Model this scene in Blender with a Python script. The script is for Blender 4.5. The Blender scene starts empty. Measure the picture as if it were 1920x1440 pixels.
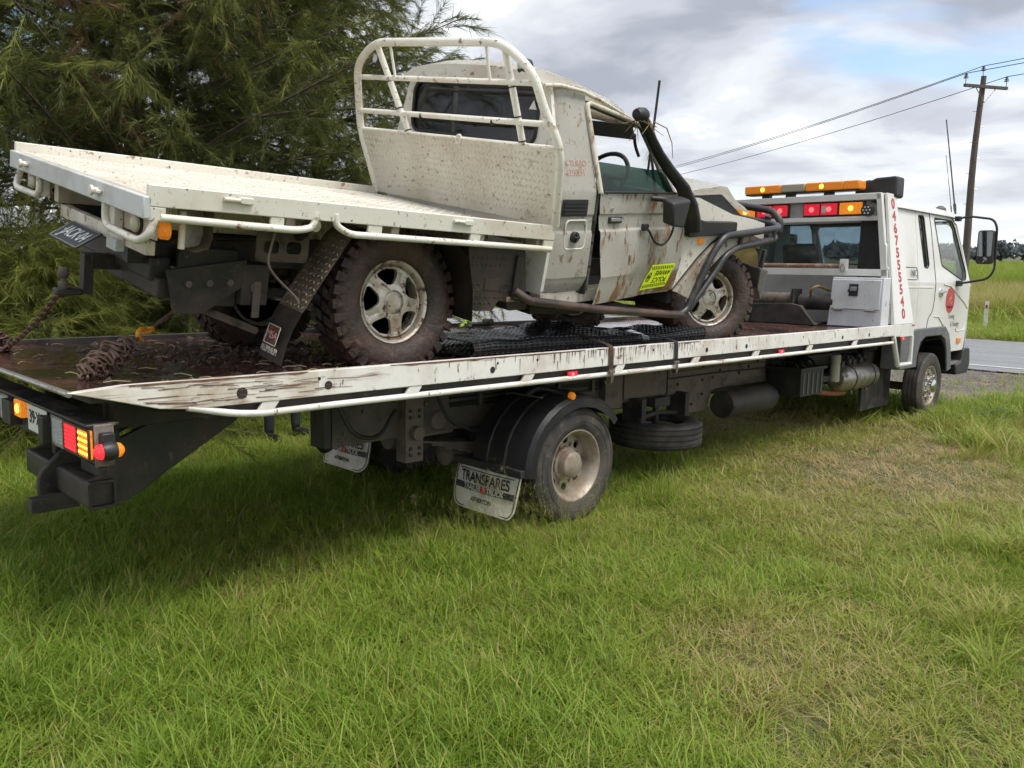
import bpy, bmesh, math, random
import numpy as np
from math import radians as rad, sin, cos, pi, sqrt
from mathutils import Vector, Matrix, Euler, noise as mnoise

random.seed(7)
rng = np.random.default_rng(7)
scene = bpy.context.scene
COL = scene.collection

# ------------------------------------------------------------------ camera
SLOPE = rad(1.69)                      # the paddock falls gently towards the road
TAN = math.tan(SLOPE)
CAM = Vector((-4.092, -4.606, 1.796))
PSI = rad(45.21)
cd = bpy.data.cameras.new('camera')
cam = bpy.data.objects.new('camera', cd)
COL.objects.link(cam)
cam.location = CAM
cam.rotation_euler = (rad(90 - 8.874), 0, PSI - rad(90))
cd.sensor_width = 36
cd.lens = 36 * 1550 / 1920
cd.clip_start = 0.05
cd.clip_end = 6000
scene.camera = cam

# ------------------------------------------------------------------ world, sun, exposure
world = bpy.data.worlds.new('World')
scene.world = world
world.use_nodes = True
SUN_EL, SUN_AZ = rad(62), rad(-80)      # direction towards the sun, measured in plan from +X


def build_sky():
    nt = world.node_tree
    N, L = nt.nodes, nt.links
    N.clear()
    out = N.new('ShaderNodeOutputWorld')
    bg = N.new('ShaderNodeBackground')
    bg.inputs['Strength'].default_value = 1.0
    sky = N.new('ShaderNodeTexSky')
    sky.sky_type = 'NISHITA'
    sky.sun_disc = False
    sky.sun_elevation = SUN_EL
    sky.sun_rotation = rad(90) - SUN_AZ
    sky.air_density = 1.0
    sky.dust_density = 1.5
    dim = N.new('ShaderNodeVectorMath'); dim.operation = 'SCALE'
    dim.inputs['Scale'].default_value = 0.10
    L.new(sky.outputs[0], dim.inputs[0])
    tc = N.new('ShaderNodeTexCoord')
    sep = N.new('ShaderNodeSeparateXYZ')
    L.new(tc.outputs['Generated'], sep.inputs[0])
    # project the view direction on a cloud layer overhead
    zz = N.new('ShaderNodeMath'); zz.operation = 'MAXIMUM'; zz.inputs[1].default_value = 0.0
    L.new(sep.outputs['Z'], zz.inputs[0])
    za = N.new('ShaderNodeMath'); za.operation = 'ADD'; za.inputs[1].default_value = 0.16
    L.new(zz.outputs[0], za.inputs[0])
    dx = N.new('ShaderNodeMath'); dx.operation = 'DIVIDE'
    dy = N.new('ShaderNodeMath'); dy.operation = 'DIVIDE'
    L.new(sep.outputs['X'], dx.inputs[0]); L.new(za.outputs[0], dx.inputs[1])
    L.new(sep.outputs['Y'], dy.inputs[0]); L.new(za.outputs[0], dy.inputs[1])
    cmb = N.new('ShaderNodeCombineXYZ')
    L.new(dx.outputs[0], cmb.inputs[0]); L.new(dy.outputs[0], cmb.inputs[1])

    def noise(scale, detail, rough, off, dist=0.0):
        mp = N.new('ShaderNodeMapping')
        mp.inputs['Location'].default_value = off
        L.new(cmb.outputs[0], mp.inputs['Vector'])
        n = N.new('ShaderNodeTexNoise')
        n.inputs['Scale'].default_value = scale
        n.inputs['Detail'].default_value = detail
        n.inputs['Roughness'].default_value = rough
        n.inputs['Distortion'].default_value = dist
        L.new(mp.outputs[0], n.inputs['Vector'])
        return n.outputs['Fac']

    def ramp(src, pts):
        r = N.new('ShaderNodeValToRGB')
        r.color_ramp.interpolation = 'EASE'
        while len(r.color_ramp.elements) < len(pts):
            r.color_ramp.elements.new(0.5)
        for e, (p, c) in zip(r.color_ramp.elements, pts):
            e.position = p
            e.color = (c[0], c[1], c[2], 1)
        L.new(src, r.inputs[0])
        return r.outputs[0]
    tone = ramp(noise(1.25, 6, 0.50, (-10.481, 4.686, 0), 0.25),
                [(0.34, (.20, .215, .25)), (0.44, (.29, .305, .345)), (0.54, (.39, .405, .43)), (0.63, (.58, .59, .60))])
    cover = ramp(noise(0.8, 6, 0.54, (-14.073, 19.735, 0), 0.4),
                 [(0.31, (0, 0, 0)), (0.47, (1, 1, 1))])
    mix = N.new('ShaderNodeMix'); mix.data_type = 'RGBA'
    L.new(cover, mix.inputs[0])
    L.new(dim.outputs[0], mix.inputs[6])
    L.new(tone, mix.inputs[7])
    # the haze band of thin bright cloud low over the horizon
    hz = N.new('ShaderNodeMapRange')
    hz.inputs['From Min'].default_value = 0.0
    hz.inputs['From Max'].default_value = 0.10
    hz.inputs['To Min'].default_value = 0.75
    hz.inputs['To Max'].default_value = 0.0
    L.new(sep.outputs['Z'], hz.inputs[0])
    mix2 = N.new('ShaderNodeMix'); mix2.data_type = 'RGBA'
    L.new(hz.outputs[0], mix2.inputs[0])
    L.new(mix.outputs[2], mix2.inputs[6])
    mix2.inputs[7].default_value = (.44, .455, .46, 1)
    L.new(mix2.outputs[2], bg.inputs['Color'])
    L.new(bg.outputs[0], out.inputs['Surface'])


build_sky()
sl = bpy.data.lights.new('sun', 'SUN')
sl.energy = 1.5
sl.angle = rad(28)
sl.color = (1.0, 0.96, 0.9)
sun = bpy.data.objects.new('sun', sl)
COL.objects.link(sun)
sd = Vector((cos(SUN_EL) * cos(SUN_AZ), cos(SUN_EL) * sin(SUN_AZ), sin(SUN_EL)))
sun.rotation_euler = sd.to_track_quat('Z', 'Y').to_euler()
sun.location = (0, 0, 30)

vs = scene.view_settings
vs.view_transform = 'Standard'
vs.look = 'None'
vs.exposure = 1.20
vs.gamma = 1.0
vs.use_curve_mapping = False

# ------------------------------------------------------------------ material helpers
MATS = {}


def pm(name, base, rough=0.5, metal=0.0, layers=(), bump=None, emit=None, estr=0.0,
       alpha=None, trans=0.0, coat=0.0, rvar=None, spec=0.5, coord='Object'):
    """A procedural Principled material. layers: (colour, scale, lo, hi, stretch, roughness or None)"""
    if name in MATS:
        return MATS[name]
    m = bpy.data.materials.new(name)
    m.use_nodes = True
    nt = m.node_tree
    N, L = nt.nodes, nt.links
    b = N['Principled BSDF']
    b.inputs['Base Color'].default_value = (*base, 1)
    b.inputs['Roughness'].default_value = rough
    b.inputs['Metallic'].default_value = metal
    b.inputs['Specular IOR Level'].default_value = spec
    if coat:
        b.inputs['Coat Weight'].default_value = coat
        b.inputs['Coat Roughness'].default_value = 0.08
    if trans:
        b.inputs['Transmission Weight'].default_value = trans
    if emit:
        b.inputs['Emission Color'].default_value = (*emit, 1)
        b.inputs['Emission Strength'].default_value = estr
    tc = None
    if layers or bump or rvar:
        tc = N.new('ShaderNodeTexCoord')
    col = None
    rsock = None
    seed = sum(map(ord, name)) % 37
    for i, ly in enumerate(layers):
        c, sc, lo, hi = ly[:4]
        st = ly[4] if len(ly) > 4 else (1, 1, 1)
        lr = ly[5] if len(ly) > 5 else None
        mp = N.new('ShaderNodeMapping')
        mp.inputs['Scale'].default_value = st
        mp.inputs['Location'].default_value = (seed + 3.7 * i, 1.3 * i, -seed)
        L.new(tc.outputs[coord], mp.inputs['Vector'])
        n = N.new('ShaderNodeTexNoise')
        n.inputs['Scale'].default_value = sc
        n.inputs['Detail'].default_value = 9
        n.inputs['Roughness'].default_value = 0.62
        L.new(mp.outputs[0], n.inputs['Vector'])
        r = N.new('ShaderNodeMapRange')
        r.inputs['From Min'].default_value = lo
        r.inputs['From Max'].default_value = hi
        r.clamp = True
        L.new(n.outputs['Fac'], r.inputs[0])
        mx = N.new('ShaderNodeMix'); mx.data_type = 'RGBA'
        L.new(r.outputs[0], mx.inputs[0])
        if col is None:
            mx.inputs[6].default_value = (*base, 1)
        else:
            L.new(col, mx.inputs[6])
        mx.inputs[7].default_value = (*c, 1)
        col = mx.outputs[2]
        if lr is not None:
            rm = N.new('ShaderNodeMix'); rm.data_type = 'FLOAT'
            L.new(r.outputs[0], rm.inputs[0])
            if rsock is None:
                rm.inputs[2].default_value = rough
            else:
                L.new(rsock, rm.inputs[2])
            rm.inputs[3].default_value = lr
            rsock = rm.outputs[0]
    if col is not None:
        L.new(col, b.inputs['Base Color'])
    if rsock is not None:
        L.new(rsock, b.inputs['Roughness'])
    if bump:
        n = N.new('ShaderNodeTexNoise')
        n.inputs['Scale'].default_value = bump[0]
        n.inputs['Detail'].default_value = 6
        L.new(tc.outputs[coord], n.inputs['Vector'])
        bn = N.new('ShaderNodeBump')
        bn.inputs['Strength'].default_value = bump[1]
        bn.inputs['Distance'].default_value = bump[2] if len(bump) > 2 else 0.01
        L.new(n.outputs['Fac'], bn.inputs['Height'])
        L.new(bn.outputs[0], b.inputs['Normal'])
    MATS[name] = m
    return m


def glass(name, tint, rough=0.02, film=(.35, .35, .32), dirt=0.0):
    """Thin window glass: part see-through, part mirror, with a film of dirt."""
    if name in MATS:
        return MATS[name]
    m = bpy.data.materials.new(name)
    m.use_nodes = True
    nt = m.node_tree
    N, L = nt.nodes, nt.links
    N.clear()
    out = N.new('ShaderNodeOutputMaterial')
    tr = N.new('ShaderNodeBsdfTransparent'); tr.inputs[0].default_value = (*tint, 1)
    gl = N.new('ShaderNodeBsdfGlossy'); gl.inputs['Roughness'].default_value = rough
    gl.inputs[0].default_value = (.9, .9, .9, 1)
    df = N.new('ShaderNodeBsdfDiffuse'); df.inputs[0].default_value = (*film, 1)
    fr = N.new('ShaderNodeFresnel'); fr.inputs[0].default_value = 1.5
    m1 = N.new('ShaderNodeMixShader')
    gm = N.new('ShaderNodeNewGeometry')
    iv = N.new('ShaderNodeMath'); iv.operation = 'SUBTRACT'; iv.inputs[0].default_value = 1.0
    L.new(gm.outputs['Backfacing'], iv.inputs[1])
    ff = N.new('ShaderNodeMath'); ff.operation = 'MULTIPLY'
    L.new(fr.outputs[0], ff.inputs[0]); L.new(iv.outputs[0], ff.inputs[1])
    L.new(ff.outputs[0], m1.inputs[0]); L.new(tr.outputs[0], m1.inputs[1]); L.new(gl.outputs[0], m1.inputs[2])
    tc = N.new('ShaderNodeTexCoord')
    n = N.new('ShaderNodeTexNoise'); n.inputs['Scale'].default_value = 14; n.inputs['Detail'].default_value = 10
    n.inputs['Roughness'].default_value = .7
    L.new(tc.outputs['Object'], n.inputs['Vector'])
    r = N.new('ShaderNodeMapRange'); r.inputs['From Min'].default_value = .5; r.inputs['From Max'].default_value = .75
    r.inputs['To Min'].default_value = dirt * .3; r.inputs['To Max'].default_value = dirt
    L.new(n.outputs['Fac'], r.inputs[0])
    m2 = N.new('ShaderNodeMixShader')
    L.new(r.outputs[0], m2.inputs[0]); L.new(m1.outputs[0], m2.inputs[1]); L.new(df.outputs[0], m2.inputs[2])
    L.new(m2.outputs[0], out.inputs[0])
    MATS[name] = m
    return m


MUD = (.105, .062, .045)
MUDR = (.16, .085, .055)
RUST = (.23, .095, .04)
# the wrecked ute: cream white paint with mud and scratches
CREAM = pm('ute_cream_paint', (.80, .775, .70), .34, layers=[
    ((.68, .64, .545), 1.6, .42, .70), ((.38, .29, .20), 13, .60, .69, (1, 1, .7), .8),
    ((.17, .10, .07), 50, .635, .68, (1, 1, .6), .85)], bump=(60, .04))
CREAM_TRAY = pm('ute_tray_paint', (.79, .765, .68), .42, layers=[
    ((.62, .56, .45), 2.2, .46, .70), ((.33, .23, .15), 16, .60, .68, (1, 1, 1), .8),
    ((.16, .09, .06), 46, .625, .675, (1, .5, 1), .9)], bump=(80, .05))
CREAM_PLATE = pm('ute_plate_grimy_paint', (.66, .62, .52), .5, layers=[  # base darkened for the shade between the tread bars, plus grime
    ((.52, .45, .35), 2.2, .44, .68), ((.30, .21, .14), 15, .60, .70, (1, 1, 1), .8),
    ((.15, .085, .055), 30, .60, .70, (1, .5, 1), .9)], bump=(80, .05))
CREAM_DIRTY = pm('ute_muddy_paint', (.71, .67, .57), .42, layers=[
    ((.45, .36, .26), 3.0, .44, .68, (1, 1, 1), .7), ((.19, .11, .07), 14, .55, .68, (1, 1, .5), .9),
    ((.13, .075, .05), 45, .60, .68, (1, 1, .5), .9)], bump=(60, .06))
DOORP = pm('ute_door_paint', (.80, .775, .70), .34, layers=[
    ((.66, .61, .51), 1.8, .42, .68), ((.46, .27, .13), 4.5, .525, .61, (1.3, 1, .6), .8),
    ((.30, .14, .05), 12, .57, .64, (1.8, 1, .5), .9), ((.16, .09, .06), 50, .65, .69, (.5, 1, 1.6), .9)], bump=(50, .04))
# the tow truck
WHITE = pm('truck_white_paint', (.76, .755, .72), .32, layers=[
    ((.62, .60, .54), 1.2, .45, .70), ((.40, .34, .26), 24, .68, .76, (1, 1, .4), .7)], coat=.2)
RAILP = pm('rail_white_scraped_paint', (.76, .745, .70), .45, layers=[
    ((.55, .49, .42), 3, .50, .72), ((.22, .12, .085), 10, .62, .72, (.16, 1, 1.6), .8),
    ((.15, .08, .055), 30, .62, .69, (1, 1, .35), .85), ((.50, .40, .31), 9, .60, .76, (6, 1, .3), .8), ((.27, .10, .05), 5, .66, .72, (.5, 1, 1.2), .9)], bump=(40, .05))
RAILP_TAIL = pm('rail_tail_gouged_paint', (.72, .69, .62), .5, layers=[
    ((.48, .40, .31), 4, .45, .65), ((.16, .09, .06), 12, .54, .62, (.10, 1, 2.6), .85),
    ((.26, .11, .055), 8, .60, .68, (.3, 1, 1.5), .9)], bump=(40, .1))
BLACKST = pm('black_steel', (.026, .025, .025), .48, layers=[((.085, .068, .054), 5, .44, .66, (1, 1, 1), .8), ((.14, .105, .078), 22, .60, .70, (1, 1, .6), .9), ((.15, .07, .035), 11, .66, .71, (1, 1, 1), .9)], bump=(60, .15))
CHASSIS = pm('dusty_chassis_steel', (.075, .068, .06), .75, layers=[((.14, .115, .09), 5, .42, .70),
                                                                ((.03, .03, .03), 14, .60, .72)], bump=(70, .08))
DUSTY = pm('dusty_brown_part', (.155, .125, .10), .8, layers=[((.07, .06, .05), 9, .5, .7)], bump=(60, .1))
RUBBER = pm('tyre_rubber', (.028, .027, .026), .72, layers=[((.115, .095, .078), 5, .40, .72), ((.17, .14, .115), 22, .60, .75)], bump=(120, .08))
MUDRUB = pm('muddy_tyre_rubber', (.030, .026, .024), .55, layers=[((.078, .044, .033), 4, .38, .60, (1, 1, 1), .5),
                                                                ((.135, .085, .062), 17, .55, .70, (1, 1, 1), .85)], bump=(38, .7, .012))
PLASTIC = pm('black_plastic', (.022, .022, .023), .45, layers=[((.06, .052, .045), 5, .5, .75, (1, 1, 1), .7)])
GUARDPL = pm('grey_mudguard_plastic', (.040, .041, .043), .42, layers=[((.10, .085, .07), 4, .50, .74, (1, 1, 1), .7)])
SHADOWIN = pm('dark_interior_trim', (.03, .03, .032), .8)  # dark trim colour, also on the sheets that stand in for shade
GREYTRIM = pm('grey_cab_trim', (.12, .125, .13), .6, layers=[((.2, .19, .17), 6, .5, .75)])
DECKM = pm('wet_muddy_deck', (.070, .032, .024), .16, layers=[((.105, .050, .036), 2.4, .40, .62, (1, 1, 1), .24),
                                                            ((.034, .022, .020), 3, .48, .56, (1, 1, 1), .06),
                                                            ((.16, .11, .085), 26, .60, .70, (1, 1, 1), .7),
                                                            ((.33, .25, .16), 60, .68, .73, (.3, 1, 1), .8)], bump=(26, .14, .012))
STEEL = pm('bare_steel', (.42, .40, .37), .38, .85, layers=[((.18, .13, .10), 12, .5, .72, (1, 1, 1), .7)])
ALLOY = pm('muddy_alloy_wheel', (.66, .62, .54), .34, .55, layers=[((.52, .43, .32), 8, .44, .64, (1, 1, 1), .6),
                                                                ((.15, .085, .06), 24, .53, .64, (1, 1, 1), .9)], bump=(70, .08))
RIMST = pm('brown_steel_rim', (.42, .37, .31), .42, .45, layers=[((.26, .19, .14), 7, .44, .68, (1, 1, 1), .7)])
CHROME = pm('chrome', (.75, .75, .74), .14, 1.0)
CHAINM = pm('rusty_chain', (.16, .105, .08), .5, .5, layers=[((.20, .11, .075), 40, .48, .68, (1, 1, 1), .8)])
HOOKY = pm('yellow_hook_paint', (.68, .30, .02), .45, layers=[((.2, .1, .03), 30, .58, .7)])
STRAPB = pm('brown_webbing', (.16, .105, .065), .85, layers=[((.09, .055, .035), 30, .5, .65)])
STRAPG = pm('dark_grey_webbing', (.05, .054, .06), .8, layers=[((.11, .09, .07), 30, .55, .7)])
TUBEB = pm('black_tube_coat', (.030, .031, .034), .38, layers=[((.10, .075, .06), 9, .52, .72, (1, 1, 1), .75)])
STEPM = pm('muddy_side_step', (.045, .034, .030), .36, layers=[((.11, .065, .05), 6, .44, .64, (1, 1, 1), .6), ((.20, .10, .05), 18, .62, .74)])
CHECKDK = pm('muddy_checker_plate', (.30, .25, .19), .5, .35, layers=[((.10, .075, .055), 6, .42, .66, (1, 1, 1), .8)])
CHECKBK = pm('black_moulded_guard', (.035, .030, .028), .45, layers=[((.085, .058, .046), 5, .42, .66, (1, 1, 1), .6)])
GLASSD = glass('dark_tinted_glass', (.10, .11, .12), dirt=.10)
GLASSG = glass('green_tint_glass', (.16, .30, .26), dirt=.6, film=(.07, .12, .10))
GLASSC = glass('clear_dusty_glass', (.95, .97, .97), dirt=.03)
GLASSB = glass('truck_rear_glass', (.42, .52, .57), dirt=.20)
MIRR = pm('mirror_glass', (.22, .23, .25), .05, 1.0)  # dark tint stands in for a dark reflection
L_RED = pm('lit_red_lens', (.45, .01, .015), .25, layers=[((.12, .03, .01), 60, .58, .66)], bump=(150, .8, .01), emit=(1, .02, .03), estr=.8)
L_REDDIM = pm('red_lens', (.38, .012, .02), .25, layers=[((.12, .03, .01), 60, .58, .66)], bump=(150, .8, .01), emit=(1, .02, .05), estr=.22)
L_AMB = pm('lit_amber_lens', (.75, .22, .01), .25, layers=[((.12, .03, .01), 60, .58, .66)], bump=(150, .8, .01), emit=(1, .30, .02), estr=.22)
L_AMBHOT = pm('amber_bulb_glow', (.9, .4, .05), .3, emit=(1, .46, .06), estr=1.5)
L_REDHOT = pm('red_bulb_glow', (.9, .1, .1), .3, emit=(1, .07, .08), estr=1.3)
L_AMBDULL = pm('amber_lens', (.62, .19, .012), .28, layers=[((.12, .03, .01), 60, .58, .66)], bump=(150, .8, .01), emit=(1, .3, .02), estr=.12)
L_CLEAR = pm('clear_lens', (.52, .55, .53), .22, bump=(140, .6, .01))
PRINTBK = pm('black_print', (.02, .02, .02), .6)
PRINTRED = pm('red_print', (.46, .05, .07), .5)
PRINTPINK = pm('faded_red_print', (.52, .30, .24), .5)
PRINTWH = pm('white_print', (.72, .72, .68), .5)
PRINTGR = pm('grey_print', (.2, .2, .2), .5)
LABELY = pm('fluoro_yellow_label', (.70, .86, .02), .5, emit=(.7, .9, .02), estr=.05)
FLAPW = pm('dirty_white_rubber_flap', (.60, .57, .50), .6, layers=[((.30, .25, .19), 5, .46, .7), ((.14, .12, .09), 24, .62, .74)])

# ------------------------------------------------------------------ mesh helpers


def link(name, me, mat, parent=None):
    o = bpy.data.objects.new(name, me)
    COL.objects.link(o)
    if mat is not None and len(me.materials) == 0:
        me.materials.append(mat)
    if parent is not None:
        o.parent = parent
    return o


def obj(name, bm, mat, parent=None, smooth=True, bevel=0.0, angle=38, seg=2):
    bmesh.ops.recalc_face_normals(bm, faces=bm.faces)
    me = bpy.data.meshes.new(name)
    bm.to_mesh(me)
    bm.free()
    if smooth:
        me.polygons.foreach_set('use_smooth', [True] * len(me.polygons))
        me.set_sharp_from_angle(angle=rad(angle))
    o = link(name, me, mat, parent)
    if bevel:
        md = o.modifiers.new('bevel', 'BEVEL')
        md.width = bevel
        md.segments = seg
        md.limit_method = 'ANGLE'
        md.angle_limit = rad(35)
    return o


def thing(name, label, cat, loc=(0, 0, 0), rot=(0, 0, 0), group=None):
    o = bpy.data.objects.new(name, None)
    o.empty_display_size = .1
    COL.objects.link(o)
    o.location = loc
    o.rotation_euler = rot
    o['label'] = label
    o['category'] = cat
    if group:
        o['group'] = group
    return o


def tag(o, label, cat, group=None):
    o['label'] = label
    o['category'] = cat
    if group:
        o['group'] = group
    return o


def nb():
    return bmesh.new()


def box(bm, x0, x1, y0, y1, z0, z1, f=None):
    vs_ = [(x, y, z) for x in (x0, x1) for y in (y0, y1) for z in (z0, z1)]
    if f:
        vs_ = [f(v) for v in vs_]
    v = [bm.verts.new(p) for p in vs_]
    for q in ((0, 1, 3, 2), (4, 6, 7, 5), (0, 4, 5, 1), (2, 3, 7, 6), (0, 2, 6, 4), (1, 5, 7, 3)):
        bm.faces.new([v[i] for i in q])
    return v


def hexa(bm, pts):
    """eight corners: bottom ring of four then top ring of four"""
    v = [bm.verts.new(p) for p in pts]
    for q in ((0, 3, 2, 1), (4, 5, 6, 7), (0, 1, 5, 4), (1, 2, 6, 5), (2, 3, 7, 6), (3, 0, 4, 7)):
        bm.faces.new([v[i] for i in q])


def fillet(pts, r, seg=5):
    pts = [Vector(p) for p in pts]
    out = [pts[0]]
    for a, b, c in zip(pts, pts[1:], pts[2:]):
        u, w = (a - b), (c - b)
        d = min(r, u.length * .49, w.length * .49)
        p, q = b + u.normalized() * d, b + w.normalized() * d
        for i in range(seg + 1):
            t = i / seg
            out.append(p * (1 - t) ** 2 + b * 2 * t * (1 - t) + q * t * t)
    out.append(pts[-1])
    return out


def tube(bm, pts, r, n=10, cap=True, f=None, closed=False, flat=1.0):
    pts = [Vector(f(p) if f else p) for p in pts]
    rs = r if isinstance(r, (list, tuple)) else [r] * len(pts)
    m = len(pts)
    tang = []
    for i in range(m):
        if closed:
            t = pts[(i + 1) % m] - pts[i - 1]
        else:
            t = pts[min(i + 1, m - 1)] - pts[max(i - 1, 0)]
        tang.append(t.normalized() if t.length > 1e-9 else Vector((0, 0, 1)))
    ref = Vector((0, 0, 1)) if abs(tang[0].z) < .9 else Vector((1, 0, 0))
    u = tang[0].cross(ref).normalized()
    rings = []
    for i in range(m):
        t = tang[i]
        u = (u - t * u.dot(t))
        u = u.normalized() if u.length > 1e-6 else t.orthogonal().normalized()
        w = t.cross(u)
        rings.append([bm.verts.new(pts[i] + (u * cos(2 * pi * k / n) + w * (flat * sin(2 * pi * k / n))) * rs[i]) for k in range(n)])
    for i in range(m if closed else m - 1):
        A, B = rings[i], rings[(i + 1) % m]
        for k in range(n):
            bm.faces.new((A[k], A[(k + 1) % n], B[(k + 1) % n], B[k]))
    if cap and not closed:
        bm.faces.new(rings[0][::-1])
        bm.faces.new(rings[-1])


def lathe(bm, prof, c, axis='y', n=40, close=False, f=None):
    """prof: (radius, offset along axis)"""
    c = Vector(c)
    rings = []
    for r, t in prof:
        ring = []
        for k in range(n):
            a = 2 * pi * k / n
            u, w = r * cos(a), r * sin(a)
            p = {'y': (u, t, w), 'x': (t, u, w), 'z': (u, w, t)}[axis]
            p = c + Vector(p)
            ring.append(bm.verts.new(f(p) if f else p))
        rings.append(ring)
    m = len(rings)
    for i in range(m if close else m - 1):
        A, B = rings[i], rings[(i + 1) % m]
        for k in range(n):
            bm.faces.new((A[k], A[(k + 1) % n], B[(k + 1) % n], B[k]))
    if not close:
        for ring in (rings[0], rings[-1]):
            if (ring[0].co - ring[n // 2].co).length > 1e-4:
                try:
                    bm.faces.new(ring)
                except ValueError:
                    pass


def prism(bm, poly, lo, hi, axis='y', f=None):
    """extrude a polygon given in the other two coordinates along an axis"""
    def P(a, b, t):
        p = {'y': (a, t, b), 'x': (t, a, b), 'z': (a, b, t)}[axis]
        return f(p) if f else p
    A = [bm.verts.new(P(a, b, lo)) for a, b in poly]
    B = [bm.verts.new(P(a, b, hi)) for a, b in poly]
    bm.faces.new(A)
    bm.faces.new(B[::-1])
    n = len(poly)
    for i in range(n):
        bm.faces.new((A[i], B[i], B[(i + 1) % n], A[(i + 1) % n]))


def rrect(x0, x1, y0, y1, r, seg=4):
    pts = []
    for cx, cy, a0 in ((x1 - r, y1 - r, 0), (x0 + r, y1 - r, 90), (x0 + r, y0 + r, 180), (x1 - r, y0 + r, 270)):
        for i in range(seg + 1):
            a = rad(a0 + 90 * i / seg)
            pts.append((cx + r * cos(a), cy + r * sin(a)))
    return pts


def rpoly(poly, r, seg=4):
    """round the corners of a 2-D polygon"""
    out = []
    n = len(poly)
    for i in range(n):
        a, b, c = Vector(poly[i - 1]), Vector(poly[i]), Vector(poly[(i + 1) % n])
        u, w = a - b, c - b
        d = min(r, u.length * .45, w.length * .45)
        p, q = b + u.normalized() * d, b + w.normalized() * d
        for k in range(seg + 1):
            t = k / seg
            v = p * (1 - t) ** 2 + b * 2 * t * (1 - t) + q * t * t
            out.append((v.x, v.y))
    return out


def panel(bm, outline, holes, m3, thick, grid=0.0):
    """a sheet with openings: outline and holes are 2-D loops, m3 maps (u, v) to 3-D"""
    from mathutils.geometry import delaunay_2d_cdt
    vs2, es = [], []
    for loop in [outline] + list(holes):
        b0 = len(vs2)
        vs2 += [Vector(p) for p in loop]
        es += [(b0 + i, b0 + (i + 1) % len(loop)) for i in range(len(loop))]
    def inside(p, loop):
        c = False
        j = len(loop) - 1
        for i in range(len(loop)):
            xi, yi = loop[i]
            xj, yj = loop[j]
            if (yi > p[1]) != (yj > p[1]) and p[0] < (xj - xi) * (p[1] - yi) / (yj - yi) + xi:
                c = not c
            j = i
        return c
    if grid:            # extra points so that a curved sheet bends inside its outline
        us, vs_ = [p[0] for p in outline], [p[1] for p in outline]
        for i in range(1, int((max(us) - min(us)) / grid)):
            for j in range(1, int((max(vs_) - min(vs_)) / grid)):
                q = (min(us) + i * grid, min(vs_) + j * grid)
                if inside(q, outline) and not any(inside(q, h) for h in holes):
                    vs2.append(Vector(q))
    V, E, F, *_ = delaunay_2d_cdt(vs2, es, [], 0, 1e-6)
    bv = [bm.verts.new(m3(v.x, v.y)) for v in V]
    faces = []
    for t in F:
        cx = sum(V[i].x for i in t) / len(t)
        cy = sum(V[i].y for i in t) / len(t)
        if inside((cx, cy), outline) and not any(inside((cx, cy), h) for h in holes):
            faces.append(bm.faces.new([bv[i] for i in t]))
    for v in bv:
        if not v.link_faces:
            bm.verts.remove(v)
    bmesh.ops.recalc_face_normals(bm, faces=faces)
    if thick:
        bmesh.ops.solidify(bm, geom=faces, thickness=thick)


def text(name, body, size, M, mat, parent=None, xs=1.0, align='CENTER', depth=.0006, f=None, bold=0.0):
    cu = bpy.data.curves.new(name, 'FONT')
    cu.body = body
    cu.size = size
    cu.align_x = align
    cu.align_y = 'CENTER'
    cu.extrude = depth
    cu.offset = bold
    t = bpy.data.objects.new('tmp_text', cu)
    COL.objects.link(t)
    dg = bpy.context.evaluated_depsgraph_get()
    me = bpy.data.meshes.new_from_object(t.evaluated_get(dg))
    bpy.data.objects.remove(t)
    S = Matrix.Diagonal((xs, 1, 1, 1))
    me.transform(M @ S)
    if f:
        for v in me.vertices:
            v.co = f(v.co)
    me.materials.clear()
    o = link(name, me, mat, parent)
    return o


def frame(o, u, v):
    """matrix with origin o, text direction u and up direction v"""
    u = Vector(u).normalized()
    v = Vector(v)
    v = (v - u * v.dot(u)).normalized()
    w = u.cross(v)
    M = Matrix.Identity(4)
    for i in range(3):
        M[i][0], M[i][1], M[i][2], M[i][3] = u[i], v[i], w[i], o[i]
    return M


def nmesh(name, verts, faces_n, mat, parent=None, attrs=None, smooth=False):
    """fast mesh from numpy: verts (n,3), faces (m,k) all with k corners"""
    verts = np.asarray(verts, np.float32)
    F = np.asarray(faces_n, np.int32)
    me = bpy.data.meshes.new(name)
    me.vertices.add(len(verts))
    me.vertices.foreach_set('co', verts.ravel())
    m, k = F.shape
    me.loops.add(m * k)
    me.loops.foreach_set('vertex_index', F.ravel())
    me.polygons.add(m)
    me.polygons.foreach_set('loop_start', np.arange(m, dtype=np.int32) * k)
    me.polygons.foreach_set('loop_total', np.full(m, k, np.int32))
    if smooth:
        me.polygons.foreach_set('use_smooth', np.ones(m, bool))
    if attrs:
        for an, av in attrs.items():
            a = me.attributes.new(an, 'FLOAT', 'POINT')
            a.data.foreach_set('value', np.asarray(av, np.float32))
    me.update(calc_edges=True)
    me.validate()
    return link(name, me, mat, parent)


def ground_z(x, y):
    """height of the open ground in the world"""
    return -TAN * x if x < 24 else -TAN * 24

# ---- render economy
scene.cycles.max_bounces = 5
scene.cycles.diffuse_bounces = 2
scene.cycles.glossy_bounces = 3
scene.cycles.transmission_bounces = 4
scene.cycles.transparent_max_bounces = 12
scene.cycles.use_adaptive_sampling = True
scene.cycles.adaptive_threshold = 0.03

# ================================================================== THE SETTING
FWD = Vector((cos(PSI), sin(PSI), 0))
RGT = Vector((sin(PSI), -cos(PSI), 0))


def gnoise(x, y, s, o=0.0):
    return mnoise.noise((x * s + o, y * s - o, o * .7))


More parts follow.
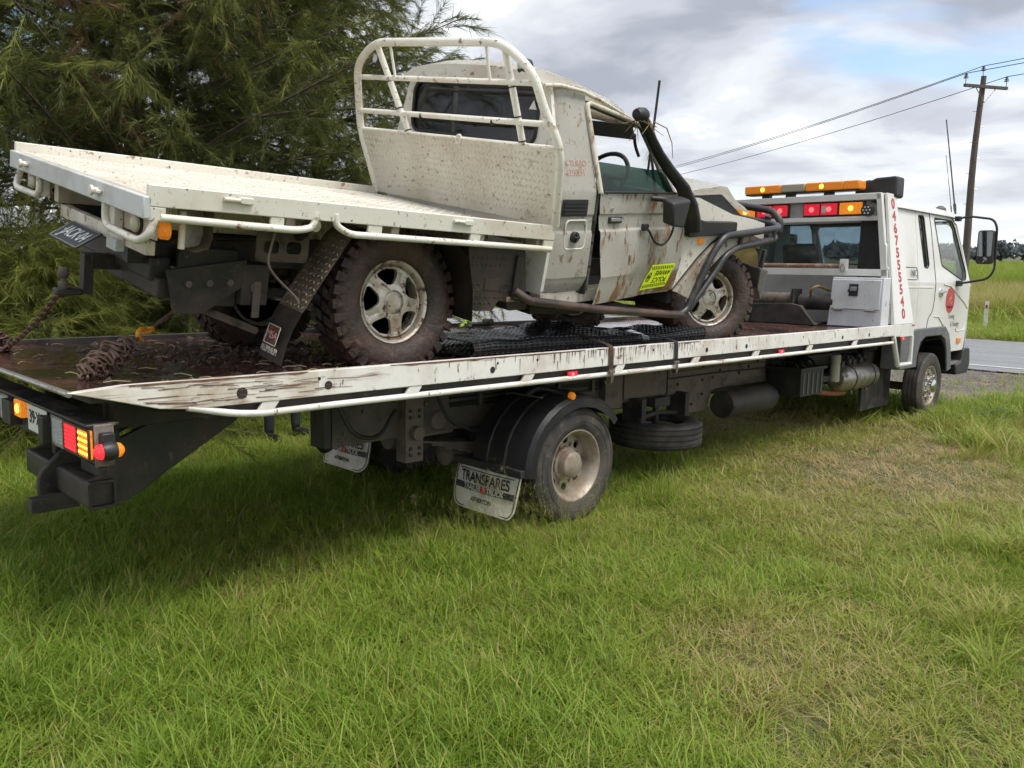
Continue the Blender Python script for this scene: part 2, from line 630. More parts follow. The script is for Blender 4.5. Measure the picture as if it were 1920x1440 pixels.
def build_ground():
    xs = np.unique(np.concatenate([np.linspace(-900, -40, 10), np.linspace(-40, -8, 17), np.linspace(-8, 13, 106),
                                   np.linspace(13, 40, 28), np.linspace(40, 200, 18), np.linspace(200, 3000, 12)]))
    ys = np.unique(np.concatenate([np.linspace(-3000, -200, 10), np.linspace(-200, -30, 12), np.linspace(-30, -8, 12), np.linspace(-8, 12, 101),
                                   np.linspace(12, 60, 25), np.linspace(60, 300, 14), np.linspace(300, 3000, 10)]))
    V = []
    for x in xs:
        for y in ys:
            z = ground_z(x, y)
            if -9 < x < 12.5 and -9 < y < 13:
                z += .022 * gnoise(x, y, .9) + .012 * gnoise(x, y, 2.7, 4)
                # the wheels have pressed the soft paddock down a little
                z -= .02 * math.exp(-((y + .9) / .3) ** 2) + .02 * math.exp(-((y - .9) / .3) ** 2)
            if 13.2 < x < 22.8:
                z -= .05
            V.append((x, y, z))
    nx, ny = len(xs), len(ys)
    i = np.arange(nx - 1)[:, None] * ny + np.arange(ny - 1)[None, :]
    F = np.stack([i, i + ny, i + ny + 1, i + 1], -1).reshape(-1, 4)
    m = bpy.data.materials.new('paddock_soil')
    m.use_nodes = True
    N, L = m.node_tree.nodes, m.node_tree.links
    b = N['Principled BSDF']
    b.inputs['Roughness'].default_value = .9
    tc = N.new('ShaderNodeTexCoord')

    def nz(sc, det=8):
        n = N.new('ShaderNodeTexNoise'); n.inputs['Scale'].default_value = sc; n.inputs['Detail'].default_value = det
        L.new(tc.outputs['Object'], n.inputs['Vector']); return n.outputs['Fac']

    def rmp(src, lo, hi):
        r = N.new('ShaderNodeMapRange'); r.inputs['From Min'].default_value = lo; r.inputs['From Max'].default_value = hi
        L.new(src, r.inputs[0]); return r.outputs[0]

    def mx(f, a, c):
        q = N.new('ShaderNodeMix'); q.data_type = 'RGBA'; L.new(f, q.inputs[0])
        for s, k in ((a, 6), (c, 7)):
            if isinstance(s, tuple): q.inputs[k].default_value = (*s, 1)
            else: L.new(s, q.inputs[k])
        return q.outputs[2]
    turf = mx(rmp(nz(9), .35, .7), (.05, .07, .02), (.12, .12, .05))
    turf = mx(rmp(nz(1.1), .5, .72), turf, (.17, .135, .075))
    stones = mx(rmp(nz(34, 3), .42, .62), (.045, .038, .034), (.22, .19, .165))
    stones = mx(rmp(nz(2.2), .52, .66), stones, (.20, .16, .09))
    sep = N.new('ShaderNodeSeparateXYZ'); L.new(tc.outputs['Object'], sep.inputs[0])
    wob = N.new('ShaderNodeMath'); wob.operation = 'MULTIPLY_ADD'; L.new(nz(1.6), wob.inputs[0]); wob.inputs[1].default_value = 3.0
    L.new(sep.outputs['X'], wob.inputs[2])
    near = rmp(wob.outputs[0], 9.0, 10.2)
    far = rmp(sep.outputs['X'], 24.2, 23.4)
    both = N.new('ShaderNodeMath'); both.operation = 'MULTIPLY'; L.new(near, both.inputs[0]); L.new(far, both.inputs[1])
    L.new(mx(both.outputs[0], turf, stones), b.inputs['Base Color'])
    bp = N.new('ShaderNodeBump'); bp.inputs['Strength'].default_value = .6; bp.inputs['Distance'].default_value = .03
    L.new(nz(30, 5), bp.inputs['Height']); L.new(bp.outputs[0], b.inputs['Normal'])
    g = nmesh('ground', V, F, m, smooth=True)
    g['kind'] = 'structure'
    return g


build_ground()

# ---- the wet bitumen road across the front of the truck
m = pm('wet_bitumen', (.155, .152, .150), .36, layers=[((.225, .22, .215), 1.2, .40, .66, (1.6, .05, 1), .26),
                                                    ((.10, .098, .095), 2.2, .52, .68, (2.0, .04, 1), .20),
                                                    ((.28, .27, .255), 45, .56, .70), ((.07, .068, .066), 70, .58, .70)], bump=(160, .4, .006))
bm = nb()
RX0, RX1 = 13.35, 22.65
xs = np.linspace(RX0, RX1, 13)
rows = []
for y in np.linspace(-420, 420, 29):
    rows.append([bm.verts.new((x, y, ground_z(x, y) + .015 + .07 * (1 - ((x - 18) / 4.65) ** 2))) for x in xs])
for A, B in zip(rows, rows[1:]):
    for k in range(len(xs) - 1):
        bm.faces.new((A[k], A[k + 1], B[k + 1], B[k]))
o = obj('road', bm, m)
o['kind'] = 'structure'
m = pm('worn_white_line_paint', (.62, .62, .60), .45, layers=[((.2, .2, .2), 5, .56, .70, (1, .4, 1))])


def line(x, w, y0, y1):
    bm = nb()
    ny = max(2, int((y1 - y0) / 20))
    R = []
    for y in np.linspace(y0, y1, ny):
        R.append([bm.verts.new((xx, y, ground_z(xx, y) + .020 + .07 * (1 - ((xx - 18) / 4.65) ** 2))) for xx in (x - w / 2, x + w / 2)])
    for A, B in zip(R, R[1:]):
        bm.faces.new((A[0], A[1], B[1], B[0]))
    return bm


rd = o
obj('edge_line', line(14.05, .12, -420, 420), m, rd)
obj('edge_line', line(21.95, .12, -420, 420), m, rd)
for y in np.arange(-60, 120, 9.0):
    obj('centre_line_dash', line(18.0, .12, y, y + 3), m, rd)

# ---- loose road metal along the verge
sto = []
bm = nb()
for _ in range(9000):
    x = 13.5 - abs(rng.normal(0, 3.0))
    y = rng.uniform(-6.5, 9)
    if x < 7.4 or x < 7.6 + max(0.0, -(y + .9)) * 3.0:
        continue
    s = rng.uniform(.008, .024)
    z = ground_z(x, y) + s * .2
    if -9 < x < 12.5:
        z += .022 * gnoise(x, y, .9) + .012 * gnoise(x, y, 2.7, 4)
    a = rng.uniform(0, 6.28)
    r4 = [bm.verts.new((x + s * rng.uniform(.6, 1.2) * cos(a + k * 1.57), y + s * rng.uniform(.6, 1.2) * sin(a + k * 1.57), z)) for k in range(4)]
    t = bm.verts.new((x, y, z + s * .8))
    for k in range(4):
        bm.faces.new((r4[k], r4[(k + 1) % 4], t))
o = obj('gravel', bm, pm('road_metal', (.13, .115, .105), .8, layers=[((.27, .23, .19), 3, .4, .7), ((.04, .035, .035), 5, .55, .7)]), smooth=False)
o['kind'] = 'stuff'
o['label'] = 'loose dark gravel between the paddock grass and the wet road'

# ------------------------------------------------------------------ grass
TUFTS = bpy.data.collections.new('grass_tuft_kinds')


def blades(n, h0, h1, spread, width, lean, seed, seeds=0):
    g = np.random.default_rng(seed)
    V, F, A = [], [], []
    for i in range(n):
        a = g.uniform(0, 2 * pi)
        rr = spread * sqrt(g.uniform(0, 1))
        p = np.array([rr * cos(a), rr * sin(a), -.01])
        h = g.uniform(h0, h1)
        b = a + g.normal(0, .9)
        ln = abs(g.normal(lean, lean * .5))
        d = np.array([cos(b), sin(b), 0])
        s = np.array([-sin(b + g.normal(0, .7)), cos(b), 0])
        s /= np.linalg.norm(s)
        w = width * g.uniform(.6, 1.25)
        base = len(V)
        nseg = 3
        for k in range(nseg + 1):
            t = k / nseg
            q = p + np.array([0, 0, h * (t - .28 * min(1, ln) * t * t)]) + d * (h * ln * t ** 1.8)
            A_ = t
            if k < nseg:
                ww = w * (1 - .55 * t)
                V += [q - s * ww / 2, q + s * ww / 2]
                A += [A_, A_]
            else:
                V.append(q)
                A.append(A_)
        for k in range(nseg - 1):
            i0 = base + 2 * k
            F += [(i0, i0 + 1, i0 + 3), (i0, i0 + 3, i0 + 2)]
        i0 = base + 2 * (nseg - 1)
        F.append((i0, i0 + 1, i0 + 2))
        if i < seeds:      # an open seed head on top of the stem
            top = V[-1]
            for q in range(14):
                e = top - np.array([0, 0, g.uniform(0, .09)]) + d * -.01
                dd = np.array([g.normal(0, 1), g.normal(0, 1), g.normal(.8, .4)])
                dd /= np.linalg.norm(dd)
                L_ = g.uniform(.02, .05)
                i0 = len(V)
                V += [e, e + np.array([.0012, .0012, 0]), e + dd * L_, e + dd * (L_ + .006) + np.array([.002, -.002, 0]), e + dd * (L_ + .004) - np.array([.002, -.002, 0])]
                A += [.9] * 5
                F += [(i0, i0 + 1, i0 + 2), (i0 + 2, i0 + 3, i0 + 4)]
    return np.array(V), np.array(F), np.array(A)


def grass_mat():
    m = bpy.data.materials.new('grass_blade')
    m.use_nodes = True
    N, L = m.node_tree.nodes, m.node_tree.links
    N.clear()
    out = N.new('ShaderNodeOutputMaterial')
    dif = N.new('ShaderNodeBsdfPrincipled')
    dif.inputs['Roughness'].default_value = .5
    dif.inputs['Specular IOR Level'].default_value = .3
    trl = N.new('ShaderNodeBsdfTranslucent')
    ms_ = N.new('ShaderNodeMixShader'); ms_.inputs[0].default_value = .40
    at = N.new('ShaderNodeAttribute'); at.attribute_type = 'INSTANCER'; at.attribute_name = 'dry'
    oi = N.new('ShaderNodeObjectInfo')
    hh = N.new('ShaderNodeAttribute'); hh.attribute_name = 'h'
    ge = N.new('ShaderNodeNewGeometry')
    add = N.new('ShaderNodeMath'); add.operation = 'MULTIPLY_ADD'
    L.new(ge.outputs['Random Per Island'], add.inputs[0]); add.inputs[1].default_value = .34
    L.new(at.outputs['Fac'], add.inputs[2])
    add2 = N.new('ShaderNodeMath'); add2.operation = 'MULTIPLY_ADD'
    L.new(oi.outputs['Random'], add2.inputs[0]); add2.inputs[1].default_value = .26
    L.new(add.outputs[0], add2.inputs[2])
    r = N.new('ShaderNodeValToRGB')
    cr = r.color_ramp
    pts = [(0.0, (.085, .180, .014)), (.28, (.190, .300, .028)), (.52, (.300, .365, .052)), (.74, (.40, .36, .12)), (1.0, (.50, .39, .21))]
    while len(cr.elements) < len(pts):
        cr.elements.new(.5)
    for e, (p, c) in zip(cr.elements, pts):
        e.position = p
        e.color = (*c, 1)
    L.new(add2.outputs[0], r.inputs[0])
    L.new(r.outputs[0], dif.inputs['Base Color'])
    L.new(r.outputs[0], trl.inputs[0])
    L.new(dif.outputs[0], ms_.inputs[1]); L.new(trl.outputs[0], ms_.inputs[2])
    L.new(ms_.outputs[0], out.inputs[0])
    return m


GRASS = grass_mat()
KINDS = [  # blades, heights, spread, width, lean
    (26, .02, .065, .085, .0052, 1.4), (26, .025, .085, .090, .0056, 1.3), (25, .03, .115, .090, .0058, 1.15), (24, .04, .15, .085, .0060, 1.0),
    (17, .07, .21, .065, .0062, .85), (14, .16, .36, .05, .0072, .55)]
for i, k in enumerate(KINDS):
    V, F, A = blades(*k, seed=20 + i)
    o = nmesh('tuft', V, F, GRASS, attrs={'h': A})
    COL.objects.unlink(o)
    TUFTS.objects.link(o)
V, F, A = blades(7, .35, .60, .05, .0022, .28, 77, seeds=7)
o = nmesh('tuft', V, F, GRASS, attrs={'h': A}); COL.objects.unlink(o); TUFTS.objects.link(o)   # kind 6: seed stems
V, F, A = blades(46, .9, 1.75, .55, .030, .40, 78)
o = nmesh('tuft', V, F, GRASS, attrs={'h': A}); COL.objects.unlink(o); TUFTS.objects.link(o)   # kind 7: tall field grass
V, F, A = blades(26, .16, .46, .10, .016, .55, 79)
o = nmesh('tuft', V, F, GRASS, attrs={'h': A}); COL.objects.unlink(o); TUFTS.objects.link(o)   # kind 8: broad blades in clumps

gk = np.random.default_rng(91)                      # kind 9: low broad-leaved weeds among the grass
V, F, A = [], [], []
for i in range(22):
    a, r = gk.uniform(0, 6.28), .09 * sqrt(gk.uniform(0, 1))
    c = np.array([r * cos(a), r * sin(a), gk.uniform(.015, .065)])
    b_ = a + gk.normal(0, .8)
    d_ = np.array([cos(b_), sin(b_), gk.uniform(-.1, .5)]); w_ = np.array([-sin(b_), cos(b_), gk.normal(0, .2)])
    L_ = gk.uniform(.022, .045); i0 = len(V)
    V += [c, c + d_ * L_ * .45 + w_ * L_ * .36, c + d_ * L_, c + d_ * L_ * .45 - w_ * L_ * .36]
    A += [.3, .6, 1, .6]
    F += [(i0, i0 + 1, i0 + 2), (i0, i0 + 2, i0 + 3)]
o = nmesh('tuft', np.array(V), np.array(F), GRASS, attrs={'h': np.array(A)}); COL.objects.unlink(o); TUFTS.objects.link(o)


def scatter(name, P, R, S, K, D, label):
    """one object: a cloud of points, each carrying a tuft"""
    n = len(P)
    me = bpy.data.meshes.new(name)
    me.vertices.add(n)
    me.vertices.foreach_set('co', np.asarray(P, np.float32).ravel())
    for an, ty, av in (('rot', 'FLOAT_VECTOR', R), ('scl', 'FLOAT', S), ('kind_index', 'INT', K), ('dry', 'FLOAT', D)):
        a = me.attributes.new(an, ty, 'POINT')
        a.data.foreach_set('vector' if ty == 'FLOAT_VECTOR' else 'value', np.asarray(av, np.int32 if ty == 'INT' else np.float32).ravel())
    o = link(name, me, GRASS)
    ng = bpy.data.node_groups.new(name + '_nodes', 'GeometryNodeTree')
    ng.interface.new_socket('Geometry', in_out='INPUT', socket_type='NodeSocketGeometry')
    ng.interface.new_socket('Geometry', in_out='OUTPUT', socket_type='NodeSocketGeometry')
    N, L = ng.nodes, ng.links
    gi, go = N.new('NodeGroupInput'), N.new('NodeGroupOutput')
    ci = N.new('GeometryNodeCollectionInfo')
    ci.inputs['Collection'].default_value = TUFTS
    ci.inputs['Separate Children'].default_value = True
    ci.inputs['Reset Children'].default_value = True
    ip = N.new('GeometryNodeInstanceOnPoints')
    ip.inputs['Pick Instance'].default_value = True

    def na(nm, ty):
        q = N.new('GeometryNodeInputNamedAttribute'); q.data_type = ty
        q.inputs['Name'].default_value = nm
        return q.outputs['Attribute']
    L.new(gi.outputs[0], ip.inputs['Points'])
    L.new(ci.outputs[0], ip.inputs['Instance'])
    L.new(na('kind_index', 'INT'), ip.inputs['Instance Index'])
    L.new(na('rot', 'FLOAT_VECTOR'), ip.inputs['Rotation'])
    L.new(na('scl', 'FLOAT'), ip.inputs['Scale'])
    L.new(ip.outputs[0], go.inputs[0])
    md = o.modifiers.new('tufts', 'NODES')
    md.node_group = ng
    o['kind'] = 'stuff'
    o['label'] = label
    return o


def sm(a, b, x):
    t = max(0.0, min(1.0, (x - a) / (b - a)))
    return t * t * (3 - 2 * t)


def paddock_grass():
    P, R, S, K, D = [], [], [], [], []
    g = np.random.default_rng(11)

    def put(x, y, k, s, dry):
        z = ground_z(x, y)
        if -9 < x < 12.5 and -9 < y < 13:
            z += .022 * gnoise(x, y, .9) + .012 * gnoise(x, y, 2.7, 4)
        P.append((x, y, z - .004))
        R.append((g.normal(0, .12), g.normal(0, .12), g.uniform(0, 6.28)))
        S.append(s); K.append(k); D.append(dry)
    # sample by distance so that near ground is dense and far ground uses larger clumps
    rings = [(1.2, 4.2, 600, 1.0, 55), (4.2, 6.5, 430, 1.0, 46), (6.5, 10, 260, 1.25, 45), (10, 17, 110, 1.9, 45), (17, 34, 26, 3.4, 45), (34, 80, 4.0, 7.5, 45)]
    for r0, r1, dens, sc, half in rings:
        area = rad(2 * half) / 2 * (r1 * r1 - r0 * r0)
        for _ in range(int(area * dens)):
            r = sqrt(g.uniform(r0 * r0, r1 * r1))
            a = PSI + rad(g.uniform(-half, half))
            x, y = CAM.x + r * cos(a), CAM.y + r * sin(a)
            if x > 12.9 and x < 23.2:
                continue
            lush = gnoise(x, y, .55, 2.0) * .55 + gnoise(x, y, 1.7, 5.0) * .35 + gnoise(x, y, 4.5, 9.0) * .2
            # worn, drier patch of short turf beside the truck, and gravelly verge
            short = math.exp(-(((x - 3.6) / 2.6) ** 2 + ((y + 2.0) / 1.2) ** 2))
            short = max(short, .8 * math.exp(-(((x - 4.4) / 2.0) ** 2 + ((y - .1) / .9) ** 2)))
            short = max(short, .55 * math.exp(-(((x + .9) / .55) ** 2 + ((y + 3.1) / .6) ** 2)))
            verge = sm(-.5, .9, x + .9 * gnoise(x, y, .9, 3) - (7.9 + max(0.0, -(y + .9)) * 3.2)) if x < 13 else 0
            if g.uniform() < verge * .985:
                continue
            if g.uniform() < short * .45 - lush * .2:
                continue
            dry = .13 + .52 * short + .12 * gnoise(x, y, .8, 7.0) - .16 * lush + (.12 if r < 4.5 else 0) * max(0, gnoise(x, y, 1.3, 1.0))
            if x > 23:
                dry = .16 + .10 * lush
            lv = lush - 1.0 * short + g.normal(0, .22)
            k = 0 if lv < -.36 else 1 if lv < -.06 else 2 if lv < .24 else 3 if lv < .52 else 4
            if sc > 1.5 and k > 3:
                k = 3
            if g.uniform() < .07:
                dry += .35
            if r < 9 and g.uniform() < .010 + .02 * max(0, gnoise(x, y, 1.1, 13.0)):
                put(x, y, 9, sc * g.uniform(.35, .6), .10 + .2 * g.uniform())
            put(x, y, k, sc * g.uniform(.75, 1.25), max(0.0, min(.9, dry)))
    # taller tussocks and seeding stems
    for cx, cy, n, sp, k, s0, dr in ((-.75, -1.25, 26, .35, 6, .8, .35), (-.2, -1.55, 18, .30, 6, .7, .4), (-1.2, -1.9, 24, .6, 4, 1.0, .15), (-1.9, -2.2, 30, .8, 4, .9, .12),
                                     (.6, -2.9, 22, .45, 4, 1.0, .18), (.15, -3.6, 16, .35, 8, .55, .2), (1.55, -3.45, 26, .35, 8, .62, .22), (2.6, -3.9, 26, .5, 8, .6, .2),
                                     (5.1, -2.3, 34, .55, 8, .75, .2), (4.2, -2.5, 24, .5, 4, 1.0, .2), (6.2, -1.55, 26, .35, 8, .6, .1), (6.9, -1.9, 26, .5, 5, .8, .12),
                                     (7.6, -2.4, 30, .7, 8, .6, .2), (6.55, -1.28, 14, .14, 5, .9, .25), (5.9, -1.5, 12, .3, 5, .8, .3), (8.2, -3.2, 30, .8, 8, .7, .25),
                                     (-2.5, -.2, 40, 1.0, 3, 1.0, .2), (-2.4, -2.7, 40, .6, 4, .95, .16), (-1.0, -3.2, 22, .45, 4, .8, .25), (.9, -1.1, 10, .2, 5, .8, .2)):
        for _ in range(n):
            put(g.normal(cx, sp * .55), g.normal(cy, sp * .55), k, s0 * g.uniform(.7, 1.2), max(0, dr + g.normal(0, .08)))
    for _ in range(160):
        r = g.uniform(3, 9); a = PSI + rad(g.uniform(-34, 34))
        put(CAM.x + r * cos(a), CAM.y + r * sin(a), 6, g.uniform(.45, .8), g.uniform(.2, .55))
    scatter('paddock_grass', P, R, S, K, D, 'uneven green paddock grass with drier patches under and around the truck')


paddock_grass()


def field_grass():
    P, R, S, K, D = [], [], [], [], []
    g = np.random.default_rng(5)
    for _ in range(5200):
        y = g.uniform(-12, 62)
        x = 32 + 26 * g.uniform(0, 1) ** 1.6 + 1.5 * gnoise(0, y, .2)
        P.append((x, y, ground_z(x, y)))
        R.append((g.normal(0, .08), g.normal(0, .08), g.uniform(0, 6.28)))
        S.append((.72 + .22 * gnoise(x, y, .18, 3)) * g.uniform(.8, 1.15)); K.append(7)
        D.append(max(0, .46 + .22 * gnoise(x, y, .3, 8) + g.normal(0, .06)))
    for _ in range(5200):
        a = PSI + rad(g.uniform(-40, 18)) if g.uniform() < .45 else PSI + rad(g.uniform(-36, -24))
        r = g.uniform(62, 190)
        x, y = CAM.x + r * cos(a), CAM.y + r * sin(a)
        if x < 45:
            continue
        P.append((x, y, ground_z(x, y)))
        R.append((0, 0, g.uniform(0, 6.28)))
        S.append(g.uniform(.85, 1.15)); K.append(7)
        D.append(max(0, .16 + .1 * gnoise(x, y, .05, 8)))
    scatter('tall_field_grass', P, R, S, K, D, 'tall yellow green cane grass standing beyond the road verge')


field_grass()

# ------------------------------------------------------------------ trees
BARK = pm('casuarina_bark', (.085, .066, .05), .9, layers=[((.16, .13, .10), 9, .45, .7, (1, 1, .3))], bump=(30, .5, .02))


def needle_mat(name, dark, mid, tip, dead):
    m = bpy.data.materials.new(name)
    m.use_nodes = True
    N, L = m.node_tree.nodes, m.node_tree.links
    N.clear()
    out = N.new('ShaderNodeOutputMaterial')
    d = N.new('ShaderNodeBsdfDiffuse')
    t = N.new('ShaderNodeBsdfTranslucent')
    mxs = N.new('ShaderNodeMixShader'); mxs.inputs[0].default_value = .25
    at = N.new('ShaderNodeAttribute'); at.attribute_name = 'v'
    r = N.new('ShaderNodeValToRGB')
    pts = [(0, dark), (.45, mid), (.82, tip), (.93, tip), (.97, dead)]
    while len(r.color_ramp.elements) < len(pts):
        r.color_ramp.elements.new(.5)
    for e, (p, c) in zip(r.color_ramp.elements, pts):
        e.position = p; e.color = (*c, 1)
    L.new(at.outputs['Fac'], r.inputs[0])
    L.new(r.outputs[0], d.inputs[0]); L.new(r.outputs[0], t.inputs[0])
    L.new(d.outputs[0], mxs.inputs[1]); L.new(t.outputs[0], mxs.inputs[2])
    L.new(mxs.outputs[0], out.inputs[0])
    return m


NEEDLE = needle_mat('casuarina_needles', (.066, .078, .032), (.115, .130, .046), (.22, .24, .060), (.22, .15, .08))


def casuarina(label, loc, H, R, seed, nb_=170, tw=18, nd=34, low=.02, bare=0.0, needles=None):
    g = np.random.default_rng(seed)
    loc = np.array(loc, float)
    root = thing('casuarina_tree', label, 'tree', tuple(loc), group=None)
    bm = nb()
    tp = [Vector((.25 * gnoise(seed, i * .37, 1.0) * i / 8, .25 * gnoise(i * .41, seed, 1.0) * i / 8, H * i / 10)) for i in range(11)]
    tube(bm, tp, [.0158 * H * (1 - .085 * i) for i in range(11)], 9)
    NV, NF, NA = [], [], []

    def trunk_at(t):
        q = t * 10
        i = min(9, int(q))
        return np.array(tp[i].lerp(tp[i + 1], q - i))
    cnt = 0
    for i in range(nb_):
        t = low + (.97 - low) * (i + g.uniform(0, 1)) / nb_
        az = i * 2.399 + g.normal(0, .3)
        prof = (1 - t) ** .55 * (.55 + .45 * min(1, t / .18))
        Lb = R * prof * g.uniform(.65, 1.12)
        up = g.uniform(.15, .65) if t > .2 else g.uniform(-.02, .35)
        d = np.array([cos(az), sin(az), up])
        p0 = trunk_at(t)
        pts = []
        sag = g.uniform(.05, .28) * Lb
        bend = np.array([g.normal(0, .12), g.normal(0, .12), 0]) * Lb
        for k in range(7):
            s = k / 6
            pts.append(p0 + d * Lb * s + bend * s * s - np.array([0, 0, sag * s * s]))
        for q in pts:
            q[2] = max(q[2], .12 + .1 * g.uniform())
        tube(bm, [Vector(q) for q in pts], [max(.004, (.008 + .0075 * Lb) * (1 - s / 6.3)) for s in range(7)], 5, cap=False)
        pts = np.array(pts)
        dead = g.uniform() < .012
        isb = g.uniform() < bare
        for j in range(tw):
            s = 1 - .93 * g.uniform(0, 1) ** 1.05
            q = s * 6
            a = min(5, int(q))
            b0 = pts[a] + (pts[a + 1] - pts[a]) * (q - a)
            dirb = pts[a + 1] - pts[a]
            dirb /= np.linalg.norm(dirb) + 1e-6
            td = dirb * .75 + g.normal(0, .62, 3)
            td /= np.linalg.norm(td)
            Lt = g.uniform(.30, .78) * (1.15 - .4 * s)
            droop = g.uniform(.05, .35) * Lt
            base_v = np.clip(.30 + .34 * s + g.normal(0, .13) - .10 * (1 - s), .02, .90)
            if isb and g.uniform() < .75:
                n_here = nd // 5
            else:
                n_here = nd
            tt = g.uniform(0, 1, n_here) ** .8
            o = b0 + np.outer(tt, td * Lt)
            o[:, 2] -= droop * tt * tt
            nd_dir = td + g.normal(0, .42, (n_here, 3))
            nd_dir[:, 2] -= .25
            nd_dir /= np.linalg.norm(nd_dir, axis=1)[:, None]
            ln = g.uniform(.07, .19, n_here)[:, None]
            side = np.cross(nd_dir, g.normal(0, 1, (n_here, 3)))
            side /= np.linalg.norm(side, axis=1)[:, None] + 1e-6
            w = g.uniform(.0018, .0038, n_here)[:, None]
            tri = np.stack([o - side * w, o + side * w, o + nd_dir * ln - np.array([0, 0, 1]) * ln * .12], 1)
            NV.append(tri.reshape(-1, 3))
            v = np.clip(base_v + g.normal(0, .07, n_here), 0, .92)
            if dead:
                v[:] = .98
            NA.append(np.repeat(v, 3))
            cnt += n_here
    NV = np.concatenate(NV)
    NV[:, 2] = np.maximum(NV[:, 2], .02)
    F = np.arange(len(NV)).reshape(-1, 3)
    obj('trunk', bm, BARK, root)
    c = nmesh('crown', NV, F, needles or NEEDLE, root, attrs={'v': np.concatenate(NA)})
    return root


def at_ground(x, y):
    return (x, y, ground_z(x, y))


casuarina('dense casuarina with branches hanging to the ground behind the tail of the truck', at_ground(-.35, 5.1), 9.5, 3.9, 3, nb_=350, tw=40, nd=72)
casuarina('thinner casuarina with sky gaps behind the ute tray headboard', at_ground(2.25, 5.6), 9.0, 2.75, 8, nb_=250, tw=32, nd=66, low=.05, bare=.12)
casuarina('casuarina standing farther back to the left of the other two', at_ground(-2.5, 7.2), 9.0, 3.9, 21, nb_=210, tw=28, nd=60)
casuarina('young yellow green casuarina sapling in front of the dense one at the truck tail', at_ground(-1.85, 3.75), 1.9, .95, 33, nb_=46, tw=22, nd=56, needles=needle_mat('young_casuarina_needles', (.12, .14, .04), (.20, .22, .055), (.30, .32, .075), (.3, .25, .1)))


def far_tree(name, label, loc, w, h, seed, group):
    g = np.random.default_rng(seed)
    root = thing(name, label, 'tree', loc, group=group)
    bm = nb()
    tube(bm, [(0, 0, -.3), (0, 0, h * .35), (w * .08, 0, h * .7)], [w * .05, w * .035, w * .012], 6)
    for k in range(5):
        a = k * 1.26
        tube(bm, [(0, 0, h * .3), (w * .3 * cos(a), w * .3 * sin(a), h * .62)], [w * .025, w * .008], 5)
    obj('trunk', bm, BARK, root)
    n = 900
    c = g.normal(0, 1, (n, 3))
    c /= np.linalg.norm(c, axis=1)[:, None]
    c *= (g.uniform(.35, 1, n) ** .6)[:, None]
    lob = 1 + .35 * np.sin(c[:, 0] * 5 + seed) * np.cos(c[:, 1] * 6 + seed * 2)
    P = np.stack([c[:, 0] * w / 2 * lob, c[:, 1] * w / 2 * lob, h * .58 + c[:, 2] * h * .40 * lob], 1)
    a = g.normal(0, 1, (n, 3)); a /= np.linalg.norm(a, axis=1)[:, None]
    b = np.cross(a, g.normal(0, 1, (n, 3))); b /= np.linalg.norm(b, axis=1)[:, None]
    s = w * .07
    V = np.stack([P - a * s, P + a * s, P + b * s * 1.4], 1).reshape(-1, 3)
    nmesh('crown', V, np.arange(3 * n).reshape(-1, 3), FARLEAF, root, attrs={'v': np.repeat(g.uniform(.1, .6, n), 3)})


FARLEAF = needle_mat('far_tree_hazed_leaves', (.13, .155, .16), (.16, .185, .185), (.19, .21, .20), (.1, .1, .08))  # distance haze is mixed into these leaf colours
for i, (hd, r, w, h, nm) in enumerate(((13.2, 330, 13, 6.2, 'wide'), (14.9, 345, 11, 7.2, 'tall'), (16.0, 300, 8, 4.6, 'low'), (17.4, 420, 20, 6.6, 'broad'), (19.2, 420, 26, 7, 'spreading'),
                                       (20.8, 360, 16, 7.5, 'round'), (23.0, 420, 30, 7, 'long'), (11.0, 400, 22, 7, 'thick'))):
    x, y = CAM.x + r * cos(rad(hd)), CAM.y + r * sin(rad(hd))
    far_tree('distant_tree', 'hazy blue green tree on the far horizon beyond the cane field', (x, y, ground_z(x, y)), w, h, 40 + i, 'trees along the horizon')

# ------------------------------------------------------------------ power pole, wires, guide post
WOOD = pm('weathered_pole_wood', (.085, .068, .058), .9, layers=[((.15, .12, .10), 3, .42, .7, (6, 6, .4))], bump=(12, .4, .02))
INSUL = pm('dark_insulator', (.05, .045, .05), .3)
WIRE = pm('aluminium_wire', (.08, .08, .085), .5, .4)
PX, PY = 34.2, 7.0
LINE_DIR = (FWD * cos(rad(18)) - RGT * sin(rad(18))).normalized()
ARM = Vector((-LINE_DIR.y, LINE_DIR.x, 0))


